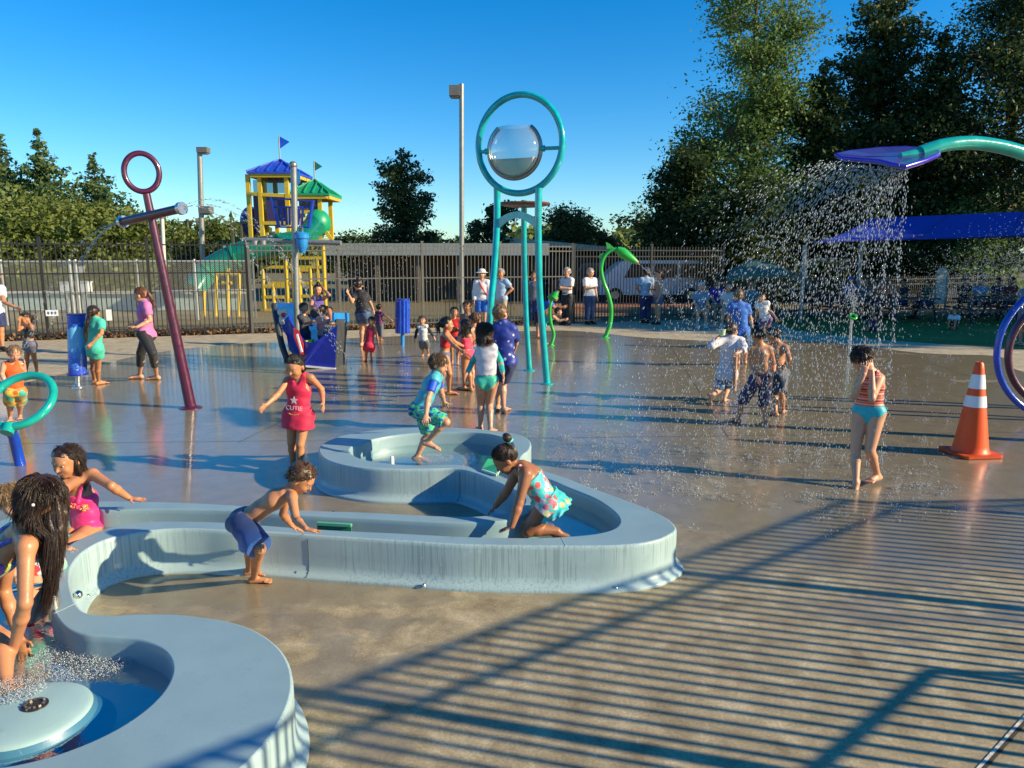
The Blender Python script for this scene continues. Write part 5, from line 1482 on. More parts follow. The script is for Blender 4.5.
mb = MB(); mb.bar(sp(333, 317.5, -.35), sp(348, 317.5, .35), .05, .18); mb.build('stern_rail', SBL, e)
mb = MB(); mb.prism([sp(272, 303, .9), sp(298, 303, 1.0), sp(312, 322, .95), sp(335, 329, .9), sp(333, 352, .8), sp(296, 352, .8), sp(283, 330, .8)], (0, .05, 0)); mb.build('far_hull_side', M('hull_mid_blue', (.012, .12, .42), .35, var=.15), e)
mb = MB(); mb.prism([sp(303, 366, -.3), sp(335, 369, -.3), sp(336, 360, .8), sp(300, 357, .8)], (0, 0, .04)); mb.build('hull_deck', M('deck_grey', (.2, .2, .2), .6), e)
mb = MB(); mb.prism([sp(303, 341, -.30), sp(312, 340, -.25), sp(311, 345, -.3), sp(305, 346, -.35)], (0, .2, 0)); mb.build('yellow_seat', M('bright_yellow', (.7, .75, .03), .4), e)
mb = MB(); mb.tube(catmull([sp(274, 305, .6), sp(277, 322, .3), sp(282, 345, .1), sp(288, 362, 0)], 4), .06, 10); mb.build('bow_post', M('charcoal_board', (.05, .055, .06), .5), e, True)
mb = MB(); mb.sphere(sp(283, 312, 0), (.11, .10, .09), 14, 10); mb.sphere(sp(282, 320, 0), (.06, .05, .10), 10, 8); fh = mb.build('figurehead', M('bone_paint', (.65, .62, .58), .5), e, True)
mb = MB(); mb.sphere(sp(283.3, 315, -.08), (.05, .04, .05), 10, 8); mb.build('figurehead_mark', M('red_crest', (.45, .03, .05), .4), fh, True)
mb = MB(); mb.prism([sp(303, 365.5, -.36), sp(335, 368.5, -.36), sp(335, 370, -.36), sp(303, 367, -.36)], (0, .1, 0)); mb.build('hull_skid', M('white_paint_gloss', (.7, .7, .7), .4), e)
ym = 15.2
def mp_(px, py, dy=0): return P(px, py, ym + dy)
mb = MB(); b = mp_(297.5, 355); b.z = 0; mb.tube([b, mp_(293.5, 166)], .060, 14); mb.build('mast', GREY, e, True)
mb = MB(); mb.sphere(mp_(293.2, 165), (.082, .082, .075), 16, 12); mb.build('mast_cap', M('cap_metal', (.3, .28, .26), .35, .6), e, True)
mb = MB(); mb.tube([mp_(243.5, 239.5, .1), mp_(294, 241.5), mp_(341, 243, -.1)], .048, 12); mb.build('yardarm', GREY, e, True)
for px in (255, 263, 330):
    mb = MB(); mb.tube([mp_(px, 240.5), mp_(px, 244.5)], .06, 10); mb.build('yard_nozzle', GREY, e, True)
mb = MB(); mb.prism([mp_(295, 170, .05), mp_(299, 172, .05), mp_(299.5, 168.5, .05), mp_(300.5, 182, .05), mp_(297, 186, .05), mp_(294.5, 182, .05)], (0, .01, 0)); mb.build('mast_flag', SBL, e)
# slatted sail
mb = MB(); yy = ym + .12
mb.bar(P(270, 198, yy), P(314, 201, yy), .11, .03); mb.bar(P(277, 227, yy), P(310, 227.5, yy), .10, .03)
mb.bar(P(274, 207, yy), P(312.5, 207, yy), .05, .03)
for a, b in (((272, 199), (279, 227)), ((313, 201), (309, 227))): mb.bar(P(*a, yy), P(*b, yy), .14, .03)
for px in (281, 286, 289.5, 299, 303): mb.bar(P(px, 207, yy), P(px + (293 - px) * .12, 225, yy), .075, .03)
mb.build('sail', M('sail_blue', (.01, .05, .42), .45, var=.1), e)
bk = empty('hanging_bucket', mp_(302.5, 243, -.15), None); bk.parent = e; bk.location = mp_(302.5, 243, -.15) - e.location
bpy.data.objects.remove(bk)
mb = MB(); q = mp_(302.5, 253, -.15); mb.lathe(q, [(.001, 0), (.055, .0), (.07, .05), (.10, .10), (.115, .20), (.115, .28), (.145, .285), (.145, .36), (.12, .37), (.10, .40), (.001, .42)], 24); bo = mb.build('bucket', SBL, e, True)
mb = MB(); mb.tube([mp_(302.5, 232.5, -.15), mp_(302.5, 228, -.05), mp_(296, 228, 0)], .016, 8); mb.build('bucket_hanger', GREY, bo, True)

# ---------------------------------------------------------------- green serpent sprays
def serpent(pts, y, r, label, head, fin, tip):
    f0 = G(pts[0][0], pts[0][1]); y = f0.y; pp = [f0] + [P(a, b, y) for a, b in pts[1:]]; c = catmull(pp, 8)
    e = empty('serpent_spray', f0, label, 'spray post'); n = len(c)
    mb = MB(); mb.tube(c, [r * (1 - .25 * i / n) for i in range(n)], 14); mb.build('neck', GRN, e, True)
    h0, h1 = P(*head[0], y), P(*head[1], y)
    mb = MB(); mb.tube([h0, h0.lerp(h1, .25), h0.lerp(h1, .6), h1], [r * 1.2, r * 2.3, r * 2.0, r * 1.15], 14); mb.build('head', GRN, e, True)
    d = (h1 - h0).normalized(); mb = MB(); mb.tube([h1 - d * r * .2, h1 + d * r * .9], r * .95, 12); mb.build('nozzle', M('brass_nozzle', (.5, .33, .15), .4, .3), e, True)
    for f in fin:
        mb = MB(); mb.prism([P(*q, y) for q in f], (0, .03, 0)); mb.build('fin', GRN, e)
    mb = MB(); flange(mb, f0, r); mb.build('base_flange', GRN, e, True)
    return h1, d
SH, SD = serpent([(605, 337.5), (610, 324), (611, 308), (608, 294), (603.5, 282), (601.2, 269), (604, 257), (611, 250.5), (619, 249)], 0, .062, 'tall green sea serpent spray post shooting water right', ((617, 249), (636, 262)),
                 [[(607, 249), (606, 242), (610, 244), (615, 248.5)], [(602.5, 260), (598, 257), (602, 253), (606, 253)]], 0)
serpent([(551, 345.5), (553.7, 334.7), (551.5, 325.6), (550, 316.5), (550.2, 306), (552, 300)], 0, .045, 'short green sea serpent spray post beside the leaning children', ((552, 299), (557, 292)), [[(551, 302), (547, 297), (551, 294), (554, 297)]], 0)

# ---------------------------------------------------------------- overhead leaf shower
yl = 7.8; s = mpp(yl)
base = V((6.75, 8.35, 0))
e = empty('leaf_shower', base, 'teal arching arm with a purple leaf shaped water tray overhead at right', 'water feature')
arc = catmull([base, V((6.72, 8.32, 1.5)), P(1110, 215, 8.28), P(1078, 180, 8.24), P(1042, 161, 8.2), P(1010, 149, 8.1), P(975, 143, 8.0), P(945, 145, 7.9), P(920, 152.5, 7.85)], 8)
mb = MB(); mb.tube(arc, [.082 - .016 * i / len(arc) for i in range(len(arc))], 18); mb.build('arch_arm', TEAL2, e, True)
mb = MB(); flange(mb, base, .08); mb.build('base_flange', TEAL2, e, True)
PUR = M('violet_plastic', (.07, .018, .17), .25, var=.12, coat=.4)
lf = [(836, 158, 8.2), (850, 155, 8.35), (880, 152, 8.3), (905, 151, 8.15), (938, 154, 7.9), (938, 158, 7.6), (924, 164, 7.4), (905, 170, 7.3), (893, 168, 7.4), (880, 164.5, 7.6), (858, 162.5, 7.9), (842, 161, 8.1)]
lp = [P(*q) for q in lf]; lc = P(900, 157.5, 7.8)
vs = lp + [lc + (p - lc) * .55 - Z * .03 for p in lp] + [lc - Z * .035]; n = len(lp); fs = []
for i in range(n): fs += [(i, (i + 1) % n, n + (i + 1) % n, n + i), (n + i, n + (i + 1) % n, 2 * n)]
vs2 = [v + Z * .05 for v in vs]; m_ = len(vs)
fs2 = [tuple(k + m_ for k in reversed(f)) for f in fs] + [(i, m_ + i, m_ + (i + 1) % n, (i + 1) % n) for i in range(n)]
link_mesh('leaf_tray', vs + vs2, fs + fs2, PUR, e, smooth=False)
mb = MB(); mb.tube([p + Z * .03 for p in lp], .022, 8, closed=True); mb.build('tray_lip', M('violet_lip', (.05, .03, .48), .25), e, True)
mb = MB(); mb.tube([P(922, 153, 7.86), lc + Z * .02], [.055, .03], 10); mb.build('inlet', TEAL2, e, True)

# hoops at right
def hoop(pc, R, y, mat, label, tube, yaw):
    c = P(*pc, y); ax = V((math.cos(yaw), math.sin(yaw), 0)); e = empty('spray_hoop', (c.x, c.y, 0), label, 'spray hoop', 'spray hoops at the right edge')
    mb = MB(); zc = c.z
    a0 = math.asin(max(-1, -(zc) / R)) if zc < R else -PI / 2
    mb.torus(c, R, tube, ax, Z, 1, 64, 14, a0 + .001, PI - a0) if zc < R else mb.torus(c, R, tube, ax, Z, 1, 64, 14)
    mb.build('hoop_tube', mat, e, True)
    for sg in (1, -1):
        q = c + ax * R * math.cos(a0) * sg; q.z = 0; mb = MB(); flange(mb, q, tube); mb.build('base_flange', mat, e, True)
    for k in range(7):
        a = PI * (k + .5) / 7; q = c + ax * R * math.cos(a) + Z * R * math.sin(a); inn = (c - q).normalized()
        mb = MB(); mb.tube([q + inn * tube * .9, q + inn * (tube + .015)], .012, 8); mb.build('spray_nozzle', SS, e, True)
hoop((1073, 350), .93, 9.55, BLU, 'outer royal blue spray hoop cut by the right edge', .042, -.1)
hoop((1069, 352), .80, 10.3, MAR, 'maroon spray hoop just behind the blue one', .05, -.1)
# thin post with green nozzle
f0 = G(849.5, 352); e = empty('jet_post', f0, 'thin steel post with a green ring nozzle behind the striped girl', 'spray post')
mb = MB(); mb.tube([f0, P(851.5, 318, f0.y)], .030, 12); mb.build('post', SS, e, True)
mb = MB(); mb.torus(P(853, 316.5, f0.y), .075, .028, X, V((0, .75, .66)), 1, 24, 10); mb.build('nozzle_ring', GRN, e, True)

# traffic cone
g = G(967, 454); sc_ = mpp(g.y)
e = empty('traffic_cone', g, 'orange traffic cone with two white collars on the wet concrete', 'traffic cone')
OR = M('cone_orange', (.86, .085, .003), .45, var=.05); hz = P(971, 362, g.y).z
ccx = V((g.x + .03, g.y, 0))
r0, r1 = 16.8 * sc_, 3.8 * sc_; zb = .035
rz_ = lambda z: r0 + (r1 - r0) * (z - zb) / (hz - zb)
def cs_(z0, z1, ex=0): return [(rz_(z0) + ex, z0), (rz_(z1) + ex, z1)]
mb = MB(); mb.lathe(ccx, [(r0 + .02, zb), (r0, zb + .02)] + [(rz_(zb + (hz - zb) * k / 12), zb + (hz - zb) * k / 12) for k in range(1, 12)] + [(rz_(hz) + .002, hz - .02), (r1 * .7, hz), (r1 * .4, hz - .01), (.001, hz - .03)], 40); mb.build('cone_body', OR, e, True)
WHT = M('reflective_white', (.78, .78, .80), .35, var=.04)
for p0, p1 in ((407, 396), (389, 375)):
    z0, z1 = P(970, p0 - 1, g.y).z, P(970, p1 - 1, g.y).z; mb = MB(); mb.lathe(ccx, cs_(z0, z1, .004), 40); mb.build('collar', WHT, e, True)
mb = MB(); hw_ = 21.5 * sc_
pl = []
for sx_, sy_ in ((-1, -1), (1, -1), (1, 1), (-1, 1)):
    for k in range(5):
        a = math.atan2(sy_, sx_) + math.radians(-36 + 18 * k); pl.append(V((ccx.x + sx_ * (hw_ - .05) + .05 * math.cos(a), ccx.y + sy_ * (hw_ - .05) + .05 * math.sin(a), .006)))
mb.prism([Matrix.Rotation(.12, 3, 'Z') @ (p - ccx) + ccx for p in pl], (0, 0, .032)); mb.build('cone_base', M('cone_base_orange', (.62, .07, .01), .5, var=.15), e)

# ---------------------------------------------------------------- shade sail, umbrella, tables, cars, buildings
ys = 25
e = empty('shade_canopy', V((P(960, 300, ys).x, ys + 2, 0)), 'long dark blue fabric shade canopy on steel posts over the picnic tables', 'canopy')
a, b, c_, d_ = P(815, 242, 24), P(1100, 233, 24), P(1100, 208, 28), P(870, 218.5, 27)
mb = MB(); mid1, mid2 = P(880, 222, 26), P(1100, 208, 26.5)
vs = []; nx_, ny_ = 24, 10
for j in range(ny_ + 1):
    for i in range(nx_ + 1):
        u_, v_ = i / nx_, j / ny_
        p = a.lerp(b, u_).lerp(d_.lerp(c_, u_), v_); p.z -= .10 * math.sin(PI * u_) * 0 + .12 * math.sin(PI * v_) * (1); vs.append(p)
k = len(vs); fs = [(j * (nx_ + 1) + i, j * (nx_ + 1) + i + 1, (j + 1) * (nx_ + 1) + i + 1, (j + 1) * (nx_ + 1) + i) for j in range(ny_) for i in range(nx_)]
vs += [p - Z * .03 for p in vs]; fs += [tuple(q + k for q in reversed(f)) for f in fs]
SHD = M('shade_cloth', (.006, .03, .33), .7, var=.08)
link_mesh('shade_cloth', vs, fs, SHD, e)
for i in (8, 16):
    mb = MB(); mb.tube([vs[j * (nx_ + 1) + i] + Z * .012 for j in range(ny_ + 1)], .022, 6); mb.build('cloth_seam', M('seam_navy', (.004, .015, .2), .7), e, True)
mb = MB(); mb.tube([vs[i] - Z * .015 for i in range(nx_ + 1)], .035, 8); mb.build('edge_hem', M('seam_navy', (.004, .015, .2), .7), e, True)
for (px, py, yy) in ((805, 245, 24.2), (862, 240, 28), (1090, 236, 24.2), (1085, 225, 28)):
    tp = P(px, py, yy); mb = MB(); mb.tube([V((tp.x, yy, 0)), tp], .07, 12); mb.build('canopy_post', GREY, e, True)
mb = MB(); mb.tube([P(805, 243, 24.1), P(815, 241.5, 24)], .02, 6); mb.tube([P(862, 246, 28), P(872, 236, 26.8)], .05, 6); mb.build('tension_strut', GREY, e, True)
# green umbrella
yy = 24.8; q = P(757, 300, yy); e = empty('table_umbrella', (q.x, yy, 0), 'faded green square umbrella behind the seated onlookers', 'umbrella')
ap = P(756, 259.5, yy); mb = MB()
rim = [P(726, 278, yy - 1.2), P(792, 274, yy - 1.0), P(786, 270, yy + 1.4), P(730, 270, yy + 1.4)]
rr_ = [];
for i in range(4):
    p0, p1 = rim[i], rim[(i + 1) % 4]
    for k in range(4): rr_.append(p0.lerp(p1, k / 4) + Z * .05 * math.sin(PI * k / 4))
vs = [ap] + [ap.lerp(p, .55) + Z * .06 for p in rr_] + rr_ + [p - Z * .12 for p in rr_]; n = 16; fs = []
for i in range(n):
    j = (i + 1) % n; fs += [(0, 1 + i, 1 + j), (1 + i, 1 + n + i, 1 + n + j, 1 + j), (1 + n + i, 1 + 2 * n + i, 1 + 2 * n + j, 1 + n + j)]
link_mesh('umbrella_canopy', vs, fs, M('umbrella_green', (.045, .12, .09), .8, var=.1), e, smooth=False)
mb = MB(); mb.tube([V((ap.x, yy, 0)), ap], .03, 8); mb.build('umbrella_pole', GREY, e, True)
mb = MB()
for i in range(0, 16, 2): mb.tube([ap - Z * .35, rr_[i]], .012, 5)
mb.build('ribs', GREY, e, True)

TBM = M('table_metal', (.03, .035, .05), .4, var=.1)
def table(px, py, yaw, label, first=[None]):
    g = G(px, py)
    if first[0] is None:
        e = empty('picnic_table', g, label, 'picnic table', 'picnic tables under the canopy'); c = V((g.x, g.y, 0))
        R = Matrix.Rotation(0, 3, 'Z'); mb = MB(); mb.box(c + V((0, 0, .75)), (1.9, .75, .05)); mb.build('table_top', TBM, e)
        for s_ in (-1, 1):
            mb = MB(); mb.box(c + V((0, s_ * .72, .45)), (1.9, .27, .04)); mb.build('bench', TBM, e)
            mb = MB(); x = s_ * .7
            mb.bar(c + V((x, -.72, .43)), c + V((x, .72, .43)), .06); mb.bar(c + V((x, -.30, .73)), c + V((x, -.62, .0)), .06); mb.bar(c + V((x, .30, .73)), c + V((x, .62, .0)), .06); mb.build('leg_frame', TBM, e)
        first[0] = e
    else:
        e = copy_tree(first[0]); e.location = g; e['label'] = label
    e.rotation_euler = (0, 0, yaw)
table(905, 321, .1, 'dark metal picnic table behind the thin jet post')
table(985, 322, -.1, 'dark metal picnic table nearest the right edge')
table(1012, 318, .2, 'dark metal picnic table cut by the right edge behind the grey blue top')
table(838, 318, .3, 'dark metal picnic table left of the orange shirted person')
# cars
def car(cx_, y, L, Wd, Hh, col, label, kind='van', yaw=0, glass=(.03, .035, .04)):
    m = M('car_paint_' + kind + str(int(col[0] * 100)), col, .3, var=.03, coat=.5)
    gm = M('car_glass', glass, .08, var=0, rvar=0); tm = M('tyre', (.015, .015, .015), .8)
    e = empty('parked_car' if kind != 'van' else 'parked_van', (cx_, y, 0), label, 'car' if kind != 'van' else 'van', 'vehicles parked beyond the fence')
    c = V((cx_, y, 0)); h = L / 2
    if kind == 'van': pr_ = [(-h, .35), (-h, 1.0), (-h + .25, 1.15), (-h + 1.0, Hh - .1), (-h + 1.3, Hh), (h - .15, Hh), (h, Hh - .2), (h, .35)]
    elif kind == 'suv': pr_ = [(-h, .4), (-h, .95), (-h + .9, 1.08), (-h + 1.5, Hh), (h - .4, Hh), (h, 1.1), (h, .4)]
    else: pr_ = [(-h, .3), (-h, .75), (-h + 1.0, .92), (-h + 1.75, Hh), (h - 1.4, Hh), (h - .7, 1.0), (h, .9), (h, .3)]
    mb = MB(); mb.prism([c + V((x, -Wd / 2, z)) for x, z in pr_], (0, Wd, 0)); mb.build('body', m, e, auto=40)
    wn = [(-h + 1.15, 1.15), (-h + 1.5, Hh - .15), (h - .35, Hh - .15), (h - .2, 1.15)] if kind != 'car' else [(-h + 1.25, .95), (-h + 1.85, Hh - .08), (h - 1.5, Hh - .08), (h - .95, .98)]
    for k in range(3):
        a, b = k / 3 + .015, (k + 1) / 3 - .015
        bl, br = wn[0][0] + (wn[3][0] - wn[0][0]) * a, wn[0][0] + (wn[3][0] - wn[0][0]) * b; tl, tr_ = wn[1][0] + (wn[2][0] - wn[1][0]) * a, wn[1][0] + (wn[2][0] - wn[1][0]) * b
        mb = MB(); mb.prism([c + V((bl, -Wd / 2 - .012, wn[0][1])), c + V((tl, -Wd / 2 - .012, wn[1][1])), c + V((tr_, -Wd / 2 - .012, wn[1][1])), c + V((br, -Wd / 2 - .012, wn[0][1]))], (0, .01, 0)); mb.build('window', gm, e)
    for sx_ in (-h + .8, h - .85):
        for sy_ in (-1, 1):
            mb = MB(); mb.tube([c + V((sx_, sy_ * (Wd / 2 - .2), .34)), c + V((sx_, sy_ * (Wd / 2 + .01), .34))], .34, 20); wh = mb.build('wheel', tm, e, auto=40)
            mb = MB(); mb.tube([c + V((sx_, sy_ * (Wd / 2), .34)), c + V((sx_, sy_ * (Wd / 2 + .02), .34))], .19, 16); mb.build('rim', SS, wh, auto=40)
    for sx_ in (-1, 1):
        mb = MB(); mb.box(c + V((sx_ * (h - .03), -Wd / 2 + .18, .78)), (.1, .3, .16)); mb.build('headlight' if sx_ < 0 else 'tail_light', M('lamp_clear', (.7, .7, .7), .2) if sx_ < 0 else M('lamp_red', (.4, .02, .02), .3), e)
    e.rotation_euler = (0, 0, yaw)
car(P(650, 285, 36).x, 36, 5.2, 1.9, 1.95, (.70, .72, .74), 'white van with its nose left behind the two standing onlookers', 'van')
car(P(703, 290, 40).x, 40, 4.6, 1.9, 1.5, (.65, .66, .68), 'white car parked behind the seated onlookers', 'car')
car(P(598, 285, 39).x, 39, 4.8, 1.9, 1.8, (.03, .035, .045), 'dark vehicle parked beside the white van behind the serpent', 'suv')
car(P(833, 285, 37).x, 37, 5.4, 2.0, 2.05, (.68, .70, .72), 'white van parked beyond the picnic tables', 'van')
car(P(775, 290, 41).x, 41, 4.6, 1.9, 1.55, (.05, .02, .02), 'dark red car parked left of the white van', 'car')
# long picnic shelter building behind the fence
e = empty('shelter_building', (P(470, 300, 36).x, 36, 0), 'long low building with a pale flat roof behind the grey fence', 'building')
x0, x1 = P(332, 250, 36).x, P(548, 250, 36).x; zt = P(450, 247, 36).z
mb = MB(); mb.box(((x0 + x1) / 2, 38, zt - .12), (x1 - x0, 6.4, .55)); mb.build('roof', M('pale_fascia', (.27, .31, .32), .6), e)
mb = MB(); mb.box(((x0 + x1) / 2, 39.5, (zt - .4) / 2), (x1 - x0 - .6, 3.0, zt - .4)); mb.build('wall', M('brown_brick', (.10, .065, .05), .85, var=.3, vs=2), e)
for k in range(6):
    x = x0 + .4 + (x1 - x0 - .8) * k / 5; mb = MB(); mb.box((x, 35.2, (zt - .4) / 2), (.18, .18, zt - .4)); mb.build('post', M('brown_post', (.12, .10, .08), .6), e)
for k in range(4):
    x = x0 + 1.6 + (x1 - x0 - 3.2) * k / 3; mb = MB(); mb.box((x, 37.98, 1.2), (.9, .06, 1.9)); dr = mb.build('door', M('door_brown', (.05, .035, .03), .5), e); mb = MB(); mb.box((x + .35, 37.93, 1.1), (.04, .05, .12)); mb.build('handle', SS, dr)
e = empty('brown_building', (P(592, 300, 37).x, 42, 0), 'low brown building with a sloping cream eave behind the officers', 'building')
x0, x1 = P(500, 250, 42).x, P(668, 250, 42).x
mb = MB(); mb.box(((x0 + x1) / 2, 44, 1.1), (x1 - x0, 3.5, 2.2)); mb.build('wall', M('brown_brick2', (.13, .07, .045), .85, var=.3, vs=2), e)
mb = MB(); mb.prism([V((x0 - .5, 41.6, 2.95)), V((x0 - .5, 41.6, 3.25)), V((x1, 41.6, 2.35)), V((x1, 41.6, 2.1))], (0, 5, 0)); mb.build('roof', M('cream_eave', (.50, .44, .33), .6), e)
for k in range(3):
    x = x0 + 2 + 3 * k; mb = MB(); mb.box((x, 42.2, 1.35), (1.2, .08, .9)); w_ = mb.build('window', M('car_glass', (.03, .035, .04), .08), e); mb = MB(); mb.box((x, 42.17, .87), (1.35, .1, .06)); mb.build('sill', M('coping_stone', (.6, .56, .48), .8), w_)
mb = MB(); 
e = empty('white_panel_stand', G(941, 314), 'tall narrow white framed panel standing beyond the picnic tables', 'panel'); y = G(941, 314).y
q = P(941, 285, y); mb = MB(); mb.box((q.x, y, q.z - .1), (.42, .06, 1.15)); mb.build('panel_face', M('white_enamel', (.7, .7, .68), .5), e)
for s_ in (-1, 1):
    mb = MB(); mb.box((q.x + s_ * .20, y - .04, q.z / 2 + .25), (.05, .05, q.z + .5)); mb.build('panel_leg', GREY, e)
mb = MB(); mb.sphere((q.x, y, q.z + .48), (.21, .035, .16), 16, 10); mb.build('arched_top', M('white_enamel', (.7, .7, .68), .5), e, True)
# white bollards beyond the tables
for i, px in enumerate((925, 933)):
    g = G(px, 309); e = empty('bollard', g, ['left of two short white posts beyond the tables', 'right of two short white posts beyond the tables'][i], 'post', 'short white posts beyond the tables')
    mb = MB(); mb.lathe(g, [(.07, 0), (.07, .75), (.05, .80), (.001, .82)], 12); mb.build('post_body', M('white_enamel', (.7, .7, .68), .5), e, True); mb = MB(); mb.lathe(g, [(.074, .55), (.074, .65)], 12); mb.build('post_band', GREY, e, True)

# ================================================================ water in the air and on the pad
def m_drop():
    m, t, b = nt('water_drop'); b.inputs['Base Color'].default_value = (.82, .88, .92, 1); b.inputs['Roughness'].default_value = .08
    b.inputs['Transmission Weight'].default_value = .45; b.inputs['IOR'].default_value = 1.33; return m
DR = m_drop()
_oct = [V((1, 0, 0)), V((-1, 0, 0)), V((0, 1, 0)), V((0, -1, 0)), V((0, 0, 1)), V((0, 0, -1))]
_of = np.array([(0, 2, 4), (2, 1, 4), (1, 3, 4), (3, 0, 4), (2, 0, 5), (1, 2, 5), (3, 1, 5), (0, 3, 5)])
def drops(name, C, r, D=None, st=1.0):
    C = np.asarray(C); n = len(C); r = np.asarray(r).reshape(-1, 1, 1); base = np.array([list(v) for v in _oct])[None]
    off = base * r
    if D is not None:
        D = np.asarray(D); D = D / np.linalg.norm(D, axis=1)[:, None]; al = (base * D[:, None, :]).sum(2, keepdims=True)
        off = off + al * D[:, None, :] * r * (st - 1)
    v = (C[:, None, :] + off).reshape(-1, 3); f = (_of[None] + (np.arange(n) * 6)[:, None, None]).reshape(-1, 3)
    o = link_mesh(name, v, f, DR, None, tuple(C.mean(0)), smooth=True); tag(o, kind='stuff'); return o
rg = np.random.default_rng(77)
# shower falling from the leaf tray, drifting left and toward the pad
n = 9500; t_ = rg.uniform(0, 1, n) ** .62; src = rg.uniform(0, 1, n)
A_ = np.array(P(842, 163, 8.1)); B_ = np.array(P(906, 171, 7.4)); S0 = A_[None] + (B_ - A_)[None] * (src[:, None] ** .8)
vx = -(2.5 - 2.25 * src) * rg.uniform(.35, 1.25, n) + rg.normal(0, .14, n); vy = rg.normal(-.05, .45, n)
tf = t_ * .80; C = S0 + np.stack([vx * tf * 1.35, vy * tf, rg.normal(.1, .35, n) * tf - 4.9 * tf ** 2], 1)
keep = C[:, 2] > .02
D = np.stack([vx, vy, -9.8 * tf - .2], 1)
drops('falling_water', C[keep], rg.uniform(.0016, .0046, n)[keep], D[keep], 5.0)
n = 500; q = np.array(P(893, 168, 7.5)); q2 = np.array(P(907, 170, 7.35)); w2 = rg.integers(0, 2, n)[:, None]
C = (q * (1 - w2) + q2 * w2)[:] + rg.normal(0, .012, (n, 3)); C[:, 2] -= rg.uniform(0, 1, n) * 3.0
drops('falling_streams', C, rg.uniform(.003, .007, n), np.tile([[0, 0, -1.]], (n, 1)), 3)
# hoop spray on the far right
n = 3000; C = np.stack([rg.normal(8.9, .9, n), rg.normal(11.5, .6, n), rg.uniform(.6, 1, n) ** .5 * 2.6 - rg.uniform(0, 1.3, n)], 1)
cen = np.array(P(995, 268, 9.0)); C = cen + rg.normal(0, 1, (n, 3)) * np.array([.50, .4, .22]); C[:, 2] += -(C[:, 0] - cen[0]) ** 2 * .0 + (C[:, 0] - cen[0]) * .32
drops('hoop_spray', C, rg.uniform(.0025, .0065, n))
# jets from the anchor
def jet(p, d, T, n, name, r=(.003, .007), spread=.02, g=9.8):
    t_ = rg.uniform(0, T, n); C = np.array(p)[None] + np.outer(t_, d) + rg.normal(0, spread, (n, 3)) * (t_[:, None] / T + .1); C[:, 2] -= .5 * g * t_ ** 2
    D = np.array(d)[None] + np.stack([0 * t_, 0 * t_, -g * t_], 1); k = C[:, 2] > .02
    return C[k], D[k], rg.uniform(r[0], r[1], n)[k]
parts = [jet(ANCH[0], (-2.2, .5, -.1), .55, 260, '', (.002, .004)), jet(ANCH[0], (-2.9, .3, -.2), .6, 260, '', (.002, .004)), jet(ANCH[0], (-2.5, .1, -.6), .5, 200, '', (.002, .004)),
         jet(ANCH[1], (2.6, -.3, 1.5), .8, 200, '', (.002, .004)), jet(ANCH[1], (2.9, -.3, 1.0), .8, 200, '', (.002, .004)), jet(ANCH[1], (2.2, -.3, .8), .6, 160, '', (.002, .004))]
drops('anchor_jets', np.concatenate([p[0] for p in parts]), np.concatenate([p[2] for p in parts]), np.concatenate([p[1] for p in parts]), 7)
parts = [jet(SH, tuple(SD * 4.6 + V((0, dy, dz))), .50, 60, '', (.003, .006), .05) for dy, dz in ((0, 0), (.3, .3), (-.3, -.3), (.1, -.1))]
drops('serpent_jet', np.concatenate([p[0] for p in parts]), np.concatenate([p[2] for p in parts]), np.concatenate([p[1] for p in parts]), 5)
# mast spray
n = 900; C = np.array(P(345, 262, 15.5))[None] + rg.normal(0, 1, (n, 3)) * np.array([.75, .6, .62]); drops('mast_spray', C[C[:, 2] > .05], rg.uniform(.004, .009, n)[C[:, 2] > .05])
# spray above the thin post
n = 260; p = P(853, 314, G(849.5, 352).y); parts = [jet(p, (rg.normal(-.25, .35), rg.normal(0, .3), rg.uniform(2.2, 3.6)), .55, 20, '', (.004, .009), .03) for _ in range(22)]
drops('post_spray', np.concatenate([p[0] for p in parts]), np.concatenate([p[2] for p in parts]), np.concatenate([p[1] for p in parts]), 3)
# splashes on the pad: little crowns where drops land
def crowns(name, spots, r0=(.0015, .0052), per=(6, 22), hgt=.075):
    Cs, Rs, Ds = [], [], []
    for (x, y, s_) in spots:
        k = rg.integers(per[0], per[1]); a = rg.uniform(0, 2 * PI, k); rr_ = rg.uniform(.0, .085, k) * s_; z = rg.uniform(.004, hgt, k) * s_ * rg.uniform(.2, 1, k)
        Cs.append(np.stack([x + rr_ * np.cos(a), y + rr_ * np.sin(a), z], 1)); Rs.append(rg.uniform(r0[0], r0[1], k) * s_ ** .5); Ds.append(np.stack([np.cos(a), np.sin(a), 1.5 + 0 * a], 1))
    drops(name, np.concatenate(Cs), np.concatenate(Rs), np.concatenate(Ds), 2.4)
sp_ = []
for _ in range(520):
    px = rg.uniform(545, 960); py = rg.choice([rg.normal(478, 20), rg.normal(430, 26), rg.uniform(350, 420)], p=[.5, .3, .2]); py = max(348, min(530, py)); g = G(px, py); sp_.append((g.x, g.y, rg.uniform(.5, 1.25)))
for _ in range(60):
    px = rg.uniform(520, 680); g = G(px, rg.normal(427 + (px - 520) * .3, 7)); sp_.append((g.x, g.y, rg.uniform(.6, 1.2)))
for _ in range(45):
    g = G(rg.uniform(800, 960), rg.normal(506, 14)); sp_.append((g.x, g.y, rg.uniform(.6, 1.4)))
crowns('pad_splashes', sp_)
sp_ = [(G(rg.uniform(330, 480), rg.uniform(352, 410)), 1) for _ in range(60)]
crowns('ship_splashes', [(g.x, g.y, rg.uniform(.5, 1.1)) for g, _ in sp_])
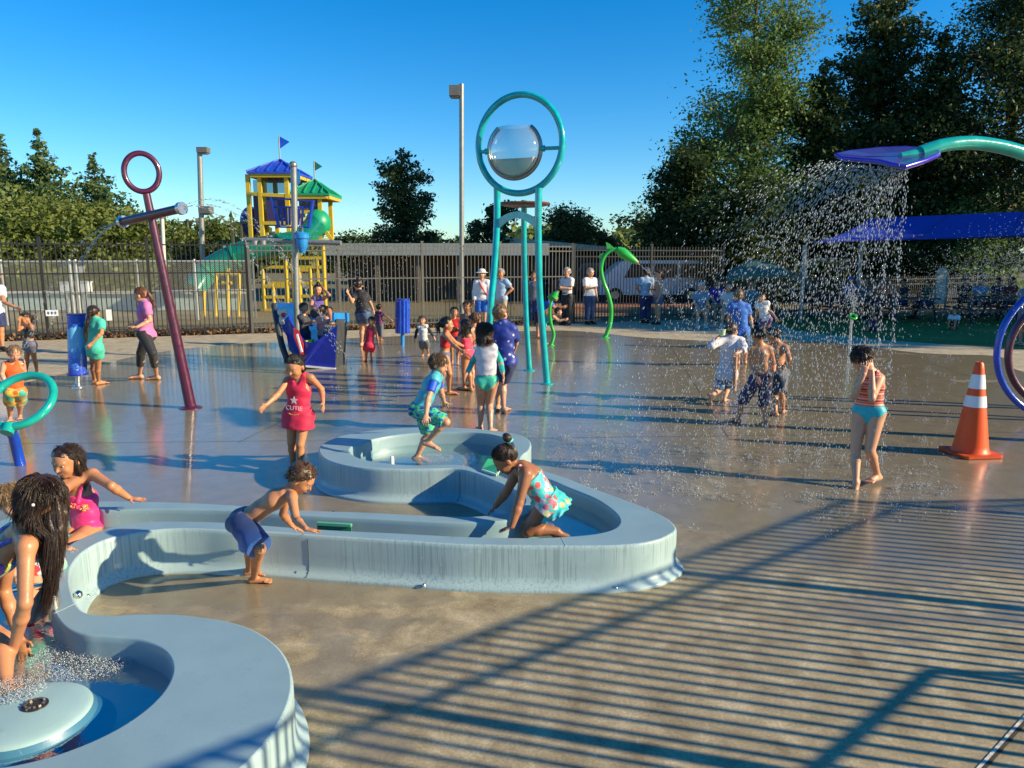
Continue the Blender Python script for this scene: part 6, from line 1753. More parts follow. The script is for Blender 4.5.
# floating drops among the people on the right
n = 520; px = rg.uniform(690, 1000, n); py = rg.uniform(250, 470, n); yy_ = rg.uniform(6.5, 12.5, n); C = np.array([list(P(a, b, c)) for a, b, c in zip(px, py, yy_)]); k = C[:, 2] > .03
drops('drifting_drops', C[k], rg.uniform(.0025, .0065, n)[k])
# foam in the near basin and round the stepping boy's foot
def foam(name, cx_, cy_, rx, ry, n, z=.178, rot=0):
    a = rg.uniform(0, 2 * PI, n); r = np.sqrt(rg.uniform(0, 1, n)); x = r * np.cos(a) * rx; y = r * np.sin(a) * ry
    C = np.stack([cx_ + x * math.cos(rot) - y * math.sin(rot), cy_ + x * math.sin(rot) + y * math.cos(rot), z + np.abs(rg.normal(0, .012, n))], 1); drops(name, C, rg.uniform(.0010, .0034, n))
foam('near_basin_foam', -2.10, 3.42, .28, .24, 4500)
foam('near_basin_ripples', -2.22, 3.02, .13, .10, 1200, .235)
g = G(428, 459, .18); foam('foot_splash', g.x + .05, g.y + .02, .20, .16, 900, .18)
# ================================================================ people
def cloth(name, col, rough=.7, pat=None, var=.08):
    """fabric, optionally printed: pat = (kind, colours, scale)"""
    if name in _mats: return _mats[name]
    m, t, b = nt(name); c = coords(t); n = noise(t, c, 14, 3)
    base = ramp(t, n, [(.3, tuple(k * (1 - var) for k in col)), (.7, tuple(min(1, k * (1 + var)) for k in col))])
    if pat:
        kind, cs, sc = pat
        if kind in ('spots', 'floral', 'camo'):
            v = N(t, 'ShaderNodeTexVoronoi' if kind != 'camo' else 'ShaderNodeTexNoise'); v.inputs['Scale'].default_value = sc
            cc = coords(t, (1, 1, 1) if kind != 'camo' else (1, 1, 1.6)); t.links.new(cc, v.inputs['Vector'])
            if kind == 'camo':
                v.inputs['Detail'].default_value = 2
                k = len(cs); st = []
                for i, q in enumerate(cs): st.append((.34 + .34 * i / k, q))
                base = ramp(t, v.outputs['Fac'], [(0, cs[-1])] + st + [(1, cs[0])], 'CONSTANT')
            else:
                d = v.outputs['Distance']; th = .28 if kind == 'spots' else .55
                mask = ramp(t, d, [(th, (1, 1, 1)), (th + .06, (0, 0, 0))])
                sep = t.nodes.new('ShaderNodeSeparateColor'); t.links.new(v.outputs['Color'], sep.inputs[0])
                pick = ramp(t, sep.outputs[0], [(i / len(cs), q) for i, q in enumerate(cs)] + [(1, cs[-1])], 'CONSTANT')
                base = mixc(t, mask, base, pick)
        elif kind == 'stripes':
            sx = t.nodes.new('ShaderNodeSeparateXYZ'); t.links.new(c, sx.inputs[0]); f = mathn(t, 'FRACT', mathn(t, 'MULTIPLY', sx.outputs['Z'], sc))
            base = ramp(t, f, [(0, cs[0])] + [(i / len(cs), q) for i, q in list(enumerate(cs))[1:]] + [(1, cs[-1])], 'CONSTANT')
        elif kind == 'fade':      # z from lo to hi
            sx = t.nodes.new('ShaderNodeSeparateXYZ'); t.links.new(c, sx.inputs[0]); f = mathn(t, 'MULTIPLY_ADD', sx.outputs['Z'], sc[0], sc[1], True)
            base = ramp(t, f, [(0, cs[0]), (.45, cs[1]), (1, cs[2])])
    t.links.new(base, b.inputs['Base Color']); b.inputs['Roughness'].default_value = rough
    b.inputs['Sheen Weight'].default_value = .15
    bump(t, b, noise(t, c, 22, 4), .35, .01); _mats[name] = m; return m

RED = cloth('red_cotton', (.62, .012, .06)); WHITE = cloth('white_cotton', (.72, .70, .70)); NAVY = cloth('navy_fabric', (.012, .022, .10)); BLACK = cloth('black_fabric', (.014, .014, .018))
GREYF = cloth('grey_fabric', (.12, .13, .16)); DENIM = cloth('denim', (.06, .11, .22)); KHAKI = cloth('khaki', (.35, .30, .22)); LBLUE = cloth('light_blue_cotton', (.28, .42, .60)); ROYAL = cloth('royal_fabric', (.01, .10, .48))
up_ = V((0, 0, 1)); dn_ = V((0, 0, -1))

# --- D toddler boy leaning on the rim
H = .92; Y = 4.42
px = dict(pelvis=(244, 521), neck=(289, 489), head=(301.5, 478.5, -.0), elR=(296, 519.5, -1), wrR=(306, 529, -1), elL=(283, 514, 1), wrL=(292, 526, 1), shR=(292, 498, -.075), shL=(287, 495, .10),
          knR=(260, 549, -1), anR=(254, 577.5, 'g'), knL=(252, 548, 1), anL=(249, 570, 'g'))
J = pixpose(H, Y, px, face=10)
J['hipR'] = J['pelvis'] + V((0, -.05, 0)); J['hipL'] = J['pelvis'] + V((0, .05, 0))
person('curly haired toddler boy in blue swim shorts leaning over the rim of the water table', H, J, 5, 'tan', ('curly', 'brown'),
       [('swim_trunks', cloth('ombre_blue', (.01, .05, .2), .6, ('fade', [(.04, .38, .95), (.02, .12, .45), (.010, .03, .12)], (3.2, -.72))), (.92, .034))], .0065, hh=.185, look=(-5, -38), fat=1.12,
       toes=(0, 2), hand=dict(R=((.75, -.1, -.12), dn_, .15, (0, 1, 0)), L=((.7, .1, -.35), dn_, .2, (0, -1, 0))), eyes=True)

# --- E kneeling girl in floral suit
H = 1.02; Y = 5.12
px = dict(pelvis=(551, 504), neck=(523, 466, -.0), head=(505.5, 459.5), shL=(526, 474, -.10), elL=(519, 503, -1), wrL=(512, 526, -1), shR=(517, 472, .09), elR=(507, 491, 1), wrR=(495.5, 506, 1),
          knL=(529, 530, -1), anL=(556, 531, -1), knR=(527, 527, 1), anR=(553, 528, 1))
J = pixpose(H, Y, px, face=180)
J['knL'] = P(528, 530.5, 5.03); J['anL'] = P(557, 531, 5.05); J['knR'] = P(522, 528, 5.27); J['anR'] = P(551, 527, 5.30)
J['pelvis'] = P(548, 502, 5.12); J['hipL'] = P(548, 506, 5.05); J['hipR'] = P(548, 505, 5.19)
FLO = cloth('floral_swim', (.06, .55, .52), .55, ('floral', [(.70, .10, .10), (.05, .50, .50), (.75, .22, .30), (.60, .62, .30), (.75, .65, .6)], 24))
gE = person('kneeling girl with a top bun and a turquoise and coral floral swimsuit', H, J, 180, 'brown', ('bun', 'dark', P(507, 437.5, 5.12) - P(505.5, 459.5, 5.12)),
       [('swimsuit', FLO), ('shorts', FLO, (.22, .006), 'suit_bottom'), ('skirt_ruffle', cloth('ruffle_aqua', (.03, .52, .50), .55, ('floral', [(.03, .5, .48), (.03, .45, .45), (.05, .5, .5), (.5, .45, .2)], 20)))], .0065, hh=.205, look=(188, -40), fat=1.4,
       toes=(V((1, 0, -.25)), V((1, 0, -.25))), hand=dict(L=((-.85, -.1, -.35), dn_, .1, (0, 1, 0)), R=((-.6, 0, -.6), dn_, .3, (0, -1, 0))))

# --- C girl in pink one piece sitting in the channel
H = 1.24; Y = 5.20
px = dict(pelvis=(84, 529, .05), neck=(79, 483), head=(66.5, 461, -.06), shL=(93, 474.5, -.01), elL=(111, 486, -1), wrL=(129, 498, 1), shR=(64, 486, -.08), elR=(56, 512, -1), wrR=(60, 534, -1),
          knL=(66, 548, -1), anL=(50, 560, -1), knR=(60, 545, -1), anR=(45, 560, -1))
J = pixpose(H, Y, px, face=250)
J['pelvis'] = P(86, 529, 5.22); J['hipL'] = P(91, 533, 5.17); J['hipR'] = P(79, 532, 5.22); J['knL'] = P(66, 548, 4.86); J['knR'] = P(55, 543, 5.0); J['anL'] = P(58, 575, 4.75); J['anR'] = P(40, 572, 4.9)
PNK = cloth('hot_pink', (.80, .035, .22), .5)
gC = person('smiling girl with long wet hair in a hot pink swimsuit sitting in the channel', H, J, 252, 'tan', ('medium', 'dark', .62, (.10, .12, -1)),
       [('swimsuit', PNK, -.06)], .0068, hh=.225, look=(258, -14), fat=1.08, toes=(240, 240), girl=True, hand=dict(L=((.95, 0, -.12), dn_, .05, (0, -1, 0))))
# ruffle of coral petals on the bust
rr = random.Random(4); mb = MB(); u = (J['neck'] - J['pelvis']).normalized(); fr_ = hd(252); sd_ = u.cross(fr_).normalized()
for k in range(70):
    a = rr.uniform(-.95, 1.05); q = J['neck'] - u * (.105 + rr.uniform(0, .035) + .035 * abs(a)) + (sd_ * math.sin(a) * .150 + fr_ * math.cos(a) * .126)
    M3 = Matrix.Rotation(rr.uniform(0, 6), 3, 'Z') @ Matrix.Rotation(rr.uniform(.5, 1.4), 3, 'X'); mb.cur = k % 3; mb.sphere(q, (.018, .013, .005), 7, 5, M3)
mb.build('petal_trim', cloth('petal_coral', (.85, .16, .12)), gC, True, mats=[cloth('petal_yellow', (.85, .50, .08)), cloth('petal_pink', (.80, .06, .25))])

# --- A girl with very long wet hair, left foreground
H = 1.34; Y = 3.42
px = dict(pelvis=(-42, 600, .06), neck=(20, 532, .0), head=(41, 497, -.0), shR=(26, 548, -.12), elR=(25, 603, -1), wrR=(12, 652, 1), shL=(14, 530, .13), elL=(40, 580, 1), wrL=(60, 600, 1),
          knR=(5, 642, -1), anR=(-2, 688, -1), knL=(-20, 640, 1), anL=(-30, 690, 1))
J = pixpose(H, Y, px, face=15)
J['wrR'] = P(13, 652, 3.28); J['elL'] = P(4, 590, 3.62); J['wrL'] = P(20, 640, 3.5); J['knR'] = P(2, 640, 3.32); J['anR'] = P(6, 684, 3.12); J['knL'] = P(-22, 640, 3.5); J['anL'] = P(-40, 676, 3.5)
gA = person('girl with very long wet hair bending over the near left basin', H, J, 15, 'tan', ('long', 'dark', .45, (.30, .05, -1)),
       [('bikini_top', cloth('bikini_print', (.02, .10, .35), .5, ('floral', [(.02, .3, .5), (.35, .1, .45), (.05, .08, .4), (.5, .5, .1)], 30)), (-.20, -.09)), ('bikini_bottom', cloth('bikini_print', (0, 0, 0)))], .0065,
       hh=.205, look=(25, -25), fat=.98, toes=(0, -10), girl=True, eyes=False, hand=dict(R=((-.35, .1, -.8), V((-1, 0, 0)), .4, (0, -1, 0))))
# its long hair hanging forward
hc_ = J['head']; lay = []; rr = random.Random(2)
rows = [((54, 492), (58, 530), (56, 560), (50, 590)), ((50, 500), (54, 535), (53, 570), (47, 598)), ((60, 496), (60, 530), (57, 560), (53, 585)), ((38, 505), (44, 540), (49, 572), (46, 592)), ((45, 490), (52, 525), (50, 550), (49, 580)), ((30, 500), (34, 525), (40, 545), (46, 570)), ((26, 495), (22, 520), (30, 535), (42, 555)), ((62, 490), (62, 515), (59, 545), (54, 575))]
for i, r_ in enumerate(rows):
    pts = [P(a, b, Y + .01 + .022 * ((i * 5) % 4) - .035 * min(k, 2)) for k, (a, b) in enumerate(r_)]; w_ = [.030, .027, .019, .006]
    lay += [cap(pts[k], pts[k + 1], w_[k], w_[k + 1], k=.012) for k in range(3)]
v, q = sdf_mesh([dict(prims=lay, wob=wobble(.006, 150, 3, (0, 0, 1)))], .0055); sv, sq = strandset(lay, 2600, .0012, .17, rr, .07); sq = sq + len(v); link_mesh('hair_lock', np.concatenate([v, sv]), np.concatenate([q, sq]), HAIR('dark'), gA)
mb = MB(); mb.sphere(P(33, 505, 3.30), .008, 8, 6); mb.build('hair_clip', M('pearl_clip', (.7, .65, .65), .2), gA, True)

# --- B toddler behind her
H = .92; Y = 4.15
px = dict(pelvis=(44, 568), neck=(24, 523), head=(11, 500, .02), shL=(38, 524, .06), elL=(60, 531, 1), wrL=(63, 546, -1), shR=(12, 530, -.05), elR=(8, 552, -1), wrR=(14, 575, -1), knL=(46, 600, 1), anL=(40, 625, 1), knR=(30, 602, -1), anR=(30, 628, -1))
J = pixpose(H, Y, px, face=330); J['elL'] = P(60, 529, 4.12); J['wrL'] = P(63, 547, 4.02)
RASH = cloth('watermelon_print', (.62, .66, .60), .6, ('floral', [(.65, .04, .06), (.62, .66, .60), (.7, .1, .15), (.3, .6, .45), (.62, .66, .60)], 15))
gB = person('blond toddler in a white suit with red print standing behind the long haired girl', H, J, 330, 'light', ('short', 'blond'), [('shirt', cloth('mint_sleeve', (.22, .62, .50)), (1.5, -.16)), ('swimsuit', RASH), ('shorts', RASH, (.30, .01))], .0075,
       hh=.19, look=(330, -20), fat=1.15, toes=(320, 320), eyes=False, hand=dict(L=((.7, -.2, -.1), dn_, .2)), shoes=M('red_rubber', (.62, .012, .012), .35))

# --- F boy stepping in the round basin
H = 1.17; Y = 7.05
px = dict(pelvis=(420.5, 407.5), neck=(436, 374.5), head=(438.5, 364), shR=(434.5, 380, -.11), elR=(428, 399, -1), wrR=(426, 414.5, -1), shL=(437, 378, .11), elL=(441, 392, 1), wrL=(444, 402, 1),
          knR=(446, 422, -1), anR=(427.5, 442, -1), knL=(429, 434, 1), anL=(416.5, 457.5, 1))
J = pixpose(H, Y, px, face=5); J['anL'] = P(417, 456.5, 7.12); J['anR'] = P(427.5, 441.5, 6.98)
J['hipR'] = J['pelvis'] + V((.01, -.06, -.02)); J['hipL'] = J['pelvis'] + V((0, .06, -.01))
TRK = cloth('wave_trunks', (.02, .3, .3), .6, ('camo', [(.008, .03, .18), (.01, .10, .35), (.01, .42, .38), (.12, .55, .12), (.01, .35, .40), (.008, .03, .18)], 13))
gF = person('boy in a turquoise rash guard and green print trunks stepping in the round basin', H, J, 5, 'light', ('short', 'sandy'), [('shirt', cloth('turquoise_rash', (.06, .42, .50), .5), (.02, -.02)), ('swim_trunks', TRK, (.88, .016))], .007, hh=.205, look=(-8, -22),
       toes=(V((1, -.05, -.1)), V((.95, -.1, -.32))), fat=1.02)
for S in 'RL':
    a, b = J['sh' + S], J['el' + S]; v, q = sdf_mesh([dict(prims=[cap(a + V((0, 0, .01)), a.lerp(b, .62), .048, .042, k=.01, flat=True)])], .007); link_mesh('sleeve', v, q, cloth('royal_sleeve', (.01, .09, .62), .5), gF)

# --- G girl in red tank top
H = 1.17; Y = 7.15
px = dict(pelvis=(298.5, 414), neck=(299, 378.5), head=(294.5, 366.5, -.05), shR=(287.5, 380.5, .02), elR=(277.5, 394.5, -1), wrR=(266, 405, -1), shL=(311, 378, -.01), elL=(321.5, 389, 1), wrL=(323, 403, -1),
          anR=(293, 468, 'g'), anL=(299, 471.5, 'g'))
J = pixpose(H, Y, px, face=262)
gG = person('dark haired girl in a long red tank top and black shorts walking toward the viewer', H, J, 262, 'tan', ('pony', 'black', .4), [('shorts', cloth('black_print_short', (.014, .014, .018), .6, ('spots', [(.3, .25, .2), (.014, .014, .018), (.014, .014, .018)], 40)), (.44, .004)), ('tank_top', RED, .115)], .0072, hh=.225, look=(255, -22),
       toes=(255, 265), girl=True)
# printed lettering and star on the front of the top
txt = bpy.data.curves.new('shirt_lettering', 'FONT'); txt.body = 'CUTIE'; txt.size = .062; txt.extrude = .001; txt.align_x = 'CENTER'; txt.align_y = 'CENTER'
to = bpy.data.objects.new('shirt_lettering', txt); COL.objects.link(to)
u = (J['neck'] - J['pelvis']).normalized(); fr_ = hd(262); sd_ = u.cross(fr_).normalized(); fr_ = sd_.cross(u).normalized(); cpt = J['pelvis'].lerp(J['neck'], .22) + fr_ * .110
Rm = Matrix((sd_, u, fr_)).transposed().to_4x4()
bpy.context.view_layer.update(); dg = bpy.context.evaluated_depsgraph_get(); me = bpy.data.meshes.new_from_object(to.evaluated_get(dg)); bpy.data.objects.remove(to)
vv = np.array([v.co[:] for v in me.vertices]); 
pts = []
for p in vv:
    q = cpt + sd_ * p[0] + u * p[1] + fr_ * (p[2] - .30 * p[0] * p[0] * 2.2); pts.append(q)
fc = [tuple(p.vertices) for p in me.polygons]; link_mesh('shirt_lettering', pts, fc, M('print_white', (.75, .70, .70), .6), gG, smooth=False)
mb = MB()
st_ = []
for k in range(10):
    a = PI / 2 + k * PI / 5; r_ = .042 if k % 2 == 0 else .018; st_.append(cpt + u * .078 + sd_ * (r_ * math.cos(a)) + u * (r_ * math.sin(a)) - fr_ * .002)
mb.prism(st_, fr_ * .003); mb.build('shirt_star', M('print_white', (.75, .70, .70), .6), gG)
mb = MB(); mb.tube([cpt + sd_ * x - u * (.055 + .010 * (1 - (x / .05) ** 2)) - fr_ * .4 * x * x + fr_ * .002 for x in (-.05, -.025, 0, .025, .05)], .004, 6); mb.build('shirt_swoosh', M('print_gold', (.8, .5, .08), .6), gG, True)

# --- H toddler in orange behind the teal ring
H = 1.0; Y = 9.3
px = dict(pelvis=(15, 391), neck=(12.5, 362), head=(14.5, 353, -.04), elR=(2, 374, -1), wrR=(6, 385, -1), elL=(24, 374, 1), wrL=(24.5, 365, -1), anR=(10, 417, 'g'), anL=(20, 415, 'g'))
J = pixpose(H, Y, px, face=300)
person('toddler in an orange sleeveless top and yellow shorts behind the teal ring', H, J, 300, 'light', ('short', 'sandy'), [('shorts', cloth('yellow_shorts', (.65, .40, .05), .6, ('floral', [(.05, .4, .3), (.7, .45, .05), (.6, .2, .05)], 14)), (.8, .02)), ('tank_top', cloth('orange_cotton', (.78, .10, .01)), .04)], .009, look=(310, -25), fat=1.12)
# --- I man at left edge
J = simplepose(1.78, G(4, 351), 330, ('fwd', 'down'), lean=.15)
y_ = J['pelvis'].y; J['wrL'] = P(18, 308, y_ - .3); J['elL'] = P(9, 302, y_ - .2)
J = {k: v + V((-.12, 0, 0)) for k, v in J.items()}; J['wrL'] = P(17, 308, y_ - .3)
person('man in a white shirt, dark shorts and an orange cap cut by the left edge', 1.78, J, 330, 'tan', ('cap', 'grey', cloth('orange_cap', (.75, .16, .04))), [('shirt', WHITE, (.55, .04), .012), ('shorts', NAVY, (.8, .03))], .013, look=(330, -15), shoes=M('shoe_dark', (.02, .02, .02), .6))
# --- J small girl holding her face
H = 1.14; Y = 13.1
px = dict(pelvis=(29.5, 343.5), neck=(28, 324), head=(25.5, 318.5), elR=(18.5, 330, -1), wrR=(19.5, 321, -1), elL=(32, 329, -1), wrL=(29, 322, -1), anR=(26, 372, 'g'), anL=(37, 371.5, 'g'))
J = pixpose(H, Y, px, face=240)
person('small girl in a black top holding her face, left of the blue drum', H, J, 240, 'tan', ('pony', 'dark', .4), [('bikini_top', BLACK, (-.22, -.07)), ('shorts', cloth('grey_purple_shorts', (.13, .13, .19)), (.38, .01))], .011, look=(240, -15), girl=True, eyes=False)
# --- K mint girl
H = 1.34; Y = 12.0
px = dict(pelvis=(95, 346.5), neck=(96, 319), head=(93.5, 312.8), elR=(101.5, 333, -1), wrR=(92, 343, -1), shR=(101.5, 323, -.03), shL=(89.5, 322, .06), elL=(87, 334, 1), wrL=(86.5, 345, 1), anR=(98.5, 381.5, 'g'), anL=(94.5, 380, 'g'))
J = pixpose(H, Y, px, face=60)
MINT = cloth('mint_cotton', (.06, .52, .38))
person('girl with a dark braid in a mint shirt and mint shorts beside the blue drum', H, J, 60, 'tan', ('pony', 'dark', 1.5, (-.25, -.1, -1)), [('shorts', MINT, (.42, .02)), ('shirt', MINT, (.62, .02), .008)], .010, look=(95, -8), toes=(5, 60), girl=True, eyes=False)
# --- L teen in pink
H = 1.58; Y = 12.6
px = dict(pelvis=(146, 333), neck=(144, 303), head=(140.5, 295.3), shL=(146.5, 306, -.12), elL=(150, 320.5, -1), wrL=(137, 327, -1), shR=(143, 306, .14), elR=(144, 320, 1), wrR=(134, 325, 1), knL=(152.5, 353, -1), anL=(156.5, 376, 'g'), knR=(141, 353, 1), anR=(139.5, 375, 'g'))
J = pixpose(H, Y, px, face=180)
person('teenage girl in a pink tee and black capri leggings walking left behind the anchor post', H, J, 180, 'light', ('pony', 'auburn', .95, (.45, 0, -1)), [('capri_leggings', BLACK, (1.52, .004)), ('shirt', cloth('pink_cotton', (.60, .16, .38)), (.6, .045), .008)], .010, look=(182, -10), toes=(180, 185), girl=True,
       hand=dict(L=((-1, 0, .1), dn_, .1)))
# --- M striped girl covering her face
H = 1.33; Y = 6.85
px = dict(pelvis=(869, 411), neck=(871, 372.5, -.0), head=(861.5, 358.5, -.07), shL=(880, 378.5, -.03), elL=(873, 398.5, -1), wrL=(869, 378, -1), shR=(861, 380, .10), elR=(852.5, 396, -1), wrR=(857.5, 379, -1),
          knR=(855.5, 449, -1), anR=(856, 482.5, 'g'), knL=(870, 450.5, -1), anL=(877.5, 475, 1))
J = pixpose(H, Y, px, face=235)
J['wrL'] = J['head'] + V((.05, -.115, -.10)); J['wrR'] = J['head'] + V((-.03, -.13, -.13)); J['elR'] = P(853.5, 397, Y - .16); J['elL'] = P(872, 398.5, Y - .26)
STR = cloth('stripe_tankini', (.7, .1, .1), .55, ('stripes', [(.62, .05, .05), (.80, .25, .10), (.10, .04, .06), (.75, .12, .16), (.70, .45, .30)], 19))
person('girl in a red striped swim top and turquoise bottoms covering her face with both hands', H, J, 240, 'light', ('short', 'dark'), [('bikini_bottom', cloth('turq_bottom', (.01, .42, .50), .5), .05), ('tank_top', STR, -.045)], .0075, hh=.225, look=(235, -42), girl=True, eyes=False,
       toes=(215, V((-.3, -.5, -.6))), hand=dict(L=((-.25, .15, .9), V((-.2, .9, 0)), .25), R=((.1, .15, .9), V((.3, .9, 0)), .25)))
# --- N boy in white shirt running
H = 1.24; Y = 10.9
px = dict(pelvis=(727, 372), neck=(730.5, 338), head=(732, 330), shL=(720, 341, .0), elL=(711.5, 346, -1), wrL=(718.5, 337, 1), shR=(740.5, 341, .0), elR=(744.5, 349, -1), wrR=(738, 353, -1), knL=(718.5, 391, 1), anL=(710.8, 399, -1), knR=(727.5, 388, 1), anR=(724, 398, -1))
J = pixpose(H, Y, px, face=75); J['anR'] = G(724.5, 399, .05); J['anL'] = P(711, 396, 10.7)
gN = person('boy in a wet white long sleeved shirt running with a cup raised', H, J, 75, 'light', ('short', 'brown'), [('swim_trunks', cloth('blue_white_trunks', (.02, .12, .32), .6, ('camo', [(.55, .6, .62), (.02, .12, .35), (.02, .2, .45), (.6, .62, .65)], 11)), (.80, .012)), ('shirt', cloth('wet_white', (.62, .60, .66)), (1.35, .09), .012)], .009, look=(40, -5), toes=(V((.25, .1, -1)), 60), eyes=False)
cpos = J['wrL'] + V((.05, 0, .06)); e = empty('cup', cpos, 'pale green cup held up by the boy in the white shirt', 'cup'); mb = MB(); mb.lathe(cpos, [(.001, -.03), (.045, -.03), (.055, .05), (.052, .05), (.042, -.025)], 20); mb.build('cup_body', M('pale_green_plastic', (.45, .62, .35), .4), e, True)
mb = MB(); mb.torus(cpos + V((0, 0, .05)), .054, .005, V((1, 0, 0)), V((0, 1, 0)), n=20, k=6); mb.build('cup_rim', M('pale_rim', (.7, .7, .6), .4), e, True)
mb = MB(); mb.tube([P(736, 352, 10.8), P(734.5, 391, 10.75)], .026, 12); o = mb.build('foam_pole', M('peach_foam', (.55, .28, .16), .7), None, True); tag(o, 'slim peach coloured foam pole beside the boy in the white shirt', 'pole')
# --- O shirtless boy 1
H = 1.27; Y = 9.35
px = dict(pelvis=(760.5, 379), neck=(759.5, 344.5), head=(758.5, 334.5), shL=(750.5, 349, .0), elL=(751.5, 364.5, 1), wrL=(757.5, 377, -1), shR=(770, 349, 0), elR=(774, 365, 1), wrR=(770.5, 379, -1), knL=(743, 400, 1), anL=(738, 419, 'g'), knR=(763.5, 403, 1), anR=(765.5, 422, 'g'))
J = pixpose(H, Y, px, face=95)
J['wrL'] = P(756.5, 377, 9.2); J['wrR'] = P(771, 380, 9.2)
NTR = cloth('navy_floral_trunks', (.012, .02, .09), .6, ('spots', [(.35, .32, .40), (.012, .02, .09), (.012, .02, .09)], 17))
gO = person('shirtless boy in long navy trunks with his back turned, nearest of the pair', H, J, 95, 'tan', ('short', 'black'), [('swim_trunks', NTR, (1.02, .028))], .009, look=(110, -20), toes=(110, 75), eyes=False)
mb = MB(); c = J['pelvis'] + V((0, 0, .058)); mb.torus(c, .088, .010, V((1.12, 0, 0)), V((0, .95, 0)), n=28, k=6); mb.build('waistband', cloth('red_band', (.55, .04, .06)), gO, True)
# --- P shirtless boy 2
H = 1.22; Y = 9.95
px = dict(pelvis=(780, 373.5), neck=(778, 343.5), head=(773.5, 335.5), shL=(771, 347, .03), elL=(771, 360, 1), wrL=(772, 370, 1), shR=(786, 347.5, -.04), elR=(789.5, 359, -1), wrR=(783.5, 367, 1), knL=(774, 393, 1), anL=(775.5, 412.5, 'g'), knR=(781, 393, -1), anR=(783, 410, 'g'))
J = pixpose(H, Y, px, face=120)
person('shirtless boy in dark grey topped trunks just right of the other shirtless boy', H, J, 120, 'tan', ('curly', 'black'), [('swim_trunks', cloth('dark_trunks', (.02, .03, .06), .6, ('spots', [(.1, .15, .25), (.02, .03, .06)], 14)), (.95, .02))], .009, look=(140, -25), toes=(110, 60), eyes=False)
# --- Q boy in blue tee
H = 1.48; Y = 14.3
px = dict(pelvis=(741, 331), neck=(738.5, 303.5), head=(738.5, 296), shL=(731.5, 306.5, 0), elL=(728.5, 318, 1), wrL=(731, 327, 1), shR=(747, 307, 0), elR=(750.5, 318.5, 1), wrR=(752.3, 329.5, 1), anL=(738, 362, 'g'), anR=(745, 361, 'g'))
J = pixpose(H, Y, px, face=80)
person('boy in a bright blue tee seen from behind above the boy in white', H, J, 80, 'light', ('shortm', 'sandy'), [('shorts', cloth('blue_shorts', (.01, .10, .30)), (.9, .02)), ('shirt', cloth('bright_blue_cotton', (.01, .12, .50)), (.55, .04), .01)], .011, look=(85, -5), eyes=False)
# --- R child in white shirt
H = 1.27; Y = 17.2
px = dict(pelvis=(765.5, 319.5), neck=(762, 303), head=(761.5, 297.5), elL=(757, 311, 1), wrL=(756, 318, 1), elR=(771.5, 312, 1), wrR=(776, 318, -1), anL=(760.5, 341, 'g'), anR=(770, 339, 'g'))
J = pixpose(H, Y, px, face=250)
person('child in a white tee and red and blue shorts walking behind the shirtless boys', H, J, 250, 'light', ('short', 'dark'), [('shorts', cloth('red_blue_shorts', (.03, .06, .3), .6, ('stripes', [(.4, .03, .08), (.03, .06, .3), (.03, .06, .3)], 6)), (.7, .015)), ('shirt', WHITE, (.5, .02), .008)], .013, toes=(240, 260))
# --- S girl in white and teal rash guard
H = 1.34; Y = 8.9
px = dict(pelvis=(486.5, 380.5), neck=(486, 343), head=(484.5, 332.5), shL=(480.5, 348, 0), elL=(473, 361, 1), wrL=(467, 373.5, -1), shR=(493, 348, 0), elR=(500.5, 361, 1), wrR=(503, 374, -1), knL=(481, 403, 1), anL=(480.5, 427, 'g'), knR=(489.5, 403.5, 1), anR=(490.5, 429.5, 'g'))
J = pixpose(H, Y, px, face=88)
TS = cloth('teal_sleeve', (.01, .42, .38), .5)
gS = person('girl in a white rash guard with teal sleeves and green bottoms seen from behind', H, J, 88, 'light', ('medium', 'brown', .22), [('bikini_bottom', cloth('sea_green_bottom', (.05, .48, .33), .5), .05), ('shirt', cloth('white_rash', (.68, .62, .66), .5, ('spots', [(.6, .5, .55), (.68, .62, .66), (.68, .62, .66), (.68, .62, .66)], 20)), (.05, -.055), .004)], .0085, look=(88, -15), toes=(100, 75), girl=True, eyes=False)
for S in 'LR':
    a, b, c = J['sh' + S], J['el' + S], J['wr' + S]; v, q = sdf_mesh([dict(prims=[cap(a, b, .044, .037, k=.01), cap(b, b.lerp(c, .92), .037, .030, k=.01, flat=True)])], .008); link_mesh('sleeve', v, q, TS, gS)
# --- T boy in navy spotted rash guard
H = 1.47; Y = 10.1
px = dict(pelvis=(504.5, 361), neck=(503, 323.5), head=(500.5, 313.5), shL=(496.5, 329, 0), elL=(490, 341, 1), wrL=(487, 353, 1), shR=(512, 329, 0), elR=(516.5, 340, 1), wrR=(514.5, 350, 1), knL=(499, 383, 1), anL=(497.5, 406, 'g'), knR=(503, 384, 1), anR=(503.5, 408, 'g'))
J = pixpose(H, Y, px, face=80)
person('older child in a navy rash guard with white spots behind the girl with teal sleeves', H, J, 80, 'light', ('short', 'sandy'), [('swim_trunks', NAVY, (.80, .012)), ('shirt', cloth('navy_spot', (.012, .03, .26), .5, ('spots', [(.55, .58, .7), (.012, .03, .26), (.012, .03, .26)], 17)), (.85, .03), .012)], .0095, look=(60, -5), toes=(80, 70), eyes=False)
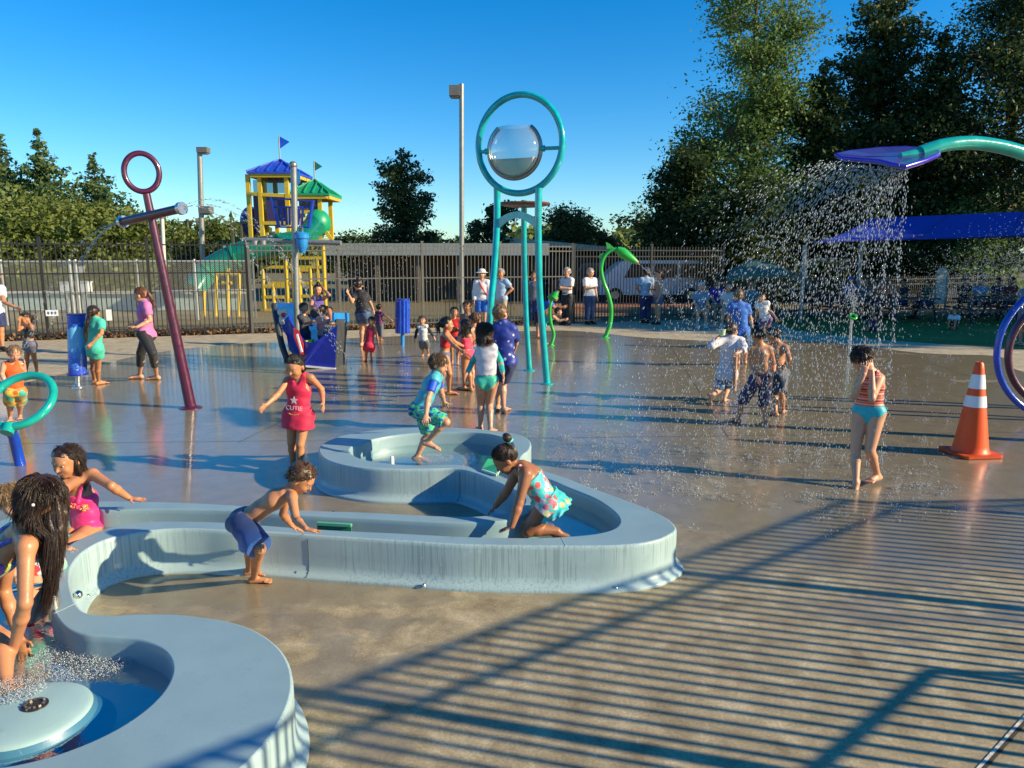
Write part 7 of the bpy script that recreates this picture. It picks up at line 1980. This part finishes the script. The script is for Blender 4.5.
# --- U red bikini girl
H = 1.24; Y = 11.25
px = dict(pelvis=(444.5, 354.5), neck=(446, 332), head=(446.8, 324.5), shR=(446, 336, -.08), elR=(453, 344.5, -1), wrR=(461, 350.5, -1), shL=(448, 335, .09), elL=(456, 343, 1), wrL=(463, 346, 1), knR=(449.5, 373.5, -1), anR=(449, 391.5, 'g'), knL=(443, 373, 1), anL=(442, 390, 'g'))
J = pixpose(H, Y, px, face=5)
person('girl in a red bikini top with grey bottoms facing right beside the ring tower', H, J, 5, 'tan', ('pony', 'black', .5), [('bikini_bottom', cloth('slate_bottom', (.10, .13, .2)), .04), ('bikini_top', cloth('bright_red', (.62, .015, .02)), (-.19, -.05))], .0095, toes=(0, 0), girl=True)
# --- V pink bikini girl
H = 1.22; Y = 11.7
px = dict(pelvis=(467.5, 352.5), neck=(466.5, 333), head=(464.5, 326), shR=(469.5, 336, -.04), elR=(471, 347, 1), wrR=(463.5, 352, -1), shL=(463, 336, .06), elL=(460.5, 347, 1), wrL=(458, 352, 1), knR=(468.5, 371, 1), anR=(471, 388, 'g'), knL=(464, 371, 1), anL=(464, 387, 'g'))
J = pixpose(H, Y, px, face=150)
person('girl with long black hair in a coral pink two piece swimsuit', H, J, 150, 'tan', ('medium', 'black', .9), [('bikini_bottom', cloth('coral_pink', (.72, .05, .12)), .04), ('bikini_top', cloth('coral_pink', (0, 0, 0)), (-.21, -.06))], .0095, toes=(150, 120), girl=True, eyes=False)
# --- W red tee child and two more heads
J = simplepose(1.10, G(455, 364), 270, ('front', 'front')); person('child in a red tee standing behind the girls in red and coral', 1.10, J, 270, 'tan', ('short', 'black'), [('shorts', NAVY, (.7, .01)), ('shirt', cloth('bright_red', (0, 0, 0)), (.5, .02), .006)], .012)
J = simplepose(1.24, G(468, 366), 250, ('front', 'down')); person('dark haired child half hidden between the coral girl and the teal sleeves', 1.24, J, 250, 'brown', ('short', 'dark'), [('shorts', BLACK, (.7, .01))], .012)
J = simplepose(1.18, G(475, 386), 140, ('up', 'down')); person('brown haired child raising an arm just left of the teal sleeved girl', 1.18, J, 140, 'light', ('short', 'brown'), [('swim_trunks', cloth('blue_shorts', (.01, .10, .30)), (.7, .01))], .011, eyes=False)
# --- X raglan toddler
H = .88; Y = 15.4
px = dict(pelvis=(424, 341), neck=(422.5, 325.5), head=(422, 320.3), elR=(416.5, 331.5, 1), wrR=(415, 339, 1), elL=(430, 331, 1), wrL=(434, 337, 1), anR=(423, 354.5, 'g'), anL=(428.5, 354, 'g'))
J = pixpose(H, Y, px, face=265)
gX = person('toddler in a white rash guard with black sleeves walking toward the viewer', H, J, 265, 'light', ('short', 'brown'), [('shorts', GREYF, (.8, .02)), ('shirt', cloth('white_raglan', (.68, .66, .66), .6, ('camo', [(.68, .66, .66), (.68, .66, .66), (.68, .66, .66), (.15, .3, .35), (.68, .66, .66)], 11)), (.05, .0), .006)], .010, hh=.185)
for S in 'LR':
    a, b, c = J['sh' + S], J['el' + S], J['wr' + S]; v, q = sdf_mesh([dict(prims=[cap(a, b, .040, .033, k=.01), cap(b, b.lerp(c, .9), .033, .027, k=.01, flat=True)])], .009); link_mesh('sleeve', v, q, BLACK, gX)
# --- Z red toddler, AA purple child, AB woman
H = .93; Y = 14.6
px = dict(pelvis=(369.3, 345), neck=(371, 327), head=(371.8, 321.3), elR=(365, 335.5, 1), wrR=(365, 344, 1), elL=(377, 336, 1), wrL=(378.5, 345, 1), anR=(366.3, 359.5, 'g'), anL=(371.5, 360, 'g'))
J = pixpose(H, Y, px, face=262)
person('toddler in a red romper walking in front of the woman in black', H, J, 262, 'tan', ('short', 'dark'), [('shorts', cloth('red_romper', (.66, .02, .07)), (.45, .02)), ('tank_top', cloth('red_romper', (0, 0, 0)), .05)], .010, hh=.19)
J = simplepose(.90, G(380, 341), 70, ('down', 'out')); person('small child in a dark purple top beside the woman in black', .90, J, 70, 'brown', ('short', 'black'), [('trousers', GREYF, (1.6, .01)), ('shirt', cloth('plum_cotton', (.12, .02, .10)), (.5, .03))], .012, eyes=False)
H = 1.66; Y = 17.5
px = dict(pelvis=(363, 312.5), neck=(360, 292), head=(358.2, 285.3), shL=(354.8, 295.5, 0), elL=(352, 302, -1), wrL=(348.3, 294, -1), shR=(366, 295.5, 0), elR=(370, 302.5, 1), wrR=(373, 309, -1), anL=(361.5, 343.5, 'g'), anR=(364, 342, 'g'))
J = pixpose(H, Y, px, face=75)
person('woman in a black tee and denim shorts holding a child hand near the ship', H, J, 75, 'light', ('updo', 'dark'), [('shorts', DENIM, (.5, .02)), ('shirt', BLACK, (.5, .0), .01)], .012, look=(110, -10), girl=True, eyes=False)
# --- in and by the ship
H = 1.62; Y = 17.6
px = dict(pelvis=(318.5, 312.5), neck=(317, 297), head=(318, 290), shR=(312.5, 299, 0), elR=(311, 306, -1), wrR=(316, 310, -1), shL=(322.5, 299.5, 0), elL=(329, 295, -1), wrL=(324, 289.5, 1), knR=(324, 311, -1), anR=(323, 325, -1), knL=(329, 309.5, -1), anL=(331.5, 321, -1))
J = pixpose(H, Y, px, face=290)
e = empty('bench', G(318, 332), 'sky blue bench seat behind the pirate ship', 'bench'); q = J['pelvis']; mb = MB(); mb.box((q.x, q.y + .05, q.z - .14), (1.3, .4, .05)); mb.build('seat', SBL, e)
for s_ in (-1, 1):
    mb = MB(); mb.box((q.x + s_ * .55, q.y + .05, (q.z - .165) / 2), (.07, .3, q.z - .165)); mb.build('leg', GREY, e)
person('woman in a purple top sitting behind the pirate ship shading her eyes', H, J, 290, 'tan', ('updo', 'black'), [('shorts', BLACK, (.95, .02)), ('tank_top', cloth('purple_top', (.16, .10, .40)), .04)], .012, look=(280, -5), girl=True)
J = simplepose(1.15, V((P(303, 300, 14.75).x, 14.75, .04)), 330, ('front', 'fwd')); person('child in a charcoal shirt standing inside the pirate ship', 1.15, J, 330, 'tan', ('short', 'dark'), [('shorts', NAVY, (.7, .01)), ('shirt', cloth('charcoal', (.035, .037, .042)), (.8, .03))], .011)
J = simplepose(1.10, V((P(322, 300, 14.8).x, 14.8, .04)), 60, ('down', 'down')); person('child in a peach top standing inside the pirate ship, right of the other', 1.10, J, 60, 'light', ('short', 'brown'), [('shorts', GREYF, (.7, .01)), ('shirt', cloth('peach_top', (.72, .36, .28)), (.3, .02))], .011, eyes=False)
# --- adults by the fence
def ff(px):
    q = P(px, 300, fy(px) - .55); return V((q.x, q.y, 0))
H = 1.72
J = simplepose(H, ff(482), 265, ('down', 'down')); gM = person('man in a white shirt, white hat and blue shorts with a red strap', H, J, 265, 'light', ('hat', 'grey', cloth('hat_white', (.7, .68, .64))), [('shorts', cloth('azure_shorts', (.01, .13, .55)), (.95, .03)), ('shirt', WHITE, (1.9, .04), .014)], .014, shoes=M('shoe_dark', (.02, .02, .02), .6))
u = V((0, 0, 1)); c = J['neck']; mb = MB()
mb.tube([c + V((-.10, -.02, .03)), c + V((-.03, -.15, -.12)), c + V((.08, -.17, -.30)), c + V((.17, -.08, -.42))], .020, 8); mb.build('shoulder_strap', cloth('bright_red', (0, 0, 0)), gM, True)
J = simplepose(1.74, ff(501), 250, ('hip', 'down')); person('man in a light blue shirt standing right of the man in the white hat', 1.74, J, 250, 'tan', ('shortm', 'grey'), [('trousers', KHAKI, (1.75, .02)), ('shirt', LBLUE, (.55, .05), .014)], .014, shoes=M('shoe_dark', (.02, .02, .02), .6))
J = simplepose(1.66, ff(534), 260, ('down', 'down')); person('person in grey standing between the teal legs of the ring tower', 1.66, J, 260, 'tan', ('short', 'dark'), [('trousers', NAVY, (1.75, .02)), ('shirt', GREYF, (.55, .05), .012)], .014, shoes=M('shoe_dark', (.02, .02, .02), .6))
SB = M('shoe_black', (.01, .01, .01), .4)
J = simplepose(1.76, ff(567), 225, ('front', 'front')); g1 = person('balding officer in a white shirt and black trousers with folded hands', 1.76, J, 225, 'light', ('shortm', 'grey'), [('trousers', BLACK, (1.8, .025)), ('shirt', WHITE, (.6, -.02), .014)], .014, shoes=SB)
mb = MB(); mb.torus(J['pelvis'] + V((0, 0, .09)), .135, .018, V((1.15, 0, 0)), V((0, .95, 0)), n=24, k=6); mb.build('belt', BLACK, g1, True)
mb = MB(); mb.sphere(J['shR'].lerp(J['elR'], .35) + V((-.065, -.03, 0)), (.012, .035, .04), 10, 8); mb.build('shoulder_patch', NAVY, g1, True)
J = simplepose(1.74, ff(589.5), 300, ('down', 'front')); g2 = person('man in a white shirt and blue trousers to the right of the officer', 1.74, J, 300, 'light', ('shortm', 'grey'), [('trousers', cloth('blue_trousers', (.02, .05, .14)), (1.8, .025)), ('shirt', WHITE, (.6, .0), .014)], .014, shoes=SB)
J = simplepose(1.74, G(645, 323), 100, ('hip', 'down')); person('man in a pale blue shirt and navy trousers in front of the white van', 1.74, J, 100, 'tan', ('cap', 'dark', NAVY), [('trousers', NAVY, (1.8, .03)), ('shirt', LBLUE, (.55, .0), .014)], .014, shoes=SB, eyes=False)
J = simplepose(1.66, G(657.5, 324), 190, ('down', 'front')); person('woman in a tan top and denim shorts beside the man in pale blue', 1.66, J, 190, 'light', ('pony', 'brown', .5), [('shorts', DENIM, (.5, .02)), ('shirt', cloth('tan_top', (.42, .26, .20)), (.3, .0), .01)], .014, girl=True, shoes=SB)
# children by the short serpent
H = 1.35; Y = 18.7
J = simplepose(H, G(538, 338), 350, ('fwd', 'fwd'), lean=.9); person('child in a blue shirt bending toward the short green serpent', H, J, 350, 'tan', ('short', 'black'), [('shorts', BLACK, (.8, .02)), ('shirt', ROYAL, (.5, .03))], .013)
J = simplepose(1.05, G(543, 344), 350, ('fwd', 'fwd'), lean=1.05); person('small child in a teal suit crouching in front of the bending child', 1.05, J, 350, 'light', ('short', 'dark'), [('swimsuit', cloth('teal_suit', (.02, .42, .42))), ('shorts', cloth('teal_suit', (0, 0, 0)), (.4, .01))], .012)
# seated onlookers on folding chairs
def chair(loc, face, label, first=[None]):
    if first[0] is None:
        e = empty('folding_chair', (0, 0, 0), label, 'chair', 'folding chairs of the seated onlookers'); cm = M('chair_fabric', (.02, .06, .04), .8); f = V((1, 0, 0)); l = V((0, 1, 0))
        mb = MB(); mb.box((0, 0, .43), (.42, .44, .03)); mb.build('seat', cm, e); mb = MB(); mb.box((-.22, 0, .70), (.03, .44, .42)); mb.build('backrest', cm, e)
        for sx_ in (-1, 1):
            for sy_ in (-1, 1):
                mb = MB(); mb.tube([V((sx_ * .22, sy_ * .23, 0)), V((sx_ * -.05, sy_ * .23, .43))], .012, 6); mb.build('leg', GREY, e, True)
        first[0] = e
    else: e = copy_tree(first[0]); e['label'] = label
    e.location = loc; e.rotation_euler = (0, 0, math.radians(face)); return e
def seated(px, py, face, H, label, tone, hair, clothes, clabel, arms=('lap', 'lap'), **k):
    g = G(px, py); f = hd(face); base_ = V((g.x, g.y, 0)) - f * .36; chair(base_ - f * .04, face, clabel)
    J = simplepose(H, base_, face, arms, sit=True, seat=.43); return person(label, H, J, face, tone, hair, clothes, .014, **k)
seated(701, 327.5, 262, 1.66, 'older person with white hair in a light blue top seated with hands on knees', 'light', ('short', 'white'), [('shorts', KHAKI, (.9, .03)), ('shirt', cloth('dusty_blue', (.12, .24, .36)), (.6, .03), .014)], 'folding chair under the person in light blue', shoes=M('shoe_white', (.6, .6, .6), .5))
seated(718, 321, 262, 1.72, 'person in a purple blue tee seated just behind the white haired person', 'light', ('short', 'brown'), [('shorts', KHAKI, (.9, .03)), ('shirt', cloth('violet_tee', (.05, .03, .38)), (.6, .03), .014)], 'folding chair under the person in purple blue', shoes=SB)
seated(726, 328, 250, 1.64, 'seated person in a white tee right of the light blue top', 'light', ('medium', 'brown', .5), [('shorts', cloth('pale_shorts', (.4, .40, .34)), (.9, .03)), ('shirt', cloth('off_white', (.5, .52, .55)), (.5, .03), .014)], 'folding chair under the person in white behind the blue tee boy', shoes=M('shoe_white', (.6, .6, .6), .5))
seated(751, 324, 265, 1.66, 'person in a teal top seated behind the blue tee boy', 'tan', ('short', 'grey'), [('shorts', NAVY, (.9, .03)), ('shirt', cloth('teal_tee', (.03, .20, .26)), (.5, .03), .014)], 'folding chair partly hidden behind the blue tee boy', shoes=SB)
# around the picnic tables
def table_person(px, py, face, H, label, tone, hair, top, bottom=NAVY, seat=.45, arms=('front', 'front')):
    g = G(px, py); J = simplepose(H, V((g.x, g.y, 0)), face, arms, sit=True, seat=seat); return person(label, H, J, face, tone, hair, [('shorts', bottom, (.9, .02)), ('shirt', top, (.5, .03), .01)], .016, shoes=SB, eyes=False)
table_person(880, 318, 200, 1.68, 'person in an orange tee sitting at the dark picnic table', 'tan', ('short', 'dark'), cloth('orange_tee', (.62, .12, .05)))
table_person(902, 317, 180, 1.6, 'person in black sitting right of the orange tee', 'tan', ('short', 'black'), BLACK)
table_person(848, 315, 260, 1.7, 'person in a deep blue top sitting behind the water post', 'tan', ('cap', 'dark', cloth('royal_fabric', (0, 0, 0))), cloth('royal_fabric', (0, 0, 0)))
table_person(925, 318, 190, 1.6, 'person in dark green at the end of the table behind the jet post', 'tan', ('short', 'black'), cloth('dark_green_tee', (.02, .07, .04)))
table_person(862, 316, 280, 1.62, 'person in grey sitting left of the orange tee at the picnic table', 'light', ('medium', 'brown', .3), GREYF)
table_person(1008, 316, 200, 1.7, 'person in a maroon tee at the rightmost picnic table', 'brown', ('short', 'black'), cloth('maroon_tee', (.16, .02, .03)))
table_person(962, 314, 250, 1.65, 'person in a black cap sitting left at the right hand table', 'tan', ('cap', 'dark', BLACK), BLACK)
table_person(978, 317, 220, 1.7, 'person in a light blue tee at the right hand picnic table', 'light', ('short', 'brown'), cloth('sky_tee', (.06, .28, .50)))
table_person(995, 315, 200, 1.65, 'person in dark clothes at the right hand picnic table', 'tan', ('short', 'black'), NAVY)
g = G(953, 329); J = simplepose(1.1, V((g.x, g.y, -.02)), 230, ('lap', 'lap'), sit=True, seat=.02); 
for S in 'LR': J['kn' + S].z = .28; J['an' + S].z = .06
person('small child in a white tee sitting on the grass near the right hand table', 1.1, J, 230, 'tan', ('short', 'black'), [('shorts', BLACK, (.9, .01)), ('shirt', WHITE, (.5, .0))], .014, eyes=False)
g = G(873, 331); J = simplepose(1.05, V((g.x, g.y, -.02)), 200, ('lap', 'lap'), sit=True, seat=.02)
for S in 'LR': J['kn' + S].z = .28; J['an' + S].z = .06
person('small child in dark red sitting on the grass below the orange tee', 1.05, J, 200, 'tan', ('short', 'black'), [('shorts', NAVY, (.9, .01)), ('shirt', cloth('dark_red_tee', (.22, .02, .03)), (.5, .0))], .014, eyes=False)
J = simplepose(1.62, G(1023, 345), 200, ('front', 'front')); person('person in a grey blue top cut by the right edge beside the hoops', 1.62, J, 200, 'light', ('medium', 'dark', .4), [('shorts', GREYF, (.9, .02)), ('shirt', cloth('slate_tee', (.12, .16, .24)), (.5, .05), .012)], .013)
